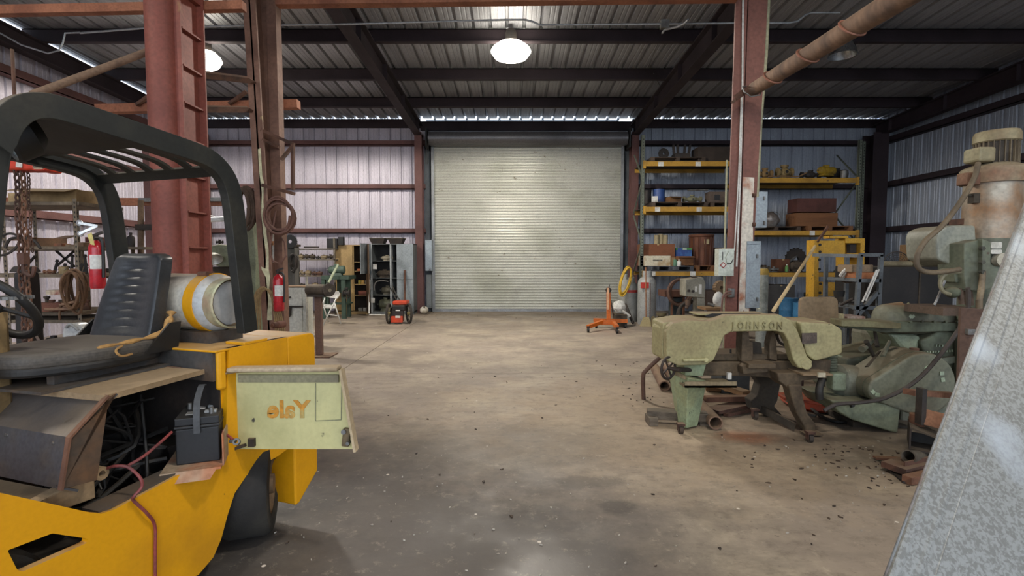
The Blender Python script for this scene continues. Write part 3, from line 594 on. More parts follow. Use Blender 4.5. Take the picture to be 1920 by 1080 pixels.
# ================================================================ forklift (truck frame: t forward, w away from the near side, z up)
FC = Vector((-1.15, 2.97, 0)); FD = Vector((-.32, -.947, 0)).normalized(); FN = Vector((-FD.y, FD.x, 0))
frz = math.atan2(FD.y, FD.x)
fork = thing('forklift', 'yellow forklift with torn black seat, open engine bay and black overhead guard', 'forklift', FC, frz)
FM = wm(fork)
def inv(p): q = FM.inverted() @ p; return q.x, -q.y, q.z          # -> t, w, z
def hit(px, py, n, off):
    d = ray(px, py); o = Vector((0, 0, H)); k = (off - n.dot(o - FC))/n.dot(d); return inv(o + d*k)
def PW(px, py, w=0): t, _, z = hit(px, py, -FN, w) if False else hit(px, py, FN, -w); return t, z
def PT(px, py, t): _, w, z = hit(px, py, FD, t); return w, z
def PZ(px, py, z): return inv(G(px, py, z))[:2]
def FB(): m = MB(); m.M = FM.copy(); return m
def L(t, w, z): return (t, -w, z)
def WL(t, w, z): return FM @ Vector((t, -w, z))
def side(poly, w0, w1): m = FB(); m.prism(poly, 'xz', -w0, -w1); return m
yel = mat('da9a0c', 'c48910', .25, 2.2, .42, 0, .06, 60, .75, 'b39a76', spk='4a3a28', sp=.72, sscale=15, gr=.15)
tanp = mat('a48a68', '8a7355', .5, 3, .75, 0, .1, 60, .6, 'b39c7c', spk='4a3d2e', sp=.7, sscale=14)
gpl = mat('4f4d4b', '6b5138', .35, 3, .5, .2, .1, 50, .5, '7a6a58')
gblk = mat('232523', '35332b', .45, 4, .5, .1, .08, 60, .6, '958168')
pale = mat('c0ba84', 'a9a471', .4, 3.5, .55, 0, .08, 50, .7, 'b59f80', spk='3d3a30', sp=.70, sscale=11, gr=.2)
# near side plate with wheel arch
o = [PW(*p) for p in ((539, 690), (539, 842), (520, 856), (490, 872), (462, 892), (440, 925), (427, 965), (415, 1010), (400, 1045), (372, 1078))]
t0 = o[0][0]; zt_ = 1.045
sk = [(t0, zt_), (t0, o[1][1])] + o[1:] + [(PW(330, 1083)[0], .02+.06), (1.9, .08), (1.9, .80), (1.62, .80)] + [PW(0, 924), PW(120, 950), PW(168, 961), PW(190, 963), PW(215, 955), PW(330, 893), PW(420, 852), PW(424, 800)] + [(PW(425, 660)[0], .88), (PW(428, 655)[0], .985), (PW(436, 640)[0]+.02, zt_)]
hole = rnd([PW(14, 1032), PW(98, 1000), PW(165, 1010), PW(163, 1018), PW(42, 1072), PW(32, 1068)], .006, 3)
# side plate is split round the step hole so that the hole is a real opening
ht0, ht1 = min(p[0] for p in hole), max(p[0] for p in hole); hz0, hz1 = min(p[1] for p in hole), max(p[1] for p in hole)
def plate_with_hole(outer, hole, w0, w1):
    bm = bmesh.new(); vs = [bm.verts.new((p[0], -w0, p[1])) for p in outer]; hv = [bm.verts.new((p[0], -w0, p[1])) for p in hole]
    es = [bm.edges.new((vs[i], vs[(i+1) % len(vs)])) for i in range(len(vs))] + [bm.edges.new((hv[i], hv[(i+1) % len(hv)])) for i in range(len(hv))]
    r = bmesh.ops.triangle_fill(bm, use_beauty=True, edges=es); fs = [f for f in r['geom'] if isinstance(f, bmesh.types.BMFace)]
    e = bmesh.ops.extrude_face_region(bm, geom=fs); bmesh.ops.translate(bm, verts=[v for v in e['geom'] if isinstance(v, bmesh.types.BMVert)], vec=(0, w0-w1, 0))
    bm.verts.index_update(); m = FB(); m.add([v.co.copy() for v in bm.verts], [tuple(v.index for v in f.verts) for f in bm.faces]); bm.free(); return m
obj('side_frame', plate_with_hole(sk, hole, 0, .03), yel, fork)
m = FB(); m.prism([(1.9, .08), (1.9, .8), (1.87, .8), (1.87, .08)], 'xz', 0, -.95); obj('front_frame', m, yel, fork)
m = FB(); m.bx(.9, 1.87, -.95, -.92, .08, .7); obj('side_frame', m, yel, fork)
# inner lip of the frame edge along the engine opening
m = FB(); a = [PW(190, 963), PW(330, 893), PW(420, 852)]; m.bar([L(p[0], .06, p[1]+.0) for p in a], (0, 1, 0), .09, .012); obj('frame_lip', m, gpl, fork)
# counterweight and rear hood
tl_ = PW(553, 880)[0]
cw_ = rnd([(0, .22), (.0+tl_*.85, .09), (tl_, .09), (tl_, .52), (t0-.004, .56), (t0-.004, 1.045), (0, 1.045)], [.01, .02, .0, .0, .0, .012, .05], 4)
m = FB(); m.prism(cw_, 'xz', 0, -1.0); obj('counterweight', m, yel, fork, bev=.022)
cw2 = PW(425, 660)[0]
m = FB(); m.bx(t0+.003, cw2+.02, -.97, -.035, .60, 1.02); obj('hood_core', m, dark, fork)
m = FB(); m.bx(t0, cw2+.06, -.98, 0.0, zt_-.012, zt_); obj('rear_hood', m, yel, fork, bev=.014)
m = FB(); m.bx(cw2+.045, cw2+.06, -.97, -.02, .9, zt_-.01); obj('hood_front_plate', m, gpl, fork)
m = FB(); m.bx(cw2-.0, cw2+.045, -.03, 0, zt_-.19, zt_-.005); obj('hood_corner', m, yel, fork, bev=.012)
m = FB(); m.tube([L(cw2+.062, .30, .945), L(cw2+.075, .30, .955), L(cw2+.075, .20, .955), L(cw2+.062, .20, .945)], .004, 6); obj('wire_handle', m, rust, fork)
m = FB(); m.prism([(cw2-.03, .58), (cw2+.01, .58), (cw2+.01, .9), (cw2-.03, .9)], 'xz', -.03, -.16); obj('door_jamb', m, yel, fork)
# rear wheel
wc = PW(470, 962, .25); wr = .27; tw = PW(478, 900, .2)[0]
def wheel(t, w0, w1, r, nm='rear_wheel'):
    c = WL(t, 0, r); tyre = FB(); tyre.lathe([(r*.55, 0), (r*.93, 0), (r, .025), (r, w1-w0-.03), (r*.95, w1-w0-.005), (r*.62, w1-w0), (r*.58, w1-w0-.01)], L(t, w1, r), (0, 1, 0), 30)
    ty = obj(nm, tyre, mat('2e2d29', '4b463b', .5, 5, .8, 0, .4, 40, .0, spk='8f8a78', sp=.73, sscale=12), fork)
    rim = FB(); rim.lathe([(0, .0), (.06, .02), (.08, -.03), (r*.55, -.05), (r*.6, .0)], L(t, w0+.012, r), (0, 1, 0), 24); obj('rim', rim, mat('7a6247', '4f4030', .5, 6, .8), ty)
    for k in range(6): q = FB(); a = k*PI/3; q.cyl(L(t+.1*math.cos(a), w0+.035, r+.1*math.sin(a)), L(t+.1*math.cos(a), w0+.005, r+.1*math.sin(a)), .012, n=6); obj('wheel_nut', q, rust, ty)
def steer_wheel():
    r = .255; c = Vector((-1.40, 2.68, r)); ax = Vector((-.95, -.30, 0)).normalized(); hw = .115
    tyre = MB(); o = c - ax*hw; tyre.lathe([(r*.60, .012), (r*.68, .0), (r*.93, .004), (r, .03), (r, 2*hw-.03), (r*.95, 2*hw-.005), (r*.5, 2*hw)], o, ax, 36)
    ty = obj('rear_wheel', tyre, mat('211f1c', '35322b', .5, 5, .8, 0, .4, 40, .0, spk='7a7566', sp=.745, sscale=16), fork)
    rim = MB(); rim.lathe([(0, -.0), (.05, .0), (.06, .05), (r*.5, .07), (r*.62, .014)], o, ax, 24); obj('rim', rim, mat('7a6247', '4f4030', .5, 6, .8), ty)
    for k in range(6):
        a = k*PI/3; x, y, _ = frame(ax); q = MB(); p = o + (x*math.cos(a)+y*math.sin(a))*.1; q.cyl(p+ax*.07, p+ax*.045, .012, n=6); obj('wheel_nut', q, rust, ty)
steer_wheel(); wheel(1.55, .06, .26, .27, 'drive_wheel')
m = FB(); m.bx(t0+.02, .72, -.96, -.30, .28, .56); obj('axle_housing', m, dark, fork)
# engine bay: dark back, floor and engine
m = FB(); m.bx(cw2+.06, 1.36, -.93, -.9, .35, .94); obj('bay_wall', m, black, fork)
m = FB(); m.bx(cw2, 1.36, -.9, -.05, .38, .40); obj('bay_floor', m, black, fork)
rn = random.Random(4); m = FB()
m.bx(.72, 1.15, -.75, -.4, .42, .68).bx(.78, 1.08, -.7, -.45, .68, .82); m.cyl(L(.9, .6, .82), L(.9, .6, .9), .12, n=18); m.cyl(L(.75, .38, .52), L(.75, .3, .52), .08, n=16)
eng = obj('engine_block', m, mat('131110', '1d1a18', .5, 10, .7, 0, .4, 60), fork, bev=.01)
for k in range(26):
    pts = [L(rn.uniform(.7, 1.2), rn.uniform(.2, .6), rn.uniform(.45, .85)) for _ in range(4)]; m = FB(); m.tube(spline(pts, 5), rn.uniform(.004, .013), 6); obj('engine_hose', m, black if k % 3 else mat('221f1c', '1a1715', .4, 9, .8), eng)
# seat deck
zd = .955
dk = [PZ(195, 742, zd), PZ(396, 689, zd), (cw2+.07, PZ(396, 689, zd)[1]+.0), (cw2+.07, .95), (PZ(20, 726, zd)[0]+.0, PZ(20, 726, zd)[1])]
m = FB(); m.prism([(p[0], -p[1]) for p in dk], 'xy', zd-.022, zd); obj('seat_deck', m, tanp, fork)
tf = dk[0][0]; w0 = dk[0][1]
# engine cover front: top facet, front facet, side cheek
w1 = .86; P = lambda px, py, w: PW(px, py, w)
a = P(203, 741, w0); b = P(130, 820, w0-.0); c = P(115, 918, w0)
prof = [(a[0]-.03, a[1]), b, c, (c[0]-.05, c[1]-.03)]
bm_ = mat('57575a', '6a5a42', .35, 3, .38, .35, .08, 60, .75, '86796a', spk='2b2826', sp=.72, sscale=13)
m = FB(); vs = [L(p[0], w0, p[1]) for p in prof] + [L(p[0], w1, p[1]) for p in prof]; m.add(vs, [(i, i+1, 5+i, 4+i) for i in range(3)])
cov = obj('engine_cover', m, bm_, fork); sm_ = cov.modifiers.new('solid', 'SOLIDIFY'); sm_.thickness = .008
ck = [prof[0], b, c, P(182, 900, w0), P(204, 745, w0)]
m = side(ck, w0, w0+.006); obj('cover_cheek', m, mat('4a3e33', '6a4a2e', .5, 4, .7, 0, .2, 40, .2), fork)
m = FB(); m.bar([L(*( (p[0]+.004), w0-.003, p[1])) for p in ((a[0], a[1]), b, c)], (0, 1, 0), .02, .008); obj('cover_edge', m, rust2, cov)
for k in range(9):
    q = FB(); q.lathe([(0, .006), (.006, .004), (.008, 0)], L(b[0]+.004-.012*(k % 3), w0+.08+.07*(k % 4)+.02*k, b[1]-.03-.045*(k % 3)), (1, 0, 0), 8); obj('rivet', q, gpl, cov)
# foot plate and lever in front of the cover
fz = .60; fp = [PZ(*p, fz) for p in ((-60, 885), (-10, 897), (118, 922), (75, 946), (-60, 925))]
m = FB(); m.prism([(p[0], -p[1]) for p in fp], 'xy', fz-.01, fz); obj('foot_plate', m, tanp, fork)
A = PW(80, 945, .07); B = PW(188, 893, .07); m = FB(); m.hexa([L(A[0], .10, A[1]-.06), L(B[0], .10, B[1]-.09), L(B[0], .16, B[1]-.09), L(A[0], .16, A[1]-.06), L(A[0], .10, A[1]+.0), L(B[0], .10, B[1]+.01), L(B[0], .16, B[1]+.01), L(A[0], .16, A[1])]); lk = obj('lift_arm', m, tanp, fork, bev=.006)
m = FB(); m.lathe([(.012, 0), (.026, 0), (.026, .05), (.012, .05), (.012, 0)], L(B[0]-.02, .14, B[1]+.0), (0, 1, 0), 16); m.cyl(L(B[0]+.03, .13, B[1]+.02), L(B[0]+.03, .19, B[1]+.02), .03, n=14); obj('arm_eye', m, tanp, lk)
# battery tray, turned a little from the truck's side
bM = Matrix.Translation((-1.415, 2.27, .556)) @ Matrix.Rotation(.38, 4, 'Z')
m = MB(); m.M = bM.copy(); m.bx(-.13, .10, -.10, .32, -.014, -.004).bx(.10, .106, -.06, .32, -.014, .13)
m.add([(-.13, -.10, -.006), (.085, -.10, -.006), (.06, -.125, -.045), (-.12, -.125, -.045)], [(0, 1, 2, 3)]); obj('battery_tray', m, mat('a8937a', 'b56a42', .42, 5, .7, 0, .1, 40), fork)
# open side panel, inner side towards the camera
py_ = 2.44
def X(px, py): return W(px, py, py_)
pn = thing('x', 'x', 'x'); bpy.data.objects.remove(pn)
ou = [X(428, 700), X(640, 690), X(668, 842), X(428, 842)]
m = MB(); m.prism([(p.x, p.z) for p in ou], 'xz', py_, py_+.006); pnl = obj('side_panel', m, pale, fork, label='open side panel, pale green inside with worn maker lettering seen reversed')
m = MB(); p, q = X(436, 690), X(640, 688); m.bar([p+V3(0, -.025, .0), q+V3(0, -.025, .0)], (0, 1, 0), .07, .022); obj('panel_lip', m, mat('b8a486', '8f7c60', .5, 5, .7, 0, .1, 50, .6, 'b8a384'), pnl, bev=.008)
m = MB(); p, q = X(643, 690), X(670, 842); m.bar([p+V3(0, -.02, 0), q+V3(0, -.02, 0)], (0, 1, 0), .05, .012); obj('panel_lip', m, mat('c3ae8d', 'ad9a7a', .5, 5, .7, 0, .1, 50), pnl)
m = MB(); a = X(448, 702); b = X(636, 702); m.bx(a.x, b.x, py_-.012, py_, X(0, 716).z, a.z); obj('panel_fold', m, mat('8a8467', '77705a', .5, 5, .7), pnl)
m = MB()
for k, (x0, y0, x1, y1) in enumerate(((592, 718, 592, 789), (592, 789, 640, 787), (640, 787, 641, 716))): p, q = X(x0, y0), X(x1, y1); m.bar([p+V3(0, -.0015, 0), q+V3(0, -.0015, 0)], (0, 1, 0), .003, .004)
obj('panel_bead', m, mat('8f8f6c', '7a7a5c'), pnl)
c_ = X(541, 768)
text('maker_lettering', 'Yale', .118, mat('c98a28', 'b3a060', .42, 14, .6), pnl, Matrix.Translation((c_.x, py_-.002, c_.z-.002)) @ Matrix.Rotation(PI/2, 4, 'X') @ Matrix.Scale(-1, 4, (1, 0, 0)), .001, .004)
m = MB(); p = X(651, 818); m.cb(p+V3(0, -.012, 0), (.035, .024, .09), 0, 0, .12); lt = obj('latch', m, mat('6b5a3e', '3d342a', .5, 12, .6), pnl, bev=.006)
m = MB(); m.cyl(X(648, 806)+V3(0, -.035, 0), X(648, 806), .012, n=12); m.cyl(X(655, 828)+V3(0, -.03, 0), X(655, 828), .009, n=10); obj('latch_pin', m, steel, lt)
m = MB(); m.bar([X(425, 845)+V3(0, -.01, 0), X(462, 833)+V3(0, -.01, 0)], (0, 1, 0), .02, .014); m.cb(X(474, 828)+V3(0, -.01, 0), (.03, .02, .04)); obj('stay_rod', m, grime, pnl)
m = FB(); tz = PW(436, 697, 0); m.tube(arc((tz[0], -.02), .03, 0, 2*PI, 14, 'xy', tz[1]), .006, 6); m.cb(L(tz[0], .02, tz[1]), (.08, .05, .008)); obj('panel_hinge', m, tanp, fork)
# ---- seat
sr = -.26; sc_ = PZ(225, 640, 1.06)
SM = Matrix.Translation((-1.88, 2.44, 1.035)) @ Matrix.Rotation(math.atan2(-.97, -.24), 4, 'Z')
seatm = mat('2f3133', '3f4143', .5, 5, .32, 0, .06, 90, .55, '6d6a64')
def superb(W0, W1, T, n=24):   # cross-section ring
    return [(math.copysign(abs(math.cos(a))**.45, math.cos(a))*T/2, math.copysign(abs(math.sin(a))**.45, math.sin(a))*W0/2) for a in [2*PI*i/n for i in range(n)]]
def seat_back(m):
    nz = 44; ring = 28; vs = []
    for k in range(nz+1):
        v = k/nz; z = .03+.43*v; wd = .37-.09*v**1.6; wd *= (1-max(0, (v-.93)/.07)**2*.25); T = .07*(1-max(0, (v-.95)/.05)**2*.6); lean = -.03-.13*v
        for i in range(ring):
            a = 2*PI*i/ring; cx = math.copysign(abs(math.cos(a))**.5, math.cos(a)); sy = math.copysign(abs(math.sin(a))**.5, math.sin(a))
            gr = 0
            if cx > .5 and abs(sy) < .6 and .12 < v < .9: gr = -.0045*(1 if (k % 4) == 0 else 0) - .012*(1-abs(sy)/.6)
            dish = .03*abs(sy)**2 if cx > 0 else 0
            vs.append((lean + cx*T/2 + gr + dish, sy*wd/2, z))
    fs = [(k*ring+i, k*ring+(i+1) % ring, (k+1)*ring+(i+1) % ring, (k+1)*ring+i) for k in range(nz) for i in range(ring)] + [tuple(range(ring))[::-1], tuple(nz*ring+i for i in range(ring))]
    m.add(vs, fs, True)
def SB(): m = MB(); m.M = SM.copy(); return m
m = SB(); seat_back(m); st = obj('seat_back', m, seatm, fork)
cu = rnd([(-.04, -.245), (.30, -.255), (.50, -.14), (.52, 0), (.50, .14), (.30, .255), (-.04, .245)], .11, 6)
m = SB(); m.prism(cu, 'xy', -.005, .065); obj('seat_cushion', m, mat('353331', '5a544c', .55, 3, .55, 0, .1, 80, .6, '7f776d'), fork, bev=.03, seg=4)
m = SB(); m.prism([(p[0]*1.0, p[1]*1.02) for p in cu], 'xy', -.028, .012); obj('seat_pan', m, black, fork, bev=.012)
fo = mat('b98f55', '8a683e', .5, 9, .9, 0, .4, 50)
pts = [(.28, .225, .06), (.2, .235, .066), (.1, .232, .07), (.0, .235, .085), (-.06, .23, .14), (-.08, .22, .175)]
m = SB(); m.tube(spline(pts, 5), .02, 8, rr=[.004+(.006+.012*(i/25)**2)*abs(math.sin(i*.55+.3)) for i in range(26)]); obj('torn_foam', m, fo, fork, label='yellowed foam showing through the torn seat edge')
m = SB(); m.tube(spline([(.2, .26, .06), (.24, .275, .045), (.22, .28, .02), (.17, .275, .02)], 5), .005, 6); obj('loose_cord', m, fo, fork)
for q_ in ((-.04, -.25), (-.02, .25)): m = SB(); m.prism([(q_[0]-.06, .0), (q_[0]+.12, 0), (q_[0]-.02, .13), (q_[0]-.08, .13)], 'xz', q_[1]-.005, q_[1]+.005); obj('seat_bracket', m, black, fork)
for q_ in (-.14, .14): m = SB(); m.bx(-.1, .40, q_-.02, q_+.02, -.068, -.028); obj('seat_rail', m, gpl, fork)
m = SB(); m.bx(-.06, .50, -.12, .24, -.079, -.068); obj('seat_plate', m, gpl, fork)
# ---- overhead guard
gp = [(464, 622), (450, 500), (439, 400), (430, 352), (415, 322), (392, 300), (362, 286), (290, 262), (200, 233), (110, 205), (72, 199), (42, 203), (15, 222), (-5, 260), (-25, 330), (-70, 470)]
gtz = [PW(px, py, .05) for px, py in gp]; gtz = gtz[:-1] + [(gtz[-2][0]+.10, .85)]
gs = [(v.x, v.y) for v in spline([Vector((a, b, 0)) for a, b in gtz], 4)]
for wq in (.05, .90):
    m = FB(); m.bar([L(a, wq, b) for a, b in gs], (0, 1, 0), .05, .085); obj('guard_rail', m, gblk, fork, bev=.008)
m = FB(); m.bx(gtz[0][0]-.08, gtz[0][0]+.07, -.12, .0, zt_, zt_+.015); obj('guard_foot', m, yel, fork, bev=.004)
i0 = 3*4+3; i1 = 7*4; i2 = 10*4; 
def strip(a, b, wa, wb, nm, off=.0):
    m = FB(); pts = [L(p[0], (wa+wb)/2, p[1]-off) for p in gs[a:b+1]]
    if len(pts) > 1: m.bar(pts, (0, 1, 0), abs(wb-wa), .012)
    return obj(nm, m, gblk, fork)
strip(i0, i0+3, .05, .9, 'guard_crossplate'); strip(i1-1, i1+5, .05, .9, 'guard_crossplate'); strip(i2-1, i2+4, .05, .9, 'guard_crossplate')
for k in range(7): a = .07+k*.13; strip(i0+2, i1-1, a, a+.045, 'guard_slat')
strip(i1+5, i2-1, .05, .42, 'guard_crossplate'); strip(i1+5, i2-1, .62, .66, 'guard_slat'); strip(i1+5, i2-1, .82, .9, 'guard_slat')
tq = (gs[i1+7][0]+gs[i2-1][0])/2
m = FB(); m.bx(tq-.015, tq+.015, -.85, -.4, gs[i1+9][1]-.01, gs[i1+9][1]); obj('guard_slat', m, gblk, fork)
a = hit(42, 252, FN, -.28); c0 = WL(*a)
th_ = c0; m = MB(); ax = Vector((-.55, -.6, -.45)).normalized(); m.lathe([(0, -.06), (.045, -.055), (.085, -.02), (.09, .05), (.082, .06), (.078, .05), (0, .045)], c0, ax, 24); wl_ = obj('work_lamp', m, black, fork)
m = MB(); m.lathe([(0, .052), (.078, .05)], c0, ax, 24); obj('lamp_glass', m, mat('8fa0a0', None, .2, 5, .1, .3, 0), wl_)
a = hit(80, 230, FN, -.5); m = MB(); c1 = WL(*a); m.cyl(c1, c1+V3(-.12, .02, .01), .018, n=12); obj('cross_tube', m, black, fork)
# ---- steering
sw = hit(-8, 575, FN, -.52); c2 = WL(*sw); ax = Vector((.10, .75, .55)).normalized()
sx_, sy_, _ = frame(ax); m = MB(); m.tube([c2 + sx_*math.cos(t)*.155 + sy_*math.sin(t)*.155 for t in [2*PI*i/28 for i in range(28)]], .017, 9, closed=True); s_ = obj('steering_wheel', m, black, fork)
m = MB()
for k in range(3): a = k*2*PI/3+.4; m.cyl(c2, c2+(sx_*math.cos(a)+sy_*math.sin(a))*.15, .009, n=6)
m.lathe([(0, .02), (.035, .0), (.03, -.04)], c2, ax, 14); obj('wheel_spokes', m, black, s_)
a = hit(8, 578, FN, -.40); b = hit(8, 690, FN, -.40); p = WL(*a); m = MB(); m.bx(p.x-.3, p.x-.075, p.y-.1, p.y+.1, .75, p.z); obj('dash_box', m, mat('a58a5f', '8d744d', .5, 4, .7, 0, .1, 50, .6), fork, bev=.02)
m = MB(); m.cyl(c2, c2-ax*.4, .02, n=10); obj('steering_column', m, black, fork)
m = MB(); q = hit(20, 561, FN, -.42); c3 = WL(*q)
m.lathe([(.05, 0), (.062, 0), (.062, .012), (.05, .012), (.05, 0)], c3, (0, 0, 1), 20)
for k in range(20): a_ = k*2*PI/20; m.cb(c3+V3(.064*math.cos(a_), .064*math.sin(a_), .006), (.008, .006, .012), a_)
obj('toothed_ring', m, steel, fork)
# ---- battery (rests on the tray)
bt = thing('car_battery', 'black car battery with carry strap standing on the forklift side tray', 'battery', bM.translation, .38)
blk2 = mat('1c1d1f', '242424', .4, 6, .5, 0, .04, 60, .35, '6d6a64')
def BB(): m = MB(); m.M = bM.copy(); return m
bh = .205
m = BB(); m.bx(-.085, .085, -.02, .25, -.003, bh-.05); obj('case', m, blk2, bt, bev=.005)
m = BB(); m.bx(-.09, .09, -.025, .255, bh-.048, bh-.036).bx(-.087, .087, -.022, .252, bh-.034, bh); obj('lid', m, blk2, bt, bev=.004)
for x_, y_, w_, d_ in ((-.055, .035, .045, .05), (-.02, .12, .03, .05)): m = BB(); m.bx(x_, x_+w_, y_, y_+d_, bh, bh+.002); obj('sticker', m, white, bt)
for x_, y_ in ((-.055, .14), (.05, .03)): m = BB(); m.lathe([(0, .03), (.009, .028), (.011, 0)], (x_, y_, bh), (0, 0, 1), 10); obj('terminal', m, steel, bt)
for x_, y_ in ((.02, .12), (.02, .03)): m = BB(); m.bx(x_, x_+.05, y_, y_+.03, bh, bh+.014); obj('terminal_cap', m, mat('a5a7a6', '777977'), bt, bev=.004)
m = BB(); m.bar(spline([(0, -.03, bh-.07), (0, -.03, bh+.0), (0, .0, bh+.07), (0.01, .05, bh+.125), (.012, .09, bh+.12)], 5), (1, 0, 0), .026, .004); obj('carry_strap', m, mat('4a4c4e', '3d3f41'), bt)
# battery leads
redc = mat('8f3f3c', '6f4040', .5, 8, .5, 0, .05, 60)
def fpts(l): return [WL(*hit(px, py, FN, -w)) for px, py, w in l]
m = MB(); m.tube(spline(fpts([(190, 882, .12), (215, 874, .06), (240, 876, .02), (262, 895, -.03), (266, 912, -.035), (252, 930, -.03), (250, 938, -.012), (275, 962, -.02), (290, 985, -.012), (291, 1030, -.012), (291, 1085, -.012), (292, 1150, -.012)]), 6), .006, 8); obj('battery_lead', m, redc, fork, label='dull red battery lead hanging down the yellow side')
m = MB(); m.tube(spline(fpts([(322, 810, .05), (300, 830, .04), (270, 855, .03), (240, 873, .04)]), 6), .006, 8); obj('battery_lead', m, redc, fork)
m = MB(); m.tube(spline([W(412, 806, 2.36), W(425, 815, 2.35), W(437, 824, 2.34)], 4), .006, 8); obj('battery_lead', m, redc, fork)
m = MB(); p = W(445, 829, 2.34); m.lathe([(.008, 0), (.016, 0), (.016, .018), (.008, .018), (.008, 0)], p, (.2, -1, .5), 12); m.cb(p+V3(-.02, 0, .006), (.03, .016, .014)); obj('cable_clamp', m, steel, fork)
# ---- gas cylinder on the rear hood
tkc = hit(426, 566, FN, -.17); r_ = .148; tt = t0+.20
tk = thing('gas_cylinder', 'dusty white gas cylinder lying strapped across the forklift behind the seat', 'gas cylinder', WL(tt, .5, zt_+.01), frz)
cz = zt_+.05+r_; tkm = mat('c9c3b4', 'aab0b4', .45, 2.5, .4, 0, .06, 50, .5, 'c7a98a', spk='a0703f', sp=.7, sscale=6)
def lat(prof, m, nm, par, n=30): q = FB(); q.lathe([(r, -h-.05) for r, h in prof], L(tt, 0, cz), (0, 1, 0), n); return obj(nm, q, m, par)
lat([(0, .95), (.09, .93), (r_*.9, .86), (r_, .8), (r_, .20), (r_*.96, .175), (r_*.8, .155), (.06, .14), (0, .135)], tkm, 'tank_shell', tk)
lat([(r_*.80, .17), (r_*.80, .105), (r_*.84, .098), (r_*.88, .105), (r_*.86, .17)], mat('b5b795', 'a88d70', .4, 5, .5, 0, .08, 50, .6, 'c7a98a'), 'collar', tk)
lat([(r_*.78, .105), (r_*.76, .14)], mat('9a8262', '7a6449'), 'collar_inside', tk)
lat([(0, .118), (r_*.5, .12), (r_*.76, .13)], mat('c2c1bc', 'a9a8a3', .4, 4, .5, gr=.3), 'tank_head', tk)
lat([(r_*1.012, .50), (r_*1.02, .50), (r_*1.02, .496), (r_*1.012, .496)], steel, 'weld_seam', tk)
q = lat([(r_*1.0, .265), (r_*1.035, .265), (r_*1.035, .205), (r_*1.0, .205)], yel, 'strap_band', tk)
m = FB(); m.cb(L(tt+.03, .29, cz+r_*1.02), (.05, .05, .02)).cyl(L(tt+.06, .25, cz+r_), L(tt+.06, .31, cz+r_), .01); obj('strap_buckle', m, rust2, q)
m = FB(); m.bx(tt-.1, tt+.1, -.85, -.2, zt_, zt_+.055); obj('cradle', m, gpl, tk)
# ---- loose parts lying on the hood
a = PZ(388, 620, zt_+.02); e0 = WL(a[0], a[1], zt_+.02); a = PZ(440, 620, zt_+.02); e1 = WL(a[0], a[1], zt_+.02)
th = thing('eye_bolt', 'rusty eye bolt with a hex nut lying in front of the gas cylinder', 'bolt', e0)
m = MB(); d = (e1-e0).normalized(); m.cyl(e0, e0+d*.10, .013); obj('shank', m, rust2, th); m = MB(); m.cyl(e0-d*.02, e0+d*.015, .024, n=6); obj('nut', m, steel, th)
m = MB(); x, y = d, Vector((-d.y, d.x, 0)); cc = e0+d*.15; m.tube([cc+x*math.cos(a)*.045+y*math.sin(a)*.03 for a in [2*PI*i/18 for i in range(18)]], .009, 8, closed=True); obj('eye', m, rust, th)
a = PZ(520, 616, zt_); p = WL(a[0], a[1], zt_+.022); th = thing('pipe_fitting', 'short brown pipe fitting lying on the forklift rear hood', 'pipe fitting', p)
m = MB(); d = Vector((.35, .75, 0)).normalized(); m.lathe([(0, 0), (.012, 0), (.013, .01), (.019, .01), (.019, .03), (.015, .035), (.022, .04), (.022, .09), (0, .09)], p-d*.04, d, 16); obj('fitting_body', m, mat('6a4638', '503429', .5, 12, .8), th)
# ================================================================ horizontal band saw
YS = 4.25
sawc = mat('a19a70', '8f8460', .45, 3, .6, 0, .12, 40, .8, '8f7a62', spk='5d5740', sp=.71, sscale=12)
grn = mat('93a180', '98986e', .45, 3, .6, 0, .15, 40, .2, spk='3c3f38', sp=.68, sscale=22)
cast = mat('5d4f3c', '463a2c', .5, 5, .8, 0, .35, 40, .5, '7f6c55')
castd = mat('3b342a', '2d2720', .5, 5, .85, 0, .35, 40, .4, '6b5b48')
sawd = mat('8d8660', '75694c', .45, 3, .6, 0, .1)
saw = thing('band_saw', 'yellow-green horizontal band saw with JOHNSON cast on its arched frame', 'saw', G(1400, 800))
def pxz(l, Y): return [(W(px, py, Y).x, W(px, py, Y).z) for px, py in l]
def pr(nm, poly, Y, dep, m, par=saw, bev=0, r=0, **k):
    q = pxz(poly, Y); q = rnd(q, r, 5) if r else q; mb = MB(); mb.prism(q, 'xz', Y, Y+dep); return obj(nm, mb, m, par, bev=bev, seg=3, **k)
# arch frame (front casting)
arch = [(1250, 676), (1249, 622), (1262, 606), (1290, 600), (1330, 602), (1345, 598), (1362, 591), (1462, 590), (1482, 600), (1496, 620), (1508, 652), (1514, 668), (1524, 678), (1520, 690), (1508, 692), (1497, 690), (1488, 676), (1478, 640), (1470, 625), (1456, 621), (1372, 622), (1358, 630), (1348, 655), (1338, 676), (1325, 684), (1272, 686)]
pr('saw_arch', arch, YS, .10, sawc, bev=.012)
pr('wheel_housing', [(1250, 674), (1250, 612), (1270, 604), (1338, 606), (1345, 660), (1330, 684), (1275, 685)], YS+.02, .36, sawc, r=.03, bev=.03)
pr('wheel_housing', [(1500, 603), (1560, 606), (1580, 618), (1580, 664), (1560, 669), (1528, 678), (1512, 664), (1506, 640)], YS+.03, .34, sawc, r=.03, bev=.03)
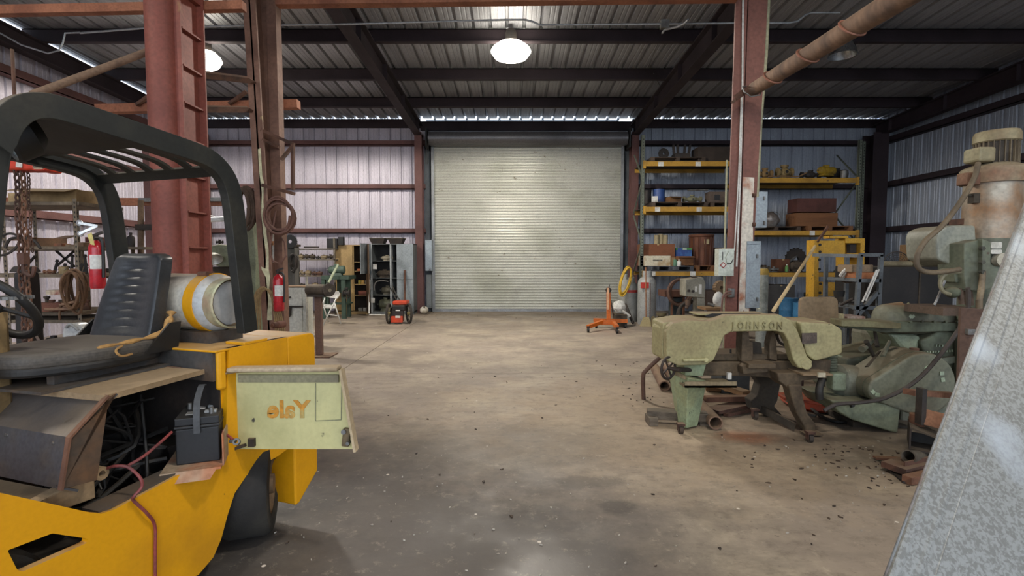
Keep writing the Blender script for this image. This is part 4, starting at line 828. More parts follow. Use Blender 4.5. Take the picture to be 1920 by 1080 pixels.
# top cover sloping back behind the arch and the end cover on the left
def P3(px, py, Y): return W(px, py, Y)
mb = MB(); z0 = W(0, 606, YS).z
mb.prism(rnd(pxz([(1247, 674), (1249, 608), (1290, 601), (1345, 600), (1372, 593), (1455, 593), (1500, 604), (1560, 605), (1575, 612), (1575, 640), (1500, 640), (1480, 622), (1360, 622), (1330, 640), (1300, 674)], YS), .02, 3), 'xz', YS+.1, YS+.42); obj('top_cover', mb, sawc, saw, bev=.02)
a = [W(1249, 612, YS+.04), W(1221, 606, YS+.36), W(1221, 664, YS+.36), W(1249, 680, YS+.04)]
mb = MB(); mb.hexa([(a[3].x, a[3].y, a[3].z), (a[3].x+.05, a[3].y, a[3].z), (a[2].x+.15, a[2].y+.02, a[2].z), (a[2].x, a[2].y, a[2].z), (a[0].x, a[0].y, a[0].z), (a[0].x+.05, a[0].y, a[0].z), (a[1].x+.15, a[1].y+.02, a[1].z), (a[1].x, a[1].y, a[1].z)]); obj('end_cover', mb, sawc, saw, bev=.03)
pr('black_slot', [(1322, 592), (1336, 588), (1425, 587), (1440, 592), (1360, 594), (1335, 597)], YS+.16, .02, black)
z = W(0, 586, YS+.3).z
mb = MB(); mb.bx(W(1300, 0+586, YS+.3).x, W(1428, 586, YS+.3).x, YS+.2, YS+.42, z-.015, z); obj('hood_lid', mb, sawc, saw, bev=.006)
# cast lettering
c = W(1417, 611, YS-.004)
for i_, ch in enumerate('JOHNSON'):
    cc = W(1374+i_*14.6, 611.5-(.6 if 0 < i_ < 6 else 0), YS-.003); text('raised_letter', ch, .088, sawd, saw, Matrix.Translation(cc) @ Matrix.Rotation(PI/2, 4, 'X') @ Matrix.Diagonal((.72, 1, 1, 1)), .009, .001)
pr('maker_plate', [(1504, 625), (1532, 624), (1532, 643), (1504, 645)], YS+.015, .01, mat('4f443c', '6a5d52', .5, 20, .5, .3))
mb = MB(); mb.bar([W(1280, 675, YS-.03), W(1322, 674, YS-.03)], (0, 1, 0), .04, .02); mb.cyl(W(1324, 675, YS-.05), W(1324, 675, YS+.02), .02); obj('pull_handle', mb, mat('b5b084', '9a9468'), saw, bev=.006)
# pivot boss low right
mb = MB(); mb.cyl(W(1512, 684, YS-.02), W(1512, 684, YS+.1), .04, n=18); obj('pivot_boss', mb, sawc, saw, bev=.005)
# bed, vise and ways
pr('saw_bed', [(1290, 680), (1560, 676), (1556, 700), (1470, 712), (1420, 706), (1300, 704)], YS+.16, .3, cast, bev=.01)
pr('bed_rail', [(1338, 664), (1395, 664), (1480, 664), (1480, 674), (1338, 676)], YS+.2, .3, cast, bev=.006)
pr('vise_jaw', [(1390, 668), (1392, 622), (1404, 622), (1406, 640), (1412, 642), (1412, 676), (1390, 678)], YS+.12, .12, cast, bev=.006)
pr('vise_jaw', [(1443, 674), (1443, 644), (1448, 622), (1454, 622), (1456, 644), (1458, 676)], YS+.16, .1, cast, bev=.006)
pr('vise_plate', [(1408, 640), (1428, 643), (1430, 672), (1410, 672)], YS+.22, .05, castd, bev=.004)
mb = MB(); A = W(1406, 679, YS+.02); mb.hexa([(W(1404, 680, YS).x, YS+.0, A.z-.05), (W(1455, 684, YS).x, YS+.0, A.z-.05), (W(1455, 684, YS).x, YS+.2, A.z-.05), (W(1404, 680, YS).x, YS+.2, A.z-.05), (W(1404, 680, YS).x, YS+.0, A.z-.01), (W(1455, 684, YS).x, YS+.0, A.z-.01), (W(1455, 684, YS).x, YS+.2, A.z-.01), (W(1404, 680, YS).x, YS+.2, A.z-.01)]); obj('vise_table', mb, cast, saw, bev=.005)
pr('vise_screw_box', [(1392, 688), (1404, 680), (1440, 692), (1440, 698), (1412, 700), (1394, 702)], YS+.05, .1, cast, bev=.006)
mb = MB(); mb.cyl(W(1370, 672, YS+.25), W(1370, 666, YS+.25), .04); mb.cyl(W(1370, 667, YS+.25), W(1370, 655, YS+.25), .008); obj('clamp_stud', mb, black, saw)
for a_, b_, c_, d_ in ((1470, 628, 1500, 660), (1478, 624, 1506, 650)): mb = MB(); mb.tube(spline([W(a_-14, b_-2, YS+.25), W(a_-8, b_+14, YS+.25), W(c_-18, d_-8, YS+.2), W(c_-6, d_+2, YS+.15)], 5), .012, 7); obj('coolant_hose', mb, grime, saw)
# green tapered leg with caster
def frust(nm, tp, bt, Yt, Yb, dt, db, m, **k):
    (a, b, c), (d, e, f) = tp, bt; A, B, C_, E = W(a, c, Yt), W(b, c, Yt), W(d, f, Yb), W(e, f, Yb)
    mb = MB(); mb.hexa([(C_.x, Yb, C_.z), (E.x, Yb, C_.z), (E.x, Yb+db, C_.z), (C_.x, Yb+db, C_.z), (A.x, Yt, A.z), (B.x, Yt, A.z), (B.x, Yt+dt, A.z), (A.x, Yt+dt, A.z)]); return obj(nm, mb, m, saw, bev=.012, **k)
mb = MB(); tA = W(1265, 702, YS+.12); tB = W(1326, 714, YS+.12); tM = W(1290, 708, YS-.02); bA = W(1273, 800, 4.4); bM_ = W(1287, 803, 4.3); bB = W(1308, 799, 4.4); dd = .26
vs = [bA, bM_, bB, bB+V3(-.02, .12, 0), bA+V3(.02, .12, 0), tA, tM, tB, tB+V3(-.02, dd, 0), tA+V3(.02, dd, 0)]
mb.add(vs, [(i, (i+1) % 5, 5+(i+1) % 5, 5+i) for i in range(5)] + [(4, 3, 2, 1, 0), (5, 6, 7, 8, 9)]); obj('leg', mb, grn, saw, bev=.008, label='pale green tapered sheet leg')
pr('leg_collar', [(1282, 680), (1325, 680), (1318, 706), (1284, 704)], YS+.12, .24, grn, bev=.006)
mb = MB(); a, b = W(1266, 696, YS+.04), W(1374, 716, YS+.02); mb.bx(a.x+.05, b.x, YS-.06, YS+.2, b.z-.03, b.z-.012).bx(a.x+.05, b.x, YS-.06, YS-.05, b.z-.03, b.z+.02); mb.bar([W(1262, 698, YS+.1), W(1285, 708, YS-.06)], (0, 1, 0), .03, .03); obj('drip_tray', mb, mat('8a7d62', '6b5d45', .5, 5, .8, 0, .2, 40), saw)
mb = MB(); p = W(1367, 707, YS); mb.cb(p+V3(0, 0, .01), (.03, .03, .055)); obj('tray_bottle', mb, white, saw)
# handwheel
hc = W(1253, 690, YS+.0); hx_ = Vector((.6, -.8, 0)).normalized(); sx_, sy_, _ = frame(hx_)
mb = MB(); mb.tube([hc + sx_*math.cos(t)*.092 + sy_*math.sin(t)*.092 for t in [2*PI*i/26 for i in range(26)]], .011, 8, closed=True)
for k in range(4): t = k*PI/2+.5; mb.cyl(hc, hc+(sx_*math.cos(t)+sy_*math.sin(t))*.09, .008, n=6)
mb.cyl(hc, hc+hx_*.12, .016); hw_ = obj('handwheel', mb, mat('3b322d', '2c2623', .5, 8, .6, .2), saw)
mb = MB(); mb.cyl(W(1262, 692, YS+.02), W(1300, 694, YS+.16), .02); obj('wheel_shaft', mb, castd, saw)
# rear leg and right curved leg
pr('leg', [(1416, 706), (1466, 706), (1462, 730), (1458, 752), (1452, 762), (1466, 778), (1466, 790), (1412, 770), (1408, 752), (1420, 742), (1426, 720)], YS+.42, .14, castd, bev=.01)
mb = MB(); mb.bar([W(1425, 765, YS+.45), W(1490, 800, YS+.05)], (.4, 1, 0), .05, .06); obj('leg_brace', mb, castd, saw)
pr('leg', [(1478, 722), (1504, 722), (1506, 745), (1514, 775), (1530, 795), (1530, 810), (1512, 812), (1508, 800), (1494, 775), (1484, 745)], YS+.0, .12, cast, bev=.012)
pr('leg_bracket', [(1458, 700), (1540, 698), (1552, 700), (1552, 710), (1504, 714), (1502, 730), (1478, 728), (1460, 714)], YS+.02, .24, cast, bev=.01)
mb = MB(); p = W(1525, 700, YS+.0); mb.bx(W(1496, 700, YS).x, W(1551, 700, YS).x, YS-.08, YS+.22, p.z-.005, p.z+.012); obj('foot_shelf', mb, mat('8a745a', '6d5a45', .5, 5, .8, 0, .2, 40, .6), saw, bev=.004)
mb = MB(); p = W(1540, 703, YS-.09); mb.cb(p, (.06, .02, .04)); obj('paper_tag', mb, mat('b5ac94'), saw)
def caster(px, py, Y, r, name='caster'):
    p = W(px, py, Y); g = V3(p.x, Y, r); mb = MB(); mb.cyl(g-V3(.016, 0, 0), g+V3(.016, 0, 0), r, n=18); w_ = obj(name, mb, mat('3a322b', '5a4a3a', .5, 10, .8), saw)
    q = MB(); q.bx(g.x-.03, g.x+.03, Y-.03, Y+.03, 2*r+.002, 2*r+.02).bx(g.x-.024, g.x-.018, Y-.02, Y+.02, r-.01, 2*r).bx(g.x+.018, g.x+.024, Y-.02, Y+.02, r-.01, 2*r); obj('caster_fork', q, rust, w_)
caster(1276, 810, G(0, 813).y, .035); caster(1518, 828, G(0, 829).y, .035); caster(1415, 782, G(0, 786).y, .04)
mb = MB(); mb.tube([W(1276, 795, 4.4), W(1276, 806, 4.35)], .012); mb.cb(W(1521, 812, 4.2), (.14, .1, .01)); mb.tube([W(1518, 813, 4.2), W(1518, 822, 4.15)], .01); obj('leveling_foot', mb, cast, saw)
# ================================================================ things lying round the saw
def pipe(label, a, b, r, m=rust, wall=.12, name='steel_pipe', group=None, cat='pipe'):
    a, b = Vector(a), Vector(b); L_ = (b-a).length; ri = r*(1-wall*1.6); mb = MB(); mb.lathe([(ri, L_*.5), (ri, 0), (r, 0), (r, L_), (ri, L_), (ri, L_*.5)], a, b-a, 22)
    return one(name, label, cat, mb, m, a, group)
pd = mat('7d6350', '5d4639', .5, 4, .8, 0, .3, 40, .5, '9a8468')
def gp_(px, py, z): return G(px, py, z)
pipe('thick rusty pipe poking out beside the wooden skid under the saw', gp_(1342, 793, .07), gp_(1250, 690, .07), .06, pd)
pipe('rusty pipe end lying on the floor behind the saw handwheel', gp_(1246, 724, .06), gp_(1228, 690, .06), .058, pd)
pipe('second rusty pipe lying close behind the pipe end near the handwheel', gp_(1262, 726, .05)+V3(.07, .1, 0), gp_(1246, 694, .05)+V3(.05, .1, 0), .05, pd)
mb = MB(); mb.tube(spline([V3(W(1207, 732, 5.3).x, 5.3, 0), W(1206, 706, 5.3), W(1212, 694, 5.3), W(1240, 668, 5.3)], 5), .022, 9); one('bent_rail', 'bent brown tube rail standing on the floor behind the saw end cover', 'tube', mb, mat('5f4335', '4a342a'), V3(W(1207, 732, 5.3).x, 5.3, 0))
mb = MB(); mb.tube([G(1265, 742, .0), G(1262, 700, .22)], .022, 9); one('bent_rail', 'short brown tube upright beside the green saw leg', 'tube', mb, mat('5f4335', '4a342a'), G(1265, 742))
sk_ = thing('wooden_skid', 'dark weathered wooden beam on short blocks behind the green saw leg', 'beam', G(1270, 790))
wd = mat('6b6052', '4b4238', .5, 3, .85, 0, .4, 30, .4, '8a7f6e', stretch=(.6, 6, 6))
A, B = G(1215, 795), G(1325, 800); 
a, b = W(1213, 778, A.y+.06), W(1326, 786, A.y-.04); mb = MB(); mb.cb((a+b)/2+V3(0, 0, .02), ((b-a).length, .12, .075), math.atan2(b.y-a.y, b.x-a.x)); obj('beam', mb, wd, sk_, bev=.008)
for px in (1222, 1316): p = W(px, 790, A.y); mb = MB(); mb.cb((p.x, A.y+.01, .038), (.08, .16, .075)); obj('block', mb, wd, sk_, bev=.006)
def lumber(label, a, b, wd_, th_, m=rust, name='steel_flat', cat='scrap', group=None, roll=0):
    a, b = Vector(a), Vector(b); mb = MB(); side = Vector((-(b-a).y, (b-a).x, 0)); mb.bar([a, b], side, wd_, th_); return one(name, label, cat, mb, m, a, group)
lumber('long orange-brown flat bar lying behind the saw, topmost', G(1322, 748, .10), G(1424, 746, .10), .08, .05, rust2)
lumber('wide dark rusty plate lying behind the saw leg', G(1335, 770, .05), G(1420, 752, .05), .16, .03, rust)
lumber('narrow rusty strip in front of the wide plate behind the saw', G(1360, 778, .02), G(1425, 764, .02), .05, .03, rust)
lumber('weathered timber slanting back under the saw bed', G(1328, 715, .12), G(1400, 738, .12), .10, .05, wood, 'timber', 'timber')
lumber('second timber slanting below the first under the saw bed', G(1325, 740, .04)+V3(.1, .3, 0), G(1410, 742, .04)+V3(0, .25, 0), .12, .04, wood, 'timber', 'timber')
mb = MB(); p = G(1385, 738); mb.bx(p.x-.19, p.x+.12, p.y, p.y+.3, 0, W(0, 700, p.y).z); one('steel_box', 'dark blue-grey steel box on the floor behind the saw bed', 'box', mb, mat('3d4246', '2c3033', .5, 4, .6), p, bev=.006)
mb = MB(); mb.tube(spline([G(1462, 738, .15), G(1480, 755, .1), G(1500, 772, .02), G(1530, 780, .01)], 6), .012, 7); one('hose', 'grey hose curving over the floor behind the right saw leg', 'hose', mb, steel, G(1480, 755))
redm = mat('b0482a', '8f3f28', .4, 5, .5, 0, .08, 40, .3)
mb = MB(); a, b = G(1462, 742, .16), G(1535, 752, .16); mb.bar([a, b], (.1, 1, 0), .22, .03); one('orange_plate', 'orange painted steel plate lying behind the right saw leg', 'plate', mb, redm, a, bev=.006)
mb = MB(); p = G(1575, 772, .0); mb.lathe([(0, .16), (.3, .12), (.34, .03), (.30, .0), (0, 0)], p+V3(-.08, .22, 0), (0, 0, 1), 28); one('orange_disc', 'round orange-red cover lying on the floor under the green machine', 'cover', mb, redm, p)
mb = MB(); mb.tube(spline([G(1520, 765, .04), G(1545, 783, .02), G(1575, 792, .02), G(1600, 786, .02), G(1575, 770, .1), W(1600, 760, 4.2)], 6), .014, 7); one('power_cable', 'black cable looped on the floor in front of the orange cover', 'cable', mb, black, G(1545, 783))
# ================================================================ green machine tool behind the saw
gm = mat('707260', '5f5949', .5, 3, .6, 0, .25, 35, .75, '7a6a55', spk='b9c7ac', sp=.735, sscale=9)
gmd = mat('5f6552', '4a4a3c', .5, 4, .7, 0, .3, 35, .5, '75654f')
YG = 4.25
mach = thing('machine_tool', 'heavy green machine tool with a large rounded belt cover and ram', 'machine', G(1650, 800))
def prg(nm, poly, Y, dep, m, bev=.01, r=0, par=None, **k):
    q = pxz(poly, Y); q = rnd(q, r, 5) if r else q; mb = MB(); mb.prism(q, 'xz', Y, Y+dep); return obj(nm, mb, m, par or mach, bev=bev, seg=3, **k)
# pedestal and base
prg('base', [(1556, 750), (1600, 752), (1690, 758), (1684, 812), (1672, 810), (1600, 788), (1572, 772)], YG, .5, mat('7b826a', '65664f', .5, 3, .6, 0, .2, 35, .4, spk='3c3f38', sp=.71, sscale=12), .015)
prg('plinth', [(1600, 790), (1708, 800), (1708, 826), (1680, 828), (1600, 812)], YG+.15, .5, castd, .01)
prg('column_body', [(1690, 800), (1690, 640), (1700, 615), (1860, 600), (1860, 800)], YG+.35, .7, gm, .03)
prg('bed_housing', [(1580, 740), (1590, 672), (1640, 664), (1700, 650), (1700, 760)], YG+.4, .5, gmd, .03)
# belt cover: small end lower left, large end right
def belt(c0, r0, c1, r1):
    a = math.atan2(c1[1]-c0[1], c1[0]-c0[0]); d = math.hypot(c1[0]-c0[0], c1[1]-c0[1]); b = math.acos((r0-r1)/d)
    return [(c0[0]+r0*math.cos(a+t), c0[1]+r0*math.sin(a+t)) for t in [b+(2*PI-2*b)*i/14 for i in range(15)]] + [(c1[0]+r1*math.cos(a+t), c1[1]+r1*math.sin(a+t)) for t in [-b+2*b*i/18 for i in range(19)]]
c0 = W(1634, 724, YG+.1); c1 = W(1712, 715, YG+.1); r0 = 24/F*4.3; r1 = 60/F*4.3
mb = MB(); mb.prism(belt((c0.x, c0.z), r0, (c1.x, c1.z), r1), 'xz', YG-.02, YG+.34); obj('belt_cover', mb, gm, mach, bev=.02, seg=3)
mb = MB(); mb.prism(belt((c0.x, c0.z), r0*1.03, (c1.x, c1.z), r1*1.015), 'xz', YG+.05, YG+.06); obj('cover_seam', mb, gmd, mach)
for px, py in ((1637, 735), (1645, 740), (1766, 700), (1768, 712), (1738, 690), (1748, 740)):
    p = W(px, py, YG-.025); mb = MB(); mb.cb(p, (.03, .006, .035), 0, 0, px*.7); obj('paint_flake', mb, mat('a9b79c', '8fa085'), mach)
mb = MB(); p = W(1714, 660, YG+.15); mb.cyl(p-V3(0, 0, .02), p+V3(0, 0, .035), .035, n=16); obj('oil_cap', mb, rust, mach)
# motor behind the small pulley
mc = W(1586, 716, YG+.30); md = Vector((.95, .1, -.12)).normalized()
mb = MB(); mb.lathe([(0, 0), (.08, .005), (.125, .03), (.15, .05), (.155, .1), (.155, .2), (.145, .21), (.145, .3), (0, .3)], mc-md*.14, md, 26); mo = obj('drive_motor', mb, mat('74786a', '5f5a4b', .5, 4, .6, 0, .2, 40, .6, '76664f', spk='b9c7ac', sp=.72, sscale=14), mach)
mb = MB(); mb.cb(W(1568, 714, YG+.16), (.12, .1, .15)); obj('terminal_box', mb, mat('808b74', '6a6f5a', .5, 6, .6), mo, bev=.015)
mb = MB()
for k in range(9): p = W(1545, 668+k*5.5, YG+.2); mb.cyl(p, p+V3(.10, 0, 0), .045, n=12)
mb = MB(); mb.lathe([(.05+.006*(i % 2), i*.012) for i in range(26)], W(1556, 715, YG+.3), (0, 0, 1), 14); obj('spring_boot', mb, gmd, mach)
mb = MB(); mb.tube(spline([W(1541, 712, YG-.05), W(1536, 730, YG-.1), W(1537, 748, YG-.1)], 5), .03, 10); obj('black_boot', mb, black, mach)
prg('gearbox', [(1578, 668), (1625, 662), (1630, 690), (1580, 696)], YG+.5, .4, mat('808b74', '6a6f5a', .5, 6, .6, 0, .2), .01)
# ram and table
a, b = W(1668, 598, YG+.35), W(1840, 600, YG+.35)
mb = MB(); mb.lathe([(0, -.02), (.07, -.015), (.125, .02), (.135, .05), (.135, .9), (0, .9)], a-V3(.1, 0, 0), b-a, 26); obj('ram', mb, gm, mach)
prg('table_rail', [(1580, 600), (1850, 606), (1850, 620), (1660, 624), (1580, 614)], YG+.18, .16, gmd, .008)
prg('table_bar', [(1578, 600), (1690, 606), (1690, 617), (1578, 612)], YG+.05, .16, mat('6f6b4c', '5a5038', .5, 5, .7, 0, .2), .006)
for k in range(5): p = W(1705+k*22, 603, YG+.17); mb = MB(); mb.cyl(p, p+V3(0, -.02, 0), .01, n=8); obj('bolt_head', mb, gmd, mach)
mb = MB(); q = pxz([(1660, 624), (1720, 628), (1714, 655), (1700, 668), (1680, 650)], YG+.3); mb.prism(q, 'xz', YG+.25, YG+.6); obj('knee_casting', mb, mat('808b74', '6a6f5a', .5, 4, .5, 0, .2), mach, bev=.03)
prg('head_casting', [(1725, 640), (1760, 622), (1850, 622), (1850, 700), (1790, 710), (1765, 668), (1735, 665)], YG+.22, .3, gmd, .02)
prg('panel_ledge', [(1760, 672), (1795, 668), (1800, 680), (1770, 684)], YG+.18, .06, gm, .006)
for k in range(12): p = W(1728+k*5.2, 661-.3*k, YG+.21); mb = MB(); mb.cb(p, (.012, .012, .018)); obj('raised_mark', mb, mat('9aa388', '7d8570'), mach)
for k in range(4): p = W(1755+k*6, 648, YG+.21); mb = MB(); mb.cb(p, (.01, .012, .02)); obj('raised_mark', mb, mat('9aa388', '7d8570'), mach)
# clutter on top of the ram
mb = MB(); mb.cyl(W(1660, 578, YG+.35), W(1690, 574, YG+.35), .04, n=12); obj('wood_block', mb, wood, mach)
mb = MB(); mb.cyl(W(1702, 570, YG+.35), W(1715, 578, YG+.35), .016); mb.cyl(W(1715, 584, YG+.35), W(1715, 570, YG+.35), .035, .02); mb.cyl(W(1728, 582, YG+.35), W(1728, 570, YG+.35), .015); obj('lever', mb, mat('8b8a68', '6f6b4c', .5, 8, .7), mach)
# levers and links in the left end
for k, (a, b, c, d, r) in enumerate(((1624, 640, 1640, 672, .02), (1616, 655, 1634, 640, .03), (1645, 650, 1640, 620, .018), (1655, 668, 1668, 640, .02), (1626, 690, 1650, 660, .02))):
    mb = MB(); mb.cyl(W(a, b, YG+.2), W(c, d, YG+.3), r, r*.7, 10); obj('lever', mb, gm if k % 2 else castd, mach)
# cable sweeping in front
cab = mat('4a423d', '3a3431', .5, 6, .6)
mb = MB(); mb.tube(spline([W(1815, 540, YG-.3), W(1812, 590, YG-.25), W(1775, 650, YG-.2), W(1720, 712, YG-.15), W(1665, 744, YG-.12), W(1620, 754, YG-.1), W(1570, 758, YG-.1), W(1545, 770, YG-.1)], 8), .016, 8); one('power_cable', 'thick dark cable sweeping down in front of the green belt cover', 'cable', mb, cab, W(1665, 744, YG-.12))
# brown post beside the machine
mb = MB(); a = W(1802, 578, 3.75); b = W(1800, 740, 3.75); mb.hexa([(b.x-.01, 3.75, .0), (b.x+.18, 3.65, 0), (b.x+.18, 3.67, 0), (b.x-.01, 3.77, 0), (a.x, 3.75, a.z), (a.x+.16, 3.65, a.z), (a.x+.16, 3.67, a.z), (a.x, 3.77, a.z)]); one('steel_plate', 'brown steel plate post standing between the green machine and the galvanised sheet', 'plate', mb, mat('5c463a', '49382f', .5, 3, .8, 0, .2, 40, .3), b)
mb = MB(); mb.cb(W(1824, 622, 3.72), (.09, .03, .04)); one('metal_block', 'small pale metal block on the side of the brown plate post', 'block', mb, steel, W(1824, 622, 3.72))
# ================================================================ radial drill head
YR = 4.35
drl = thing('radial_drill', 'tall green radial drill with a round rusty upper housing and top motor', 'drill', G(1880, 760))
dg_ = mat('646a58', '56574a', .5, 3, .55, 0, .15, 35, .3, spk='4a3d30', sp=.72, sscale=14)
rs_ = mat('a19a8b', '8b6a4c', .42, 3, .4, .3, .1, 40, .3, spk='6b3f2a', sp=.73, sscale=4)
cx = W(1880, 0, YR).x
def zz(py, Y=YR): return W(1880, py, Y).z
mb = MB(); R1 = 43/F*YR*1.0; mb.lathe([(0, 0), (R1, 0), (R1, zz(345)-zz(450)), (0, zz(345)-zz(450))], (cx, YR, zz(448)), n=36); obj('upper_housing', mb, rs_, drl)
mb = MB(); mb.lathe([(0, 0), (R1*1.12, 0), (R1*1.14, .02), (R1*1.14, .12), (R1*1.05, .135), (R1*.6, .17), (0, .17)], (cx, YR, zz(345)), n=36); obj('housing_collar', mb, mat('8b8168', '7a4a33', .5, 2.5, .6, 0, .2, 40, .5), drl)
mb = MB(); mb.cb((cx-R1-.06, YR-.05, zz(338)), (.12, .1, .1)); obj('collar_lug', mb, mat('7a5a44', '5f4030', .5, 6, .7), drl, bev=.008)
mr = 33/F*YR; mb = MB(); z0 = zz(310); z1 = zz(267)
mb.lathe([(0, 0), (mr*.9, 0), (mr*.9, z1-z0), (0, z1-z0)], (cx+.01, YR, z0), n=24); mo = obj('top_motor', mb, mat('3f382f', '2e2923', .5, 8, .7), drl)
for k in range(26):
    a = 2*PI*k/26; mb = MB(); mb.cb((cx+.01+math.cos(a)*mr*.93, YR+math.sin(a)*mr*.93, (z0+z1)/2), (.02, .007, z1-z0-.01), a); obj('cooling_fin', mb, mat('655a47', '4f4538', .5, 8, .7), mo)
mb = MB(); zc_ = zz(267); mb.lathe([(mr*.95, -.01), (mr*1.04, 0), (mr*1.04, .06), (mr*.97, .085), (mr*.5, .095), (0, .095)], (cx+.01, YR, zc_), n=30); obj('fan_cap', mb, mat('8f8769', '78694f', .5, 4, .6, 0, .1, 40, .6), drl)
mb = MB(); mb.cb(W(1836, 292, YR-.05), (.14, .16, .12)); obj('terminal_box', mb, mat('8f8a6c', '766a50', .5, 4, .6, 0, .1, 40, .6), mo, bev=.02)
# lower body, gearbox
R2 = R1*1.02; mb = MB(); mb.lathe([(0, 0), (R2, 0), (R2, 1.3-0), (0, 1.3)], (cx, YR, zz(448)-1.3), n=36); obj('lower_housing', mb, dg_, drl)
def prd(nm, poly, Y, dep, m, bev=.01, r=0, par=None):
    q = pxz(poly, Y); q = rnd(q, r, 5) if r else q; mb = MB(); mb.prism(q, 'xz', Y, Y+dep); return obj(nm, mb, m, par or drl, bev=bev, seg=3)
q = prd('gearbox_cover', [(1755, 445), (1760, 430), (1782, 422), (1830, 422), (1834, 500), (1790, 500), (1758, 486)], YR-.12, .34, mat('86887b', '6f6f62', .5, 2.5, .5, 0, .08, 40, .5), .03, .03)
t_ = W(1790, 484, YR-.125); text('painted_number', '22', .06, mat('d8d4c0'), q, Matrix.Translation(t_) @ Matrix.Rotation(PI/2, 4, 'X'), .001, .0015)
prd('slide_housing', [(1808, 456), (1842, 448), (1843, 546), (1812, 544), (1808, 520)], YR-.26, .26, dg_, .008)
prd('clamp_plate', [(1842, 448), (1858, 454), (1858, 540), (1842, 546)], YR-.3, .14, dg_, .006)
prd('small_bracket', [(1788, 505), (1810, 500), (1812, 530), (1792, 530)], YR-.2, .15, dg_, .01)
for py in (466, 492, 510): p = W(1838, py, YR-.31); mb = MB(); mb.cyl(p, p+V3(0, -.03, 0), .018, n=6); obj('bolt_head', mb, mat('4a4a40'), drl)
for (a, b, nm, m_) in (((1856, 454), (1876, 466), 'name_plate', white), ((1856, 468), (1876, 476), 'name_plate', white)):
    A, B = W(*a, YR-R2-.0), W(*b, YR-R2-.0); mb = MB(); mb.prism(rnd([(A.x, B.z), (B.x, B.z), (B.x, A.z), (A.x, A.z)], .012 if m_ else 0, 4), 'xz', YR-R2-.012, YR-R2+.03); obj(nm, mb, mat('c9c7bd', 'a9a79c', .4, 8), drl)
p = W(1882, 487, YR-R2-.02); mb = MB(); mb.cyl(p, p+V3(.0, .05, 0), .055, n=20); obj('dial_plate', mb, mat('b0aa98', '8a806c', .4, 6), drl)
mb = MB(); mb.tube(spline([W(1843, 508, YR-.32), W(1840, 540, YR-.34), W(1836, 565, YR-.36)], 4), .018, 9, rr=[.02, .02, .021, .021, .022, .022, .021, .02, .018]); mb.cyl(W(1836, 562, YR-.36), W(1836, 578, YR-.36), .022); obj('feed_handle', mb, mat('84745a', '5f5140', .5, 5, .6), drl)
p = W(1786, 548, YR-.2); mb = MB(); mb.ball(p, .055, 14, 8, (1, 1, .85)); obj('knob', mb, gmd, drl)
mb = MB(); mb.cyl(W(1800, 540, YR-.2), W(1803, 570, YR-.2), .02); mb.cyl(W(1815, 545, YR-.2), W(1818, 572, YR-.2), .028); mb.bx(W(1785, 0, YR-.25).x, W(1850, 0, YR-.25).x, YR-.3, YR+.1, zz(585), zz(571)); obj('spindle_nose', mb, mat('5c4a3c', '443629', .5, 8, .7), drl)
# flexible conduits of the drill
fx = mat('6a5c48', '54493a', .5, 8, .7)
mb = MB(); mb.tube(spline([W(1834, 306, YR-.1), W(1826, 335, YR-.15), W(1800, 380, YR-.2), W(1765, 425, YR-.25), W(1735, 452, YR-.28), W(1719, 482, YR-.3), W(1724, 504, YR-.3), W(1750, 511, YR-.3), W(1800, 505, YR-.3)], 8), .02, 9); obj('flexible_conduit', mb, fx, drl)
mb = MB(); mb.tube(spline([W(1800, 510, YR-.26), W(1775, 513, YR-.28), W(1763, 528, YR-.28), W(1768, 546, YR-.28), W(1782, 552, YR-.28)], 7), .014, 8); obj('flexible_conduit', mb, mat('7d7860', '5f5a48'), drl)
mb = MB(); mb.tube([W(1772, 526, YR-.2), W(1758, 560, YR-.2), W(1752, 572, YR-.2)], .01, 6); obj('thin_rod', mb, steel, drl)
mb = MB(); p = W(1826, 372, YR-.05); mb.cb(p, (.05, .06, .08)).cyl(p+V3(0, 0, .02), p+V3(-.07, 0, .03), .012); obj('oil_fitting', mb, castd, drl)
mb = MB(); p = W(1815, 416, YR+.1); mb.cb(p, (.16, .2, .05)); obj('cover_block', mb, rust, drl)
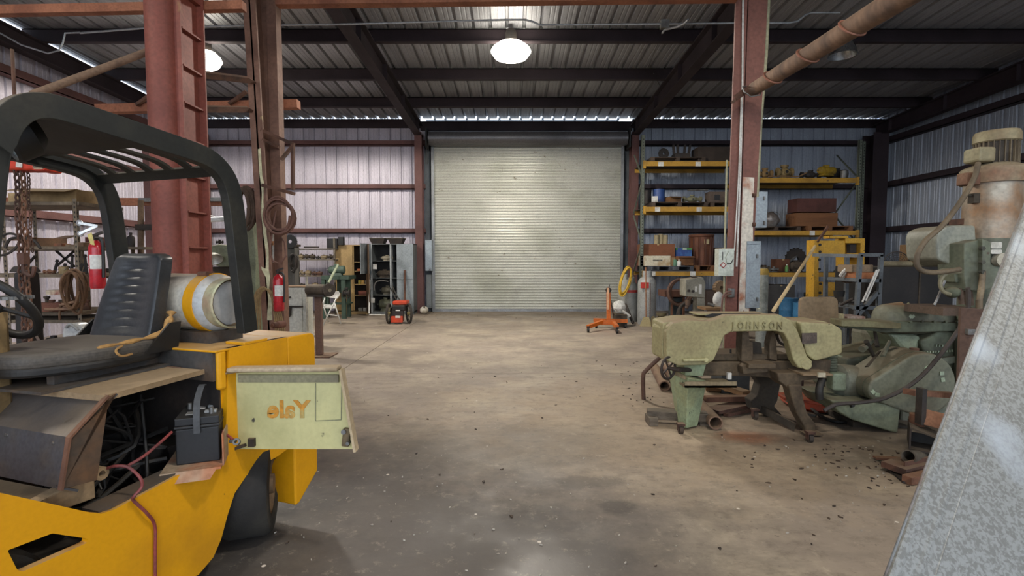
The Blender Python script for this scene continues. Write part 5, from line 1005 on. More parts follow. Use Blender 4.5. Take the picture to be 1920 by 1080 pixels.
# ================================================================ leaning galvanised sheet in the foreground
gal = None
def galvm():
    m = bpy.data.materials.new('galvanised_spangle'); m.use_nodes = True; nt = m.node_tree; N = nt.nodes; L_ = nt.links; b = N['Principled BSDF']
    tc = N.new('ShaderNodeTexCoord'); v = N.new('ShaderNodeTexNoise'); v.inputs['Scale'].default_value = 95; v.inputs['Detail'].default_value = 3; v.inputs['Distortion'].default_value = .8; L_.new(tc.outputs['Object'], v.inputs[0])
    r = N.new('ShaderNodeValToRGB'); L_.new(v.outputs[0], r.inputs[0]); e = r.color_ramp.elements; e[0].position = .42; e[0].color = lin('73736f'); e[1].position = .56; e[1].color = lin('8b8d8a')
    n = N.new('ShaderNodeTexNoise'); n.inputs['Scale'].default_value = 3.2; n.inputs['Detail'].default_value = 5; L_.new(tc.outputs['Object'], n.inputs[0])
    q = N.new('ShaderNodeMapRange'); q.inputs['From Min'].default_value = .56; q.inputs['From Max'].default_value = .72; L_.new(n.outputs[0], q.inputs[0])
    x = N.new('ShaderNodeMix'); x.data_type = 'RGBA'; L_.new(q.outputs[0], x.inputs[0]); L_.new(r.outputs[0], x.inputs[6]); x.inputs[7].default_value = lin('a9b0b6')
    n2 = N.new('ShaderNodeTexNoise'); n2.inputs['Scale'].default_value = 5; mp = N.new('ShaderNodeMapping'); mp.inputs['Scale'].default_value = (1, 1, .5); mp.inputs['Location'].default_value = (3, 5, 1); L_.new(tc.outputs['Object'], mp.inputs[0]); L_.new(mp.outputs[0], n2.inputs[0])
    q2 = N.new('ShaderNodeMapRange'); q2.inputs['From Min'].default_value = .70; q2.inputs['From Max'].default_value = .76; q2.inputs['To Max'].default_value = .6; L_.new(n2.outputs[0], q2.inputs[0])
    x2 = N.new('ShaderNodeMix'); x2.data_type = 'RGBA'; L_.new(q2.outputs[0], x2.inputs[0]); L_.new(x.outputs[2], x2.inputs[6]); x2.inputs[7].default_value = lin('b39a72')
    L_.new(x2.outputs[2], b.inputs['Base Color']); b.inputs['Metallic'].default_value = .35; b.inputs['Roughness'].default_value = .5
    return m
gm2 = galvm()
# the sheet's free edge runs from high far to low near; it leans back to the right
A = W(1925, 385, 1.95); B = W(1660, 1100, 1.12)
A = A + (A-B)*.12; B = B + (B-A)*.04
sh = thing('galvanised_sheet', 'large spangled galvanised steel sheet leaning in the near right foreground', 'sheet', (B.x+.3, B.y, 0))
ed = (A-B).normalized(); acr = Vector((.80, .12, .0)).normalized(); acr = (acr - ed*acr.dot(ed)).normalized(); nn = ed.cross(acr).normalized()
nn = nn if nn.y < 0 else -nn
def sheetprof(ts):
    vs = []; n = len(ts)
    for P_ in (B, A):
        for s_, h_ in ts: vs.append(P_ + acr*s_ + nn*h_)
    return vs, [(i, i+1, n+i+1, n+i) for i in range(n-1)]
ts = [(0, -.02), (0, 0), (.006, .0012), (.016, .0012), (.022, .0), (.045, 0), (.052, .0012), (.058, .0012), (.065, 0), (.085, 0), (.087, .001), (.089, 0), (1.15, 0)]
vs, fs = sheetprof(ts); mb = MB(); mb.add(vs, fs); q = obj('sheet_panel', mb, gm2, sh); q.modifiers.new('solid', 'SOLIDIFY').thickness = .002
mb = MB(); mb.tube([B+nn*(-.012), A+nn*(-.012)], .004, 6); obj('hemmed_edge', mb, mat('8d9090', '7a5a44', .4, 6, .5, .3), sh)
# ================================================================ steel scrap pile beside the sheet
def angle(label, a, b, leg, m=rust, t=.01, group=None):
    a, b = Vector(a), Vector(b); d = (b-a).normalized(); s = Vector((-d.y, d.x, 0)).normalized(); u = d.cross(s); u = u if u.z > 0 else -u
    mb = MB(); mb.bar([a+s*leg/2, b+s*leg/2], s, leg, t); mb.bar([a+u*leg/2, b+u*leg/2], s, t, leg); return one('steel_angle', label, 'scrap', mb, m, a, group)
YQ = 3.55
bxm = mat('3b322c', '2a2420', .5, 4, .8, 0, .3, 40, .3)
th = thing('channel_box', 'dark hollow steel channel box in the middle of the scrap pile', 'scrap', G(1740, 850))
A = W(1706, 800, YQ); QM = Matrix.Translation((A.x, YQ, 0)) @ Matrix.Rotation(-.62, 4, 'Z'); az = A.z
def QB(): m = MB(); m.M = QM.copy(); return m
mb = QB(); mb.bx(0, .30, 0, .3, .12, .13).bx(0, .01, 0, .3, .13, az).bx(.29, .30, 0, .3, .13, az-.09); obj('box_shell', mb, bxm, th)
mb = QB(); mb.hexa([(0, -.01, az-.012), (.31, -.01, az-.102), (.31, .3, az-.102), (0, .3, az-.012), (0, -.01, az), (.31, -.01, az-.09), (.31, .3, az-.09), (0, .3, az)]); obj('top_plate', mb, grime, th)
mb = QB(); mb.bx(.01, .29, .2, .21, .13, az-.09); obj('back_plate', mb, black, th)
mb = QB(); mb.bx(.02, .08, .05, .25, 0, .12).bx(.2, .28, .05, .25, 0, .12); obj('support_block', mb, rust, th, stuff=False)
p = W(1720, 784, YQ+.1); mb = MB(); mb.cyl(W(1719, 797, YQ+.1), p+V3(0, 0, .03), .048, n=18); one('round_bar', 'short upright round steel bar on the dark channel box', 'scrap', mb, rust2, p)
p = W(1756, 787, YQ); mb = MB(); mb.cb(p, (.14, .14, .11), .4, 0, .25); one('square_block', 'tan rusty square block on the dark channel box', 'scrap', mb, mat('a4775c', '7f5a45', .5, 5, .8), p, bev=.004)
pipe('open round tube lying under the channel box in the scrap pile', W(1703, 856, YQ-.1), W(1790, 860, YQ+.25), .045, mat('5b5347', '4a4136', .5, 6, .7), .1, 'round_tube')
lumber('orange-rusted flat bar sticking out above the channel box', W(1704, 735, YQ+.2), W(1790, 741, YQ+.5), .08, .04, rust2)
mb = MB(); mb.bx(W(1763, 0, YQ).x, W(1772, 0, YQ).x, YQ, YQ+.06, .3, W(0, 730, YQ).z); one('steel_angle', 'short upright dark angle iron behind the tan block', 'scrap', mb, dark, W(1767, 760, YQ))
angle('small rusty angle iron at the front foot of the scrap pile', G(1695, 885, .03), G(1760, 880, .03)+V3(.1, .1, 0), .07, rust)
lumber('flat rusty plate jutting left from the foot of the scrap pile', G(1640, 858, .02), G(1722, 862, .02), .05, .012, rust2)
lumber('brown plate under the round tube in the scrap pile', G(1675, 878, .05), G(1790, 850, .05), .16, .04, rust)
lumber('orange rusty bar end in front of the scrap pile', G(1700, 900, .03), G(1745, 890, .03), .06, .05, rust2)
lumber('thin dark strip in front of the scrap pile', G(1655, 866, .01), G(1700, 905, .01), .04, .01, dark)
# ================================================================ shelf cart and yellow press between rack and drill
cf = mat('5f656a', '4a4f53', .5, 4, .5, .2, .1, 50, .3)
YB_ = 6.6
ct = thing('shelf_cart', 'grey steel angle shelf cart with dropped shelves beside the yellow press', 'cart', G(1625, 720))
def st(a, b, Ya=YB_, Yb=None, wd=.045, m=cf, nm='frame_bar', par=None):
    mb = MB(); mb.bar([W(*a, Ya), W(*b, Yb or Ya)], (0, 1, 0), wd, wd); return obj(nm, mb, m, par or ct)
for a, b in (((1613, 478), (1598, 700)), ((1652, 478), (1640, 700))): st(a, b)
for a, b in (((1549, 480), (1545, 690)), ((1588, 480), (1584, 680))): st(a, b, 7.3)
for a, b, ya, yb in (((1525, 478), (1612, 480), 7.3, 6.6), ((1612, 478), (1654, 478), 6.6, 6.6), ((1549, 522), (1608, 525), 7.3, 6.6), ((1608, 526), (1650, 526), 6.6, 6.6), ((1575, 570), (1600, 576), 7.3, 6.6), ((1600, 577), (1645, 577), 6.6, 6.6), ((1600, 600), (1645, 548), 6.6, 6.6), ((1612, 568), (1632, 600), 6.6, 6.9), ((1598, 628), (1642, 630), 6.6, 6.6)): st(a, b, ya, yb)
for py in (527, 578): mb = MB(); a = W(1550, py, 7.2); b = W(1648, py, 6.6); mb.bx(min(a.x, W(1605, py, 6.6).x), b.x, 6.6, 7.2, b.z-.01, b.z); obj('shelf', mb, cf, ct)
th = thing('wooden_box', 'flat tan wooden box with rag tape on the grey cart middle shelf', 'box', W(1625, 525, 6.7)); mb = MB(); a, b = W(1606, 511, 6.65), W(1642, 525, 6.65); mb.bx(a.x, b.x, 6.65, 6.95, b.z, a.z); obj('body', mb, mat('a0653f', '845234', .5, 4, .7), th, bev=.004); mb = MB(); mb.bx(a.x-.03, b.x, 6.7, 7.0, a.z, a.z+.10); obj('dusty_lid', mb, mat('8b7862', '75644f', .5, 4, .9), th, bev=.01)
mb = MB()
for i in range(3): mb.tube(spline([W(1575+i*4, 518+i, 6.9), W(1584+i*5, 507+i*2, 6.85), W(1596, 500+i*3, 6.8), W(1602, 512, 6.75)], 5), .022-.003*i, 7)
one('white_rag', 'crumpled white rag lying over the grey cart edge', 'rag', mb, white, W(1590, 508, 6.85))
mb = MB(); mb.ball(W(1590, 517, 7.0), .12, 14, 8, (1, .6, .9), .2, 3); one('brown_bag', 'brown lumpy bag hanging behind the white rag on the cart', 'bag', mb, mat('6d5c50', '574940', .5, 5, .9), W(1590, 517, 7.0))
for k in range(2): mb = MB(); a = W(1617+k*6, 566-k*2, 6.55); b = W(1644+k*4, 506-k*1, 6.5); mb.cyl(a, b, .011, n=8); one('fluorescent_tube', ('white tube leaning on the grey cart, lower one', 'white tube leaning on the grey cart, upper one')[k], 'tube', mb, white, a)
mb = MB(); p = W(1573, 556, 7.0); mb.lathe([(0, 0), (.06, 0), (.07, .08), (0, .08)], p); one('black_pot', 'small round black pot on the lower shelf of the grey cart', 'pot', mb, black, p)
for i, (a, b, nm) in enumerate((((1576, 572), (1600, 560), 'dark steel bar lying left on the lower cart shelf'), ((1588, 566), (1612, 564), 'pale short bar on the lower cart shelf'), ((1598, 574), (1625, 570), 'third bar lying on the lower cart shelf'))): mb = MB(); mb.cyl(W(*a, 6.85), W(*b, 6.75), .02); one('steel_bar', nm, 'bar', mb, (dark, steel, grime)[i], W(*a, 6.85))
# papers and box on the low table beside the saw
YT = 5.6
tb = thing('low_table', 'dusty steel table behind the saw housing stacked with papers', 'table', G(1600, 740))
mb = MB(); a, b = W(1572, 606, YT), W(1665, 606, YT); mb.bx(a.x, b.x, YT, YT+.5, a.z-.02, a.z); obj('tabletop', mb, grime, tb)
for px in (1578, 1590, 1655, 1640): mb = MB(); x_ = W(px, 606, YT).x; yq = YT+.02 if px in (1578, 1655) else YT+.46; mb.bx(x_, x_+.03, yq, yq+.03, 0, a.z-.02); obj('leg', mb, cf, tb)
mb = MB(); mb.bx(a.x, b.x, YT, YT+.5, .30, .32); obj('lower_shelf', mb, grime, tb)
zt_b = a.z
for k, (x0, x1, hh, col, lab) in enumerate(((1572, 1588, 17, 'b3a987', 'stack of yellowed papers at the left end of the dusty table'), (1594, 1628, 12, 'b8a79c', 'red-printed bag lying flat on the dusty table'))):
    p0, p1 = W(x0, 604, YT), W(x1, 604, YT); mb = MB(); mb.bx(p0.x, p1.x, YT+.04, YT+.3, zt_b, zt_b+hh/F*YT); one('paper_stack', lab, 'papers', mb, mat(col, '9a6a5f' if k else None, .45, 20, .8), p0, bev=.01)
# tan seat back standing behind the saw
th = thing('seat_board', 'dusty tan chair back with rounded corners standing behind the saw', 'chair back', G(1535, 720)); Y_ = 5.2
a = pxz([(1501, 557), (1572, 557), (1574, 610), (1500, 610)], Y_); mb = MB(); mb.prism(rnd(a, .06, 5), 'xz', Y_, Y_+.05); obj('back_panel', mb, mat('8f7a5f', '7f6b52', .5, 3, .8, 0, .1, 30), th, bev=.015, seg=3)
for px in (1512, 1562): mb = MB(); p = W(px, 600, Y_+.03); mb.tube([p, (p.x, p.y+.05, .0)], .014); obj('support', mb, cf, th)
# yellow press frame
yp = mat('c99a2e', 'a8802a', .45, 3, .55, 0, .12, 40, .3, '8a7650', spk='4a3a22', sp=.70, sscale=9)
YP = 9.2
pr_ = thing('hydraulic_press', 'yellow steel press frame with two plates, standing before the pallet rack', 'press', G(1580, 650))
def py_(nm, poly, Y, dep, m=yp): q = pxz(poly, Y); mb = MB(); mb.prism(q, 'xz', Y, Y+dep); return obj(nm, mb, m, pr_, bev=.006)
py_('upright', [(1527, 450), (1536, 450), (1533, 700), (1523, 700)], YP, .25); py_('upright', [(1583, 450), (1592, 450), (1590, 700), (1581, 700)], YP+.3, .25); py_('upright', [(1614, 447), (1622, 447), (1618, 700), (1610, 700)], YP, .3)
py_('head_plate', [(1533, 451), (1585, 451), (1585, 477), (1534, 477)], YP+.02, .1); py_('head_block', [(1585, 447), (1615, 447), (1615, 456), (1585, 456)], YP, .3); py_('head_block', [(1588, 475), (1612, 475), (1612, 482), (1588, 482)], YP+.05, .25)
py_('lower_plate', [(1530, 528), (1583, 530), (1580, 542), (1565, 556), (1529, 553)], YP+.02, .1); py_('ram_guide', [(1594, 458), (1606, 458), (1606, 474), (1594, 474)], YP+.1, .1, dark)
py_('top_bracket', [(1556, 442), (1590, 442), (1592, 447), (1556, 447)], YP, .2); py_('lower_gusset', [(1590, 530), (1618, 525), (1615, 600), (1600, 600)], YP+.1, .2)
for px, py in ((1537, 459), (1537, 472), (1536, 487), (1536, 505), (1538, 532), (1537, 549), (1576, 534)): p = W(px, py, YP); mb = MB(); mb.cyl(p, p+V3(0, -.015, 0), .025, n=12); obj('bolt_hole', mb, black, pr_)
# broom leaning from the saw to the rack
a, b = W(1450, 589, 4.62), W(1528, 462, 6.5); a.z = W(0, 586, 4.55).z + .01
mb = MB(); mb.cyl(a, b, .017, n=10); one('wooden_pole', 'long pale wooden pole leaning from the saw top toward the yellow press', 'pole', mb, mat('cfb88d', 'b79d72', .4, 5, .6), a)
mb = MB(); p0, p1 = W(1532, 454, 9.2), W(1536, 452, 9.2); mb.bar([p0, W(1537, 446, 9.2), W(1545, 436, 9.2), W(1552, 424, 9.2)], (0, 1, 0), .05, .03); one('strap_hook', 'thin brown curved hook above the yellow press plate', 'hook', mb, rust, p0)
mb = MB(); a, b = W(1514, 511, 9.6), W(1528, 470, 9.6); mb.cyl(a, b, .02); one('axe_handle', 'short pale handle leaning on the press beside the rack', 'handle', mb, mat('b0905a'), a)
# big dark tank/cabinet right of the cart
th = thing('dark_cabinet', 'large black steel cabinet standing against the right wall behind the drill', 'cabinet', G(1700, 700)); Y_ = 6.8
a, b = W(1655, 500, Y_), W(1790, 500, Y_); mb = MB(); mb.bx(a.x, b.x, Y_, Y_+1.0, 0, a.z); obj('body', mb, mat('1d1b1a', '2a2624', .5, 3, .5, .2, .1, 40, .3), th, bev=.01)
mb = MB(); xm = W(1725, 500, Y_).x; mb.bx(xm-.01, xm+.01, Y_-.01, Y_, .1, a.z-.05); obj('door_seam', mb, grime, th)
zc_ = a.z; d_ = W(1690, 497, Y_+.3)
for i, (x0, x1, py, r, lab) in enumerate(((1655, 1708, 496, .035, 'rag-wrapped tan pipe on top of the black cabinet'), (1712, 1780, 497, .03, 'second dusty pipe on top of the black cabinet'))): mb = MB(); A, B = W(x0, py, Y_+.25), W(x1, py-4, Y_+.25); A.z = B.z = zc_+r; mb.cyl(A, B, r, n=12); one('covered_pipe', lab, 'pipe', mb, mat('8f8468', '756a52', .5, 7, .8), A)
fn = thing('desk_fan', 'round dusty fan guard standing on top of the black cabinet', 'fan', (W(1681, 495, Y_+.5).x, Y_+.5, zc_)); cf_ = W(1681, 495, Y_+.5); cf_.z = zc_+.02
for q_ in range(7): mb = MB(); r = .19*(q_+1)/7*1.0; mb.tube([cf_+V3(math.cos(t)*r, 0, math.sin(t)*r*.98) for t in [PI*i/14 for i in range(15)]], .003 if q_ < 6 else .008, 5); obj('guard_ring', mb, dark, fn)
for q_ in range(9): t = PI*q_/8; mb = MB(); mb.tube([cf_, cf_+V3(math.cos(t)*.19, 0, math.sin(t)*.19)], .003, 5); obj('guard_wire', mb, dark, fn)
mb = MB(); mb.bx(cf_.x-.12, cf_.x+.12, cf_.y-.05, cf_.y+.05, zc_, zc_+.02); obj('foot', mb, dark, fn)
th, A, B = boxed('brown_carton', 'plain brown carton standing on the black cabinet behind the drill', 'box', (1717, 458), (1762, 498), Y_+.4, .3, mat('6d5335', '5a442c', .5, 3, .9)); 
mb = MB(); mb.cb(((A.x+B.x)/2, Y_+.4, (A.z+B.z)/2), (.05, .006, A.z-B.z)); obj('tape', mb, mat('8a7450'), th)
# ================================================================ small item builders; p is the middle of the item's foot
cnt = {}
def F_(px, Y): return px/F*Y
def itm(name, label, cat, px, py, Y, group=None, z=None, rz=0):
    p = W(px, py, Y)
    if z is not None: p.z = z
    return thing(name, label, cat, p, rz, group), p
def carton(label, px, py, Y, w, h, m=card, d=None, z=None, rz=0, open_=False, name='carton', group=None, tape=True):
    th, p = itm(name, label, 'box', px, py, Y, group, z, rz); w, h = F_(w, Y), F_(h, Y); d = d or w*.7; mb = MB(); mb.at(p, rz)
    if open_: mb.bx(-w/2, w/2, -d/2, -d/2+.006, 0, h).bx(-w/2, w/2, d/2-.006, d/2, 0, h).bx(-w/2, -w/2+.006, -d/2, d/2, 0, h).bx(w/2-.006, w/2, -d/2, d/2, 0, h).bx(-w/2, w/2, -d/2, d/2, 0, .006)
    else: mb.bx(-w/2, w/2, -d/2, d/2, 0, h)
    obj('body', mb, m, th, bev=.003)
    if open_:
        fo_ = .45*d
        for k, (vs) in enumerate(([(-w/2, -d/2, h), (w/2, -d/2, h), (w/2*1.05, -d/2-fo_, h-.25*fo_), (-w/2*1.05, -d/2-fo_, h-.25*fo_)], [(-w/2, d/2, h), (w/2, d/2, h), (w/2, d/2+fo_, h+.3*fo_), (-w/2, d/2+fo_, h+.3*fo_)])):
            mb = MB(); mb.at(p, rz); mb.add(vs, [(0, 1, 2, 3)]); q = obj('flap', mb, m, th); q.modifiers.new('solid', 'SOLIDIFY').thickness = .005
    elif tape: mb = MB(); mb.at(p, rz); mb.bx(-.025, .025, -d/2-.002, d/2, h-.03, h+.002); obj('tape', mb, mat('b39b6f', '957f58'), th)
    return th, p, w, h, d
def can(label, px, py, Y, w, h, m, lid=None, band=None, z=None, name='can', cat='can', group=None):
    th, p = itm(name, label, cat, px, py, Y, group, z); r, h = F_(w, Y)/2, F_(h, Y); mb = MB(); mb.lathe([(0, 0), (r, 0), (r, h*.96), (r*1.03, h*.97), (r*1.03, h), (r*.95, h*.985), (0, h*.98)], p, n=18); obj('body', mb, m, th)
    mb = MB(); mb.tube([p+V3(-r, 0, h*.9), p+V3(-r*.8, -r*.7, h*.55), p+V3(r*.8, -r*.7, h*.55), p+V3(r, 0, h*.9)], .004, 5); obj('bail_handle', mb, steel, th)
    if band: mb = MB(); mb.lathe([(r*1.01, h*.3), (r*1.01, h*.7)], p, n=18); obj('label_band', mb, band, th)
    return th
def bottle(label, px, py, Y, w, h, m, cap=None, z=None, name='bottle', group=None):
    th, p = itm(name, label, 'bottle', px, py, Y, group, z); r, h = F_(w, Y)/2, F_(h, Y); mb = MB(); mb.lathe([(0, 0), (r, 0), (r, h*.62), (r*.85, h*.72), (r*.35, h*.82), (r*.32, h*.9), (0, h*.9)], p, n=14); obj('body', mb, m, th)
    mb = MB(); mb.lathe([(r*.4, h*.86), (r*.4, h), (0, h)], p, n=12); obj('cap', mb, cap or dark, th); return th
def motor(label, px, py, Y, w, h, m, z=None, rz=0, name='electric_motor', cat='motor', group=None):
    th, p = itm(name, label, cat, px, py, Y, group, z, rz); L_, D_ = F_(w, Y), F_(h, Y); r = D_*.42; c = p+V3(0, 0, D_-r); M = Matrix.Rotation(rz, 3, 'Z'); ax = M @ V3(1, 0, 0)
    mb = MB(); mb.lathe([(0, 0), (r*.6, 0), (r*.9, L_*.08), (r, L_*.12), (r, L_*.75), (r*1.06, L_*.76), (r*1.06, L_*.95), (r*.7, L_), (0, L_)], c-ax*L_/2, ax, 18); b_ = obj('housing', mb, m, th)
    for k in range(5): mb = MB(); mb.lathe([(r*1.0, 0), (r*1.05, .001), (r*1.05, .008), (r, .009)], c-ax*L_/2+ax*L_*(.2+.1*k), ax, 18); obj('fin', mb, m, b_)
    mb = MB(); mb.at(p, rz); mb.bx(-L_*.35, L_*.35, -r*.9, r*.9, 0, D_-2*r+.2*r, .8); obj('foot', mb, m, th)
    mb = MB(); mb.cyl(c-ax*L_*.5, c-ax*L_*.62, r*.16); obj('shaft', mb, steel, th)
    mb = MB(); mb.at(c+V3(0, 0, r)); mb.bx(-L_*.15, L_*.12, -r*.4, r*.4, -.1*r, r*.45); obj('terminal_box', mb, m, th, bev=.006); return th
def valve(label, px, py, Y, w, h, m, z=None, name='valve_casting', cat='casting', group=None, rz=0):
    th, p = itm(name, label, cat, px, py, Y, group, z, rz); w, h = F_(w, Y), F_(h, Y); r = min(w, h)*.36; c = p+V3(0, 0, h*.45)
    mb = MB(); mb.ball(c, r, 14, 8, (w/h*.9 if w > h else 1, .9, .95), .12, px % 7); obj('body', mb, m, th)
    for s_ in (-1, 1): mb = MB(); mb.lathe([(0, 0), (h*.33, 0), (h*.33, w*.1), (h*.2, w*.12), (h*.2, w*.3), (0, w*.3)][::1], c+V3(s_*w/2, 0, 0), (-s_, 0, 0), 16); obj('flange', mb, m, th)
    mb = MB(); mb.lathe([(r*.5, 0), (r*.5, h*.35), (r*.75, h*.36), (r*.75, h*.5), (0, h*.5)], c, n=14); obj('bonnet', mb, m, th)
    mb = MB(); mb.cyl(c+V3(0, -r*.75, 0), c+V3(0, -r*1.0, 0), r*.5, n=14); q = obj('port', mb, m, th); mb = MB(); mb.cyl(c+V3(0, -r*.99, 0), c+V3(0, -r*1.01, 0), r*.32, n=14); obj('bore', mb, black, q)
    mb = MB(); mb.bx(p.x-w*.3, p.x+w*.3, p.y-r*.7, p.y+r*.7, p.z, p.z+h*.12); obj('foot', mb, m, th); return th
def gear(label, px, py, Y, dia, m, z=None, name='gear_wheel', cat='gear', group=None, teeth=18, thick=.06, flat=False):
    th, p = itm(name, label, cat, px, py, Y, group, z); R_ = F_(dia, Y)/2; ax = V3(0, 0, 1) if flat else V3(0.15, -1, 0).normalized(); c = p + (V3(0, 0, 0) if flat else V3(0, 0, R_))
    mb = MB(); mb.lathe([(R_*.25, 0), (R_*.4, 0), (R_*.4, thick*.3), (R_*.7, thick*.3), (R_*.72, 0), (R_*.93, 0), (R_*.93, thick), (R_*.25, thick), (R_*.25, 0)], c, ax, 24); g = obj('wheel', mb, m, th)
    x, y, d = frame(ax)
    mb = MB()
    for k in range(teeth): a = 2*PI*k/teeth; q = c+ax*thick/2+(x*math.cos(a)+y*math.sin(a))*R_*.95; rr_ = R_*.07; mb.cyl(q-ax*thick/2, q+ax*thick/2, rr_, n=5)
    o_ = obj('teeth', mb, m, th, stuff=True); return th
def rod(label, a, b, Y, Yb, r, m, name='steel_bar', cat='bar', n=8, group=None, knob=None):
    A, B = W(*a, Y), W(*b, Yb); mb = MB(); mb.cyl(A, B, r, n=n)
    if knob: mb.cyl(B, B+(B-A).normalized()*knob*1.4, knob, n=n)
    return one(name, label, cat, mb, m, A, group)
def pallet(label, px, py, Y, w, h, m, z=None, group=None, d=.85):
    th, p = itm('pallet', label, 'pallet', px, py, Y, group, z); w, h = F_(w, Y), F_(h, Y); n = 3
    for k in range(3): x = -w/2+.05+(w-.1)*k/2; mb = MB(); mb.bx(p.x+x-.045, p.x+x+.045, p.y-d/2, p.y+d/2, p.z+.02, p.z+h-.02); obj('stringer', mb, m, th)
    for k in range(6): y = -d/2+.05+(d-.1)*k/5; mb = MB(); mb.bx(p.x-w/2, p.x+w/2, p.y+y-.045, p.y+y+.045, p.z+h-.02, p.z+h); obj('deck_board', mb, m, th)
    for k in range(3): y = -d/2+.05+(d-.1)*k/2; mb = MB(); mb.bx(p.x-w/2, p.x+w/2, p.y+y-.045, p.y+y+.045, p.z, p.z+.02); obj('bottom_board', mb, m, th)
    return th, p.z+h
# ================================================================ pallet rack
YK = 12.9; rk = mat('6d7467', '565b52', .5, 3, .6, .1, .1, 40); yb = mat('b58a2f', '94702a', .45, 3, .6, 0, .12, 40, .2, spk='6b5130', sp=.7, sscale=8)
rack = thing('pallet_rack', 'tall pallet rack with green-grey uprights and yellow beams along the back wall', 'rack', W(1400, 595, YK+.4))
dk_ = .95
def rup(px, ptop, y, lean=0):
    x = W(px, 450, y).x; zt_ = W(px, ptop, y).z; mb = MB(); mb.bx(x-.04, x-.034, y, y+.07, 0, zt_).bx(x+.034, x+.04, y, y+.07, 0, zt_).bx(x-.04, x+.04, y, y+.006, 0, zt_); u = obj('upright', mb, rk, rack)
    z = .1; mb = MB()
    while z < zt_-.05: mb.cb((x, y-.002, z), (.022, .006, .03)); z += .075
    obj('slot_row', mb, black, u, stuff=True); return x, zt_
xs1, z1_ = rup(1204, 253, YK); rup(1204, 253, YK+dk_); xs2, _ = rup(1392, 260, YK); rup(1392, 260, YK+dk_); xs3, z3_ = rup(1608, 262, YK); rup(1614, 265, YK+dk_)
for x, zt_ in ((xs1, z1_), (xs3, z3_)):
    z = .3; k = 0
    while z < zt_-.8: mb = MB(); a, b = (YK+.05, YK+dk_) if k % 2 == 0 else (YK+dk_, YK+.05); mb.bar([(x, a, z), (x, b, z+.75)], (1, 0, 0), .03, .03); obj('brace', mb, rk, rack); z += .8; k += 1
def beam(pxa, pxb, py0, py1, tags=()):
    a, b = W(pxa, py0, YK), W(pxb, py1, YK); x0, x1 = a.x, b.x
    for y in (YK-.05, YK+dk_): mb = MB(); mb.bx(x0, x1, y, y+.045, b.z, a.z); q = obj('beam', mb, yb, rack); q0 = q if y < YK else q0
    for tx in tags: mb = MB(); t = W(tx, (py0+py1)/2, YK-.055); mb.cb(t, (.13, .004, .11)); obj('paper_tag', mb, white, q0)
    for x in (x0, x1): mb = MB(); mb.bx(x-.03, x+.03, YK-.06, YK, b.z-.06, a.z+.02); obj('beam_clip', mb, yb, q0)
    mb = MB(); mb.bx(x0, x1, YK, YK+dk_, a.z-.02, a.z); obj('deck', mb, dark, rack); return a.z
zA1 = beam(1208, 1388, 303, 312, (1239, 1309)); zA2 = beam(1208, 1388, 388, 397, (1233, 1311)); zA3 = beam(1206, 1388, 509, 517, (1224, 1299))
zB1 = beam(1394, 1606, 334, 343); zB2 = beam(1394, 1606, 433, 441, (1523,)); zB3 = beam(1394, 1606, 511, 519)
yk = YK+.4; pw = mat('4f4137', '3b312a', .5, 4, .85, 0, .3, 30, .4); pw2 = mat('7a5233', '5f4029', .5, 4, .85, 0, .3, 30, .4)
_, t1 = pallet('dark wooden pallet on the left end of the top rack shelf', 1262, 303, yk, 98, 8, pw, zA1); _, t2 = pallet('dark wooden pallet in the left middle of the second rack shelf', 1265, 388, yk, 102, 9, pw, zA2); 
_, t2b = pallet('brown pallet beside the column on the second rack shelf', 1352, 388, yk, 62, 9, pw, zA2); _, t3 = pallet('blue-grey pallet on the left end of the third rack shelf', 1248, 509, yk, 84, 10, mat('4a4d55', '3a3c42', .5, 4, .8), zA3)
_, t3b = pallet('orange-brown pallet carrying the brown drum on the third rack shelf', 1324, 509, yk, 60, 11, pw2, zA3); _, t5 = pallet('dark pallet at the left of the right rack bay middle shelf', 1440, 433, yk, 88, 8, pw, zB2); _, t5b = pallet('tan pallet under the stacked crates in the right rack bay', 1538, 433, yk, 82, 9, pw2, zB2)
yi = YK+.3
# top shelf
gear('dark ring casting standing on the top rack shelf', 1248, 0, yi, 20, dark, t1, 'ring_casting', 'casting')
th, p = itm('forked_casting', 'dark casting with four upright prongs on the top rack shelf', 'casting', 1282, 0, yi, None, t1)
mb = MB(); mb.bx(p.x-.2, p.x+.2, p.y-.15, p.y+.15, p.z, p.z+.13); obj('base', mb, dark, th, bev=.02)
for k, (dx, lean) in enumerate(((-.17, -.03), (-.07, -.02), (.08, .02), (.19, .04))): mb = MB(); mb.bar([(p.x+dx, p.y, p.z+.1), (p.x+dx+lean, p.y, p.z+.36)], (0, 1, 0), .06, .05); obj('prong', mb, dark, th)
carton('long dark crate on the top rack shelf beside the column', 1338, 0, yi, 58, 26, mat('3d332c', '2e2722', .5, 3, .85), .5, zA1+.02, name='crate', tape=False)
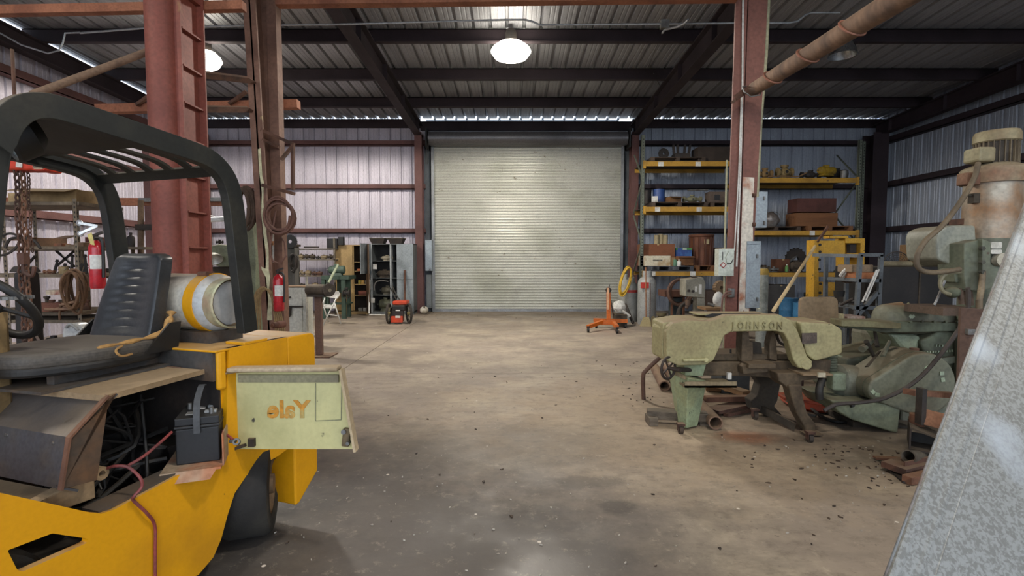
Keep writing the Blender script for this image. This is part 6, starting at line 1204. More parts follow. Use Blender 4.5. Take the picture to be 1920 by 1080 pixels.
# second shelf
can('bright blue drum on the second rack shelf', 1241, 0, yi+.1, 22, 26, mat('2b4a86', '23396b', .4, 4, .5), z=t2, name='small_drum', cat='drum')
carton('small white box in front of the blue drum', 1233, 0, yi-.2, 10, 11, white, .1, t2, tape=False)
can('dark cylinder behind the white box on the second rack shelf', 1219, 0, yi+.15, 15, 25, dark, z=t2, name='small_drum', cat='drum')
carton('torn open brown carton on the second rack shelf', 1268, 0, yi, 22, 11, mat('7d5a38', '65482e', .5, 4, .9), .3, t2, .2, True)
valve('pale green-grey pump casting on the second rack shelf', 1305, 0, yi, 34, 16, mat('77755c', '5f5b48', .5, 6, .7), t2, 'pump_casting')
rod('thin pale bar lying over the pump casting', (1289, 357), (1328, 356), yi-.1, yi-.1, .02, steel)
th, p, w_, h_, d_ = carton('concrete-grey block with a square opening on the second rack shelf', 1352, 0, yi, 36, 20, mat('5f5248', '4b413a', .5, 5, .85), .3, t2b, name='hollow_block', tape=False)
mb = MB(); mb.bx(p.x-.12, p.x+.02, p.y-.155, p.y-.148, p.z+.06, p.z+.2); obj('opening', mb, black, th)
# third shelf
carton('wide brown carton on the third rack shelf behind the white box', 1237, 0, yi+.1, 62, 40, mat('7d4f36', '66402c', .5, 3, .9), .4, t3)
th, p, w_, h_, d_ = carton('long white carton stained at the foot on the third rack shelf', 1238, 0, yi-.2, 48, 19, mat('cfc8b2', 'a98f68', .45, 5, .8), .25, t3, name='white_carton', tape=False)
mb = MB(); mb.bx(p.x-.12, p.x+.12, p.y-d_/2-.003, p.y-d_/2, p.z+.12, p.z+.16); q = obj('print_mark', mb, mat('4d4a42', 'b5ae98', .5, 60), th)
carton('small torn pale carton at the left end of the third rack shelf', 1211, 0, yi-.2, 10, 19, mat('b7aa93', '9b8e78'), .2, t3, tape=False)
for k, (dx, hh, lab) in enumerate(((-9, 17, 'left'), (-1, 19, 'middle'), (8, 17, 'right'))): can(f'tan paint can on the brown carton, {lab} one of three', 1247+dx, 0, yi+(.05 if k == 1 else 0), 9, hh, mat('a89a78', '8f8468', .4, 8), z=t3+40/F*(yi+.1)+.002, name='paint_can', group='paint cans on the brown carton')
th, p, w_, h_, d_ = carton('blue and green printed box tilted on a brown carton', 1290, 0, yi-.1, 27, 16, mat('2f4a8a', '3f6fa8', .5, 8, .6), .2, t3b+.22, .05, name='printed_box', tape=False)
mb = MB(); mb.bx(p.x-w_/2-.002, p.x+w_/2+.002, p.y-d_/2-.003, p.y+d_/2, p.z+h_-.05, p.z+h_+.003); obj('green_band', mb, mat('4a8a4a', '3f7a3f'), th); mb = MB(); mb.bx(p.x-.05, p.x+.05, p.y-d_/2-.005, p.y-d_/2, p.z+h_-.045, p.z+h_-.01); obj('label_mark', mb, white, th)
carton('open brown carton holding the printed box', 1290, 0, yi-.05, 30, 17, mat('8a5f3c', '704c30', .5, 3, .9), .3, t3b, .06, True)
can('small green tin between the cartons on the third rack shelf', 1274, 0, yi-.25, 8, 12, mat('5f8a70', '4b6f5a'), z=t3, name='tin'); bottle('white bottle lying against the carton on the third rack shelf', 1282, 0, yi-.28, 8, 12, white, white, t3)
carton('tan paper bag beside the long white carton', 1268, 0, yi-.22, 10, 16, mat('a98a63', '8b6f4e'), .12, t3, .3, name='paper_bag', tape=False)
th, p = itm('steel_drum', 'large ribbed brown steel drum with a paper tag on the third rack shelf', 'drum', 1324, 0, yi+.1, None, t3b); r_ = F_(21, yi); hh = F_(58, yi)
mb = MB(); mb.lathe([(0, 0), (r_*.9, 0), (r_, hh*.9), (r_*1.08, hh*.92), (r_*1.1, hh*.97), (r_*1.0, hh), (0, hh*.98)], p, n=24); obj('shell', mb, mat('6b3f28', '553222', .5, 4, .6, 0, .1, 30, .3), th)
for k in range(12): a = 2*PI*k/12; mb = MB(); mb.hexa([(p.x+math.cos(a)*r_*.9-.02, p.y+math.sin(a)*r_*.9-.02, p.z), (p.x+math.cos(a)*r_*.9+.02, p.y+math.sin(a)*r_*.9-.02, p.z), (p.x+math.cos(a)*r_*.9+.02, p.y+math.sin(a)*r_*.9+.02, p.z), (p.x+math.cos(a)*r_*.9-.02, p.y+math.sin(a)*r_*.9+.02, p.z)] + [(p.x+math.cos(a)*r_+sx_*.02, p.y+math.sin(a)*r_+sy_*.02, p.z+hh*.9) for sx_, sy_ in ((-1, -1), (1, -1), (1, 1), (-1, 1))]); obj('rib', mb, mat('5f3724', '4b2c1e'), th)
mb = MB(); mb.cb((p.x+.03, p.y-r_*1.02, p.z+hh*.75), (.12, .01, .12)); obj('paper_tag', mb, mat('b5a882', '9a8d6c'), th)
carton('plain brown carton behind the column on the third rack shelf', 1362, 0, yi+.2, 28, 42, mat('6a432b', '553623', .5, 3, .9), .3, zA3+.02)
# right bay, top
mb = MB()
valve('orange-tan square pump housing at the left of the high right rack shelf', 1443, 0, yi, 26, 21, mat('8f7248', '6a5236', .5, 7, .75), zB1+.02, 'pump_housing'); valve('second orange-tan pump housing with a bolt on top on the high right rack shelf', 1480, 0, yi, 28, 26, mat('8f7a50', '6a573a', .5, 7, .75), zB1+.03, 'pump_housing')
mb = MB(); mb.tube(spline([W(1440, 331, yi-.3), W(1470, 330, yi-.3), W(1495, 331, yi-.3), W(1512, 324, yi-.3)], 5), .015, 6); one('curved_strip', 'thin tan curved strip in front of the two pump housings', 'strip', mb, wood, W(1440, 331, yi-.3))
valve('dark rounded casting in the middle of the high right rack shelf', 1530, 0, yi, 36, 17, dark, zB1+.02, 'dark_casting'); motor('yellow machine part lying on the high right rack shelf', 1560, 0, yi-.1, 36, 17, mat('a5861f', '6f5a22', .5, 7, .7), zB1+.08, .3, 'yellow_part', 'machine part'); motor('dark motor under the yellow part on the high right rack shelf', 1580, 0, yi+.1, 38, 18, dark, zB1+.02); can('pale round can at the right end of the high right rack shelf', 1594, 0, yi-.2, 12, 13, steel, z=zB1+.02)
# right bay, middle
th, p = itm('wrapped_bundle', 'grey bundle wrapped in clear plastic on the right rack shelf', 'bundle', 1455, 0, yi, None, t5); mb = MB(); mb.ball(p+V3(0, 0, .19), .24, 16, 9, (1, .8, .85), .16, 4); obj('wrap', mb, mat('6a625e', '8a8886', .5, 4, .25, .1, .2, 20), th); mb = MB(); mb.tube([p+V3(math.cos(t)*.23, -.12, .19+math.sin(t)*.2) for t in [PI*i/10 for i in range(11)]], .008, 5); obj('binding', mb, steel, th)
carton('large wooden crate on the tan pallet in the right rack bay', 1534, 0, yi, 76, 24, mat('7a5233', '63412a', .5, 3, .85, stretch=(.3, 3, 3)), .5, t5b, name='crate', tape=False)
carton('dark red-brown metal box standing on the large wooden crate', 1534, 0, yi+.05, 72, 25, mat('55302a', '452822', .5, 3, .7), .45, t5b+F_(24, yi)+.03, name='metal_box', tape=False)
for dx in (-18, 20): rod('short spacer block between the crate and the dark red-brown box, %s one' % ('left' if dx < 0 else 'right'), (1532+dx, 404.5), (1540+dx, 404.5), yi-.2, yi-.2, .018, wood, 'spacer_block', 'block')
# right bay, low
zc3 = zB3+.02
for k, (px, w_, h_, mm, lab) in enumerate(((1432, 22, 16, 'dark', 'dark clamp-shaped casting at the left of the low right rack shelf'), (1447, 18, 13, 'grime', 'grimy curved casting on the low right rack shelf'), (1465, 16, 10, 'steel', 'pale round casting beside the brown crate on the low right rack shelf'))): valve(lab, px, 0, yi-.1*k, w_, h_, {'dark': dark, 'grime': grime, 'steel': steel}[mm], zc3)
carton('square brown crate on the low right rack shelf', 1477, 0, yi, 24, 23, mat('5f3a27', '4b2e20', .5, 3, .9), .3, zc3, name='crate'); bottle('small green bottle on the low right rack shelf', 1490, 0, yi-.3, 6, 14, mat('5a8a4a', '4a7040'), white, zc3)
gear('large dark wheel leaning at the back of the low right rack shelf', 1505, 0, yi+.2, 44, dark, zc3, 'wheel', 'wheel'); motor('dark motor in the middle of the low right rack shelf', 1508, 0, yi-.1, 26, 18, grime, zc3)
rod('long flat bar leaning over the parts on the low right rack shelf', (1476, 494), (1496, 478), yi, yi+.2, .03, steel)
# under the racks
BL = mat('2f6a95', '285a80', .4, 3, .5, 0, .05, 30)
def barrel(label, px, Y, w, h, m, name='barrel', cat='barrel'):
    th, p = itm(name, label, cat, px, 600, Y, None, 0); r, h = F_(w, Y)/2, F_(h, Y); mb = MB(); mb.lathe([(0, 0), (r*.96, 0), (r, .03), (r, h*.3), (r*1.03, h*.33), (r, h*.36), (r, h*.63), (r*1.03, h*.66), (r, h*.69), (r, h*.96), (r*1.02, h*.98), (r*1.02, h), (r*.95, h*.97), (0, h*.97)], p, n=24); obj('shell', mb, m, th)
    mb = MB(); mb.cyl(p+V3(r*.5, 0, h*.97), p+V3(r*.5, 0, h*1.0), .035, n=10); obj('bung', mb, steel, th); return th
barrel('blue plastic barrel standing under the right rack bay', 1478, 10.2, 32, 66, BL); barrel('light blue bin beside the blue barrel under the right rack bay', 1512, 9.6, 46, 66, mat('3f7fae', '36709a', .4, 3, .5), 'blue_bin', 'bin')
p = G(1424, 640); th, p = itm('painted_cylinder', 'tall grey cylinder with flaking paint behind the blue-grey cabinet', 'cylinder', 1428, 600, 8.6, None, 0); mb = MB(); h_ = W(0, 502, 8.6).z; mb.lathe([(0, 0), (.09, 0), (.09, h_-.06), (.075, h_-.015), (.04, h_), (0, h_)], p, n=24); obj('shell', mb, mat('8a8f8a', '5f6560', .5, 6, .5, 0, .1, 40, spk='b7b9a5', sp=.66, sscale=9), th); mb = MB(); mb.lathe([(.091, h_-.12), (.091, h_-.06), (.077, h_-.014)], p, n=24); obj('shoulder_band', mb, mat('a98c3f'), th)
for k, (px, w_, h_, mm, lab) in enumerate(((1452, 50, 60, mat('3d3b39', '2d2b2a'), 'large dark box on the floor under the right rack bay'), (1535, 34, 44, mat('6f6b64', '55514a'), 'grey carton on the floor behind the light blue bin'))): carton(lab, px, 597, yi, w_, h_, mm, .6, 0)
# gas cylinders, left of the rack
def gas(label, px, pyt, pyb, Y, w, m, band=None, group=None):
    z0 = 0; x = W(px, pyb, Y).x; h = W(px, pyt, Y).z; r = F_(w, Y)/2; th = thing('gas_cylinder', label, 'gas cylinder', (x, Y, 0), 0, group); p = V3(x, Y, 0)
    mb = MB(); mb.lathe([(0, .0), (r*.92, 0), (r, .04), (r, h*.76), (r*.92, h*.83), (r*.6, h*.88), (r*.3, h*.9), (0, h*.9)], p, n=26); obj('shell', mb, m, th)
    mb = MB(); mb.lathe([(r*.5, h*.87), (r*.5, h*.98), (r*.46, h), (r*.42, h*.98), (r*.42, h*.87)], p, n=18, a0=.4, a1=5.6); obj('valve_collar', mb, m, th)
    mb = MB(); mb.cyl(p+V3(0, 0, h*.88), p+V3(0, 0, h*.96), .02); mb.cyl(p+V3(-.03, 0, h*.94), p+V3(.05, 0, h*.94), .014); obj('valve', mb, mat('8a7648', '6b5a38'), th)
    if band: mb = MB(); mb.lathe([(r*1.01, h*.66), (r*1.01, h*.72)], p, n=26); obj('red_band', mb, mat('a8322c'), th)
    return th, p, r, h
cm = mat('a6a8a6', '8b8d8a', .45, 3, .5, .1, .06, 40, .2)
th, p, r_, h_ = gas('pale grey gas cylinder with a red square sticker and a broom at its foot', 1212, 508, 607, 11.6, 34, cm)
mb = MB(); mb.cb((p.x-.1, p.y-r_*.95, h_*.74), (.17, .05, .13)); obj('red_sticker', mb, mat('c03a32'), th); mb = MB(); mb.cb((p.x+.02, p.y-r_-.005, h_*.4), (.012, .01, h_*.75)); obj('rust_streak', mb, rust2, th)
th, p, r_, h_ = gas('grey gas cylinder with a red band behind the yellow hose', 1183, 520, 606, 12.1, 24, mat('8f9290', '777a78', .5, 3, .5, .1), True); gas('white-labelled gas cylinder hung with the yellow hose', 1170, 514, 600, 12.5, 24, mat('a9aaa4', '85867f', .5, 4, .5))
coil('yellow_hose', 'bright yellow hose coiled over the gas cylinders beside the door', 1172, 527, 11.85, 9, 25, 5, .018, mat('c7a023', 'a07f1f', .4, 8, .5), 8, jit=.16, depth=.1, tilt=.25)
mb = MB(); a = W(1212, 590, 11.3); mb.M = Matrix.Translation((a.x-.02, 11.25, 0)); mb.bx(-.13, .13, -.04, .04, 0, .2, .45); th = thing('broom', 'straw broom head standing at the foot of the pale gas cylinder', 'broom', (a.x-.02, 11.25, 0)); obj('bristles', mb, mat('c2b48a', 'a8996f', .5, 30, .9, 0, .3, stretch=(8, 8, 1)), th); mb = MB(); mb.cyl((a.x-.02, 11.25, .2), (a.x-.02, 11.33, 1.3), .012); obj('handle', mb, mat('9a6a4a'), th)
# engine stand
os_ = mat('d06a1c', 'b55a1a', .4, 5, .45, 0, .05, 40, .2); es = thing('engine_stand', 'orange engine stand on casters in front of the roll-up door', 'stand', G(1140, 622)); Ye = 10.7
def eb(a, b, Ya, Yb, w_, m=os_, nm='leg'): mb = MB(); mb.bar([W(*a, Ya), W(*b, Yb)], (0, 0, 1) if abs(a[1]-b[1]) < 20 else (0, 1, 0), w_, w_); return obj(nm, mb, m, es)
eb((1141, 601), (1141, 548), Ye, Ye, .075, nm='post'); eb((1127, 605), (1152, 605), Ye-.1, Ye-.1, .085, nm='crossbar'); eb((1113, 600), (1176, 602), Ye+.2, Ye+.2, .075); eb((1130, 603), (1102, 613), Ye-.1, Ye-.45, .07); eb((1150, 605), (1157, 613), Ye-.1, Ye-.6, .07)
mb = MB(); mb.cb(W(1140, 560, Ye-.05), (.04, .02, .45)); obj('post_label', mb, mat('e0b088'), es)
p = W(1141, 544, Ye); mb = MB(); mb.lathe([(.03, -.04), (.055, -.04), (.055, .06), (.03, .06), (.03, -.04)], p, (0, 1, 0), 16); obj('mount_ring', mb, dark, es); mb = MB(); mb.tube([p+V3(0, -.02, .05), p+V3(.02, -.02, .12)], .01); obj('lock_pin', mb, dark, es)
for px, Yc in ((1103, Ye-.45), (1157, Ye-.6), (1118, Ye+.2), (1172, Ye+.2)): p = W(px, 610, Yc); mb = MB(); mb.cyl((p.x-.02, Yc, .05), (p.x+.02, Yc, .05), .05, n=14); w2 = obj('caster', mb, black, es); mb = MB(); mb.bx(p.x-.03, p.x+.03, Yc-.03, Yc+.03, .1, .13); obj('caster_plate', mb, dark, w2)
rod('dark hooked rod leaning on the engine stand from the door', (1151, 598), (1142, 545), Ye+.6, Ye+.15, .012, rust, 'hook_rod', 'rod')
# white plastic jug and junk beside it
th, p = itm('white_can', 'crumpled white plastic jug standing beside the engine stand', 'jug', 1161, 585, 11.2, None, .30); mb = MB(); mb.ball(p+V3(0, 0, .13), .15, 14, 9, (.9, .6, 1), .25, 6); obj('body', mb, mat('cfcfc8', 'a3a39a', .4, 5, .6), th); mb = MB(); mb.tube(spline([p+V3(.05, -.05, .05), p+V3(.15, -.05, -.02), p+V3(.22, -.05, -.08)], 4), .035, 8); obj('spout', mb, white, th)
carton('low grimy crate under the white plastic jug', 1162, 600, 11.2, 22, 24, grime, .3, 0, tape=False, name='crate')
rod('thick dark bar leaning between the jug and the gas cylinders', (1187, 606), (1172, 570), 11.3, 11.6, .035, dark)
# under the left rack bay
gb = mat('8f8d80', '6f6c60', .5, 4, .6, 0, .15, 35, .5)
th = thing('grey_machine', 'dusty grey drill-press head on a standing column in front of the rack', 'machine', G(1313, 650)); Y_ = 9.4
def pg(nm, poly, Y, dep, m, r=.02): q = rnd(pxz(poly, Y), r, 4); mb = MB(); mb.prism(q, 'xz', Y, Y+dep); return obj(nm, mb, m, th, bev=.01)
pg('head', [(1286, 524), (1318, 519), (1323, 530), (1322, 558), (1286, 556)], Y_, .35, gb); pg('column', [(1307, 552), (1322, 556), (1322, 650), (1308, 650)], Y_+.05, .25, gb)
for px, py in ((1291, 545), (1299, 546)): mb = MB(); p = W(px, py, Y_); mb.cyl(p, p+V3(0, -.03, 0), .025, n=12); obj('knob', mb, dark, th)
mb = MB(); mb.cb(W(1313, 542, Y_-.004), (.05, .008, .17)); mb.cb(W(1305, 542, Y_-.004), (.03, .008, .1)); obj('scale_plate', mb, white, th); mb = MB(); mb.lathe([(0, 0), (.05, 0), (.06, .03), (0, .05)], W(1302, 522, Y_+.1)); obj('top_cap', mb, dark, th)
mb = MB(); p = W(1290, 562, Y_+.1); mb.cyl(p, p-V3(0, 0, .1), .05, n=12); mb.cyl(p-V3(0, 0, .1), p-V3(.03, 0, .16), .03); obj('spindle', mb, mat('5f4a3a'), th)
mb = MB(); mb.cb(W(1315, 646, Y_+.15), (.4, .4, .04)); obj('base_plate', mb, grime, th)
th = thing('rusty_bench', 'rusty red-brown small bench with a dark cloth under the left rack bay', 'bench', G(1268, 640)); Y_ = 10.4; a, b = W(1247, 545, Y_), W(1288, 557, Y_); mb = MB(); mb.bx(a.x, b.x, Y_, Y_+.5, b.z, a.z); obj('top', mb, mat('5d3b2c', '4a2f24', .5, 5, .8), th, bev=.008)
for px in (1262, 1284): mb = MB(); x_ = W(px, 560, Y_).x; mb.bx(x_-.02, x_+.02, Y_+.05, Y_+.09, 0, b.z); obj('leg', mb, rust2, th)
mb = MB(); mb.bx(a.x+.2, b.x-.02, Y_+.12, Y_+.4, 0, b.z-.02); obj('dark_bin', mb, mat('2f3a3d', '232b2d'), th)
coil('rubber_hose', 'thick brown hose coiled on the rusty bench under the rack', 1272, 547, Y_-.1, 20, 22, 5, .025, mat('5d4438', '47342b', .5, 7, .8), 11, jit=.15)
coil('rubber_hose', 'dark hose heap on the floor in front of the rusty bench', 1295, 588, 9.8, 26, 22, 5, .028, mat('2f2a26', '3d352d', .5, 7, .8), 12, jit=.2)
valve('grimy yellow-grey pump on the floor right of the gas cylinders', 1240, 605, 10.6, 34, 34, mat('6b6145', '4d4633', .5, 6, .8), 0, 'floor_pump', 'pump')
valve('low yellow machine part on the floor behind the saw cover', 1246, 603, 9.9, 34, 14, mat('8f7426', '5f5026', .5, 6, .8), 0, 'yellow_part', 'machine part')
th = thing('work_bench', 'small wood-topped bench with tools between the grey machine and the column', 'bench', G(1345, 640)); Y_ = 9.0; a, b = W(1323, 577, Y_), W(1358, 582, Y_); mb = MB(); mb.bx(a.x, b.x, Y_, Y_+.4, b.z, a.z); obj('top', mb, wood, th)
for px in (1325, 1355): mb = MB(); x_ = W(px, 585, Y_).x; mb.bx(x_-.02, x_+.02, Y_+.03, Y_+.07, 0, b.z); obj('leg', mb, cf, th)
rod('pale cylinder tool lying on the small wood-topped bench', (1327, 570), (1340, 573), Y_+.15, Y_+.1, .03, steel); 
mb = MB(); p = W(1347, 562, Y_+.25); mb.ball(p, .13, 14, 8, (.8, .4, 1.15)); mb2 = one('oval_shade', 'white oval lampshade leaning on the small bench', 'shade', mb, white, p)
gear('round tan pulley behind the white lampshade', 1347, 552, Y_+.5, 26, mat('8a7258', '6b5743', .5, 6, .8), None, 'pulley', 'pulley', thick=.1)
carton('brown carton on the floor under the left rack bay behind the grey machine', 1338, 597, yi, 40, 50, mat('4f4038', '3f332d'), .5, 0)
# ================================================================ back wall, left of the door: cabinets
YCb = 13.7
def cabinet(label, p0, p1, Y, dep, m, shelves, inner, name='steel_cabinet', openpx=None):
    """open-fronted cabinet carcass between two top/bottom pixel corners, with shelves at pixel heights"""
    A, B = W(*p0, Y), W(*p1, Y); th = thing(name, label, 'cabinet', ((A.x+B.x)/2, Y+dep/2, 0)); t = .02; z1 = A.z
    for x0, x1 in ((A.x, A.x+t), (B.x-t, B.x)): mb = MB(); mb.bx(x0, x1, Y, Y+dep, 0.05, z1); obj('side_wall', mb, m, th)
    mb = MB(); mb.bx(A.x, B.x, Y, Y+dep, z1-t, z1); obj('top', mb, m, th); mb = MB(); mb.bx(A.x, B.x, Y, Y+dep, 0, .08); obj('bottom', mb, m, th)
    mb = MB(); mb.bx(A.x, B.x, Y+dep-t, Y+dep, .05, z1); obj('back', mb, inner, th)
    zs = []
    for py in shelves: z = W(0, py, Y).z; mb = MB(); mb.bx(A.x+t, B.x-t, Y+.02, Y+dep-t, z-.015, z); obj('shelf', mb, m, th); zs.append(z)
    return th, A, B, zs
tanc = mat('a88c5c', '93794f', .4, 2.5, .5, 0, .06, 40, .2)
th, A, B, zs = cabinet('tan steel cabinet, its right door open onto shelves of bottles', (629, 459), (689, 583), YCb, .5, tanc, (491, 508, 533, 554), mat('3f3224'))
mb = MB(); x1 = W(661, 470, YCb).x; mb.bx(A.x, x1, YCb-.025, YCb-.003, .1, A.z-.02); d = obj('door', mb, tanc, th, bev=.004); mb = MB(); mb.cb((x1-.05, YCb-.04, W(0, 520, YCb).z), (.02, .03, .09)); obj('door_handle', mb, steel, d)
mb = MB(); mb.bx(x1, x1+.03, YCb, YCb+.02, .1, A.z-.02); obj('centre_post', mb, tanc, th)
mb = MB(); q0 = V3(B.x, YCb, 0); q1 = W(690, 500, YCb-.62); mb.hexa([(B.x-.02, YCb, .1), (B.x, YCb, .1), (q1.x, YCb-.5, .1), (q1.x-.02, YCb-.5, .1), (B.x-.02, YCb, A.z), (B.x, YCb, A.z), (q1.x, YCb-.5, A.z), (q1.x-.02, YCb-.5, A.z)]); d = obj('door', mb, mat('54402c', '42321f', .4, 3, .6), th); mb = MB(); mb.cb((q1.x-.03, YCb-.42, W(0, 520, YCb).z), (.03, .05, .03)); obj('door_handle', mb, steel, d)
yy = YCb+.15
for px, w_, h_, m_, z_, lab in ((672, 7, 15, white, zs[0], 'white jug on the top shelf of the tan cabinet'), (680, 6, 9, mat('b9a58f'), zs[0], 'small pale bottle beside the white jug in the tan cabinet')): bottle(lab, px, 0, yy, w_, h_, m_, mat('8a4a2a'), z_)
carton('flat orange box on the second shelf of the tan cabinet', 673, 0, yy, 17, 4, mat('b0633a'), .3, zs[1], tape=False, name='flat_box')
for k, (px, c, lab) in enumerate(((666, '9a8a2f', 'yellow-green tin on the third shelf of the tan cabinet'), (672, 'b58f4a', 'tan tin on the third shelf of the tan cabinet'), (679, '5f564a', 'dark tin on the third shelf of the tan cabinet'))): can(lab, px, 0, yy, 6, 7, mat(c), z=zs[2], name='tin')
carton('red-brown box on the fourth shelf of the tan cabinet', 674, 0, yy, 16, 8, mat('7a3f2c'), .3, zs[3], tape=False)
for px, c, lab in ((668, 'b8b5a8', 'pale box at the foot of the tan cabinet'), (678, 'c9c4b5', 'second pale box at the foot of the tan cabinet')): carton(lab, px, 0, yy, 8, 6, mat(c), .2, .08, tape=False)
lk_ = mat('767b7b', '606464', .45, 2.5, .5, .3, .06, 40, .1); lkd = mat('8f979a', '6d7477', .5, 2.5, .45, .3, .06, 40, .1)
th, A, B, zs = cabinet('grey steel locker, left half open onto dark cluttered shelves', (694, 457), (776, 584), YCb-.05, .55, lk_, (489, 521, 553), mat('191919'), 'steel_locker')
Yl = YCb-.05; xc = W(732, 480, Yl).x; mb = MB(); mb.bx(xc-.02, xc+.02, Yl, Yl+.5, .08, A.z-.02); obj('centre_post', mb, mat('9a9fa0'), th); mb = MB(); mb.bx(A.x, A.x+.05, Yl-.01, Yl, .05, A.z); obj('front_stile', mb, mat('9a9fa0'), th)
mb = MB(); mb.bx(W(738, 0, Yl).x, B.x, Yl-.03, Yl-.005, W(0, 524, Yl).z, A.z-.01); d = obj('door', mb, lkd, th, bev=.004); mb = MB(); mb.bx(W(738, 0, Yl).x, B.x, Yl-.03, Yl-.005, .06, W(0, 525, Yl).z); obj('door', mb, lkd, th, bev=.004)
a0 = A.x; mb = MB(); mb.hexa([(a0, Yl, .9+.2), (a0+.02, Yl, 1.1), (a0-.12, Yl-.45, 1.1), (a0-.14, Yl-.45, 1.1), (a0, Yl, A.z), (a0+.02, Yl, A.z), (a0-.12, Yl-.45, A.z), (a0-.14, Yl-.45, A.z)]); obj('door', mb, lkd, th)
for k, (px, py) in enumerate(((703, 500), (699, 563))): mb = MB(); mb.cb(W(px, py, Yl-.2), (.1, .006, .13)); obj('taped_paper', mb, white, th)
mb = MB(); mb.tube(spline([W(701, 545, Yl-.3), W(704, 530, Yl-.25), W(716, 526, Yl-.2), W(728, 528, Yl-.1)], 5), .015, 6); obj('hanging_cable', mb, steel, th)
for k, (px, z_, w_, h_, lab) in enumerate(((720, 0, 22, 9, 'heap of parts on the upper shelf of the grey locker'), (715, 1, 28, 13, 'grimy bundle on the middle shelf of the grey locker'), (720, 2, 24, 14, 'grimy machine part on the lower shelf of the grey locker'))): motor(lab, px, 0, Yl+.2, w_, h_, (mat('8f8672', '5f5748', .5, 9), grime, mat('5a5648', '3f3c33', .5, 9))[k], zs[z_])
motor('greenish part standing at the foot of the grey locker', 716, 0, Yl+.15, 26, 22, mat('4d4f3c', '38382c', .5, 8), .08)
for k, (px, lab) in enumerate(((710, 'shallow dark metal pan on the left of the grey locker top'), (744, 'second shallow dark pan on the right of the grey locker top'))):
    th2, p = itm('metal_pan', lab, 'pan', px, 457, Yl+.2, None, A.z); mb = MB(); w_ = F_(13, Yl); mb.hexa([(p.x-w_*.8, p.y-.15, p.z), (p.x+w_*.8, p.y-.15, p.z), (p.x+w_*.8, p.y+.15, p.z), (p.x-w_*.8, p.y+.15, p.z), (p.x-w_*1.1, p.y-.2, p.z+.14), (p.x+w_*1.1, p.y-.2, p.z+.14), (p.x+w_*1.1, p.y+.2, p.z+.14), (p.x-w_*1.1, p.y+.2, p.z+.14)]); obj('pan', mb, dark, th2); mb = MB(); mb.bx(p.x-w_*1.15, p.x+w_*1.15, p.y-.21, p.y+.21, p.z+.14, p.z+.155); obj('rim', mb, mat('7a6f55'), th2)
rod('tall white pipe leaning on the grey locker left stile', (692, 588), (693, 524), Yl-.5, Yl-.3, .02, white, 'white_pipe', 'pipe')
rod('pale strip lying on the floor in front of the grey locker', (692, 590), (722, 590), 13.1, 13.1, .014, white, 'white_strip', 'strip')
rod('tall rusty flat bar leaning on the grey locker door', (759, 583), (759, 507), Yl-.3, Yl-.06, .03, rust, 'flat_bar')
th, A, B = boxed('wall_cabinet', 'narrow grey electrical cabinet on the wall just left of the roll-up door', 'cabinet', (797, 450), (810, 508), D-.42, .2, elb); mb = MB(); mb.cb(W(806, 505, D-.44), (.03, .02, .03)); obj('latch', mb, steel, th)
th, A, B = boxed('wall_cabinet', 'lower grey duct box on the wall below the narrow cabinet', 'cabinet', (799, 515), (809, 578), D-.35, .15, lk_); mb = MB(); mb.cb(W(804, 530, D-.36), (.1, .01, .02)); obj('strap', mb, steel, th)
# trimmer mower
mw = thing('wheeled_trimmer', 'black and orange walk-behind trimmer mower with two large spoked wheels', 'mower', G(748, 606)); Ym = 11.7; og = mat('c9431f', 'a8391c', .4, 6, .4)
for px in (729, 767):
    c = W(px, 588, Ym); c.z = .235; ax = V3(1, 0, 0) if px < 740 else V3(.9, .44, 0); ax.normalize(); x, y, _ = frame(ax)
    mb = MB(); mb.tube([c+x*math.cos(t)*.21+y*math.sin(t)*.21 for t in [2*PI*i/24 for i in range(24)]], .028, 8, closed=True); w2 = obj('wheel', mb, mat('2b2823', '46403a', .5, 8, .8), mw)
    for k in range(8): t = 2*PI*k/8; mb = MB(); mb.cyl(c, c+x*math.cos(t)*.2+y*math.sin(t)*.2, .008, n=5); obj('spoke', mb, mat('6b6450'), w2)
    mb = MB(); mb.cyl(c-ax*.04, c+ax*.04, .035, n=12); obj('hub', mb, mat('8a7a4a'), w2)
a, b = W(735, 572, Ym), W(760, 583, Ym); mb = MB(); mb.bx(a.x, b.x, Ym-.05, Ym+.35, b.z, a.z); obj('engine', mb, black, mw, bev=.03); mb = MB(); mb.bx(a.x+.0, b.x+.02, Ym+.05, Ym+.4, a.z, a.z+.09); obj('engine_cover', mb, og, mw, bev=.02)
a, b = W(735, 592, Ym), W(757, 605, Ym); mb = MB(); mb.bx(a.x, b.x, Ym-.15, Ym-.05, b.z+.02, a.z); f_ = obj('front_deck', mb, og, mw, bev=.01); mb = MB(); mb.cb(W(746, 594, Ym-.155), (.11, .008, .05)); obj('white_mark', mb, white, f_); mb = MB(); mb.bx(a.x+.0, b.x, Ym-.05, Ym+.05, .06, .3); obj('chassis', mb, dark, mw)
mb = MB(); mb.cb(W(746, 582, Ym-.06), (.1, .01, .025)); obj('white_mark', mb, white, f_)
mb = MB(); mb.tube([W(752, 580, Ym), W(742, 560, Ym+.3), W(732, 540, Ym+.6)], .015); obj('handlebar', mb, black, mw); mb = MB(); mb.tube([W(762, 580, Ym+.1), W(745, 556, Ym+.45), W(735, 536, Ym+.7)], .015); obj('handlebar', mb, black, mw)
p = W(799, 582, 14.0); th = thing('white_float', 'round white ball lying at the left foot of the roll-up door', 'ball', (p.x, 14.0, 0)); mb = MB(); mb.ball((p.x, 13.7, .115), .115, 16, 10, (1, 1, .9), .06, 2); obj('ball', mb, mat('cfc9bb', 'a59c88', .45, 8, .8), th); mb = MB(); mb.cyl((p.x+.02, 13.6, .2), (p.x+.02, 13.55, .24), .02); obj('knob', mb, grime, th)
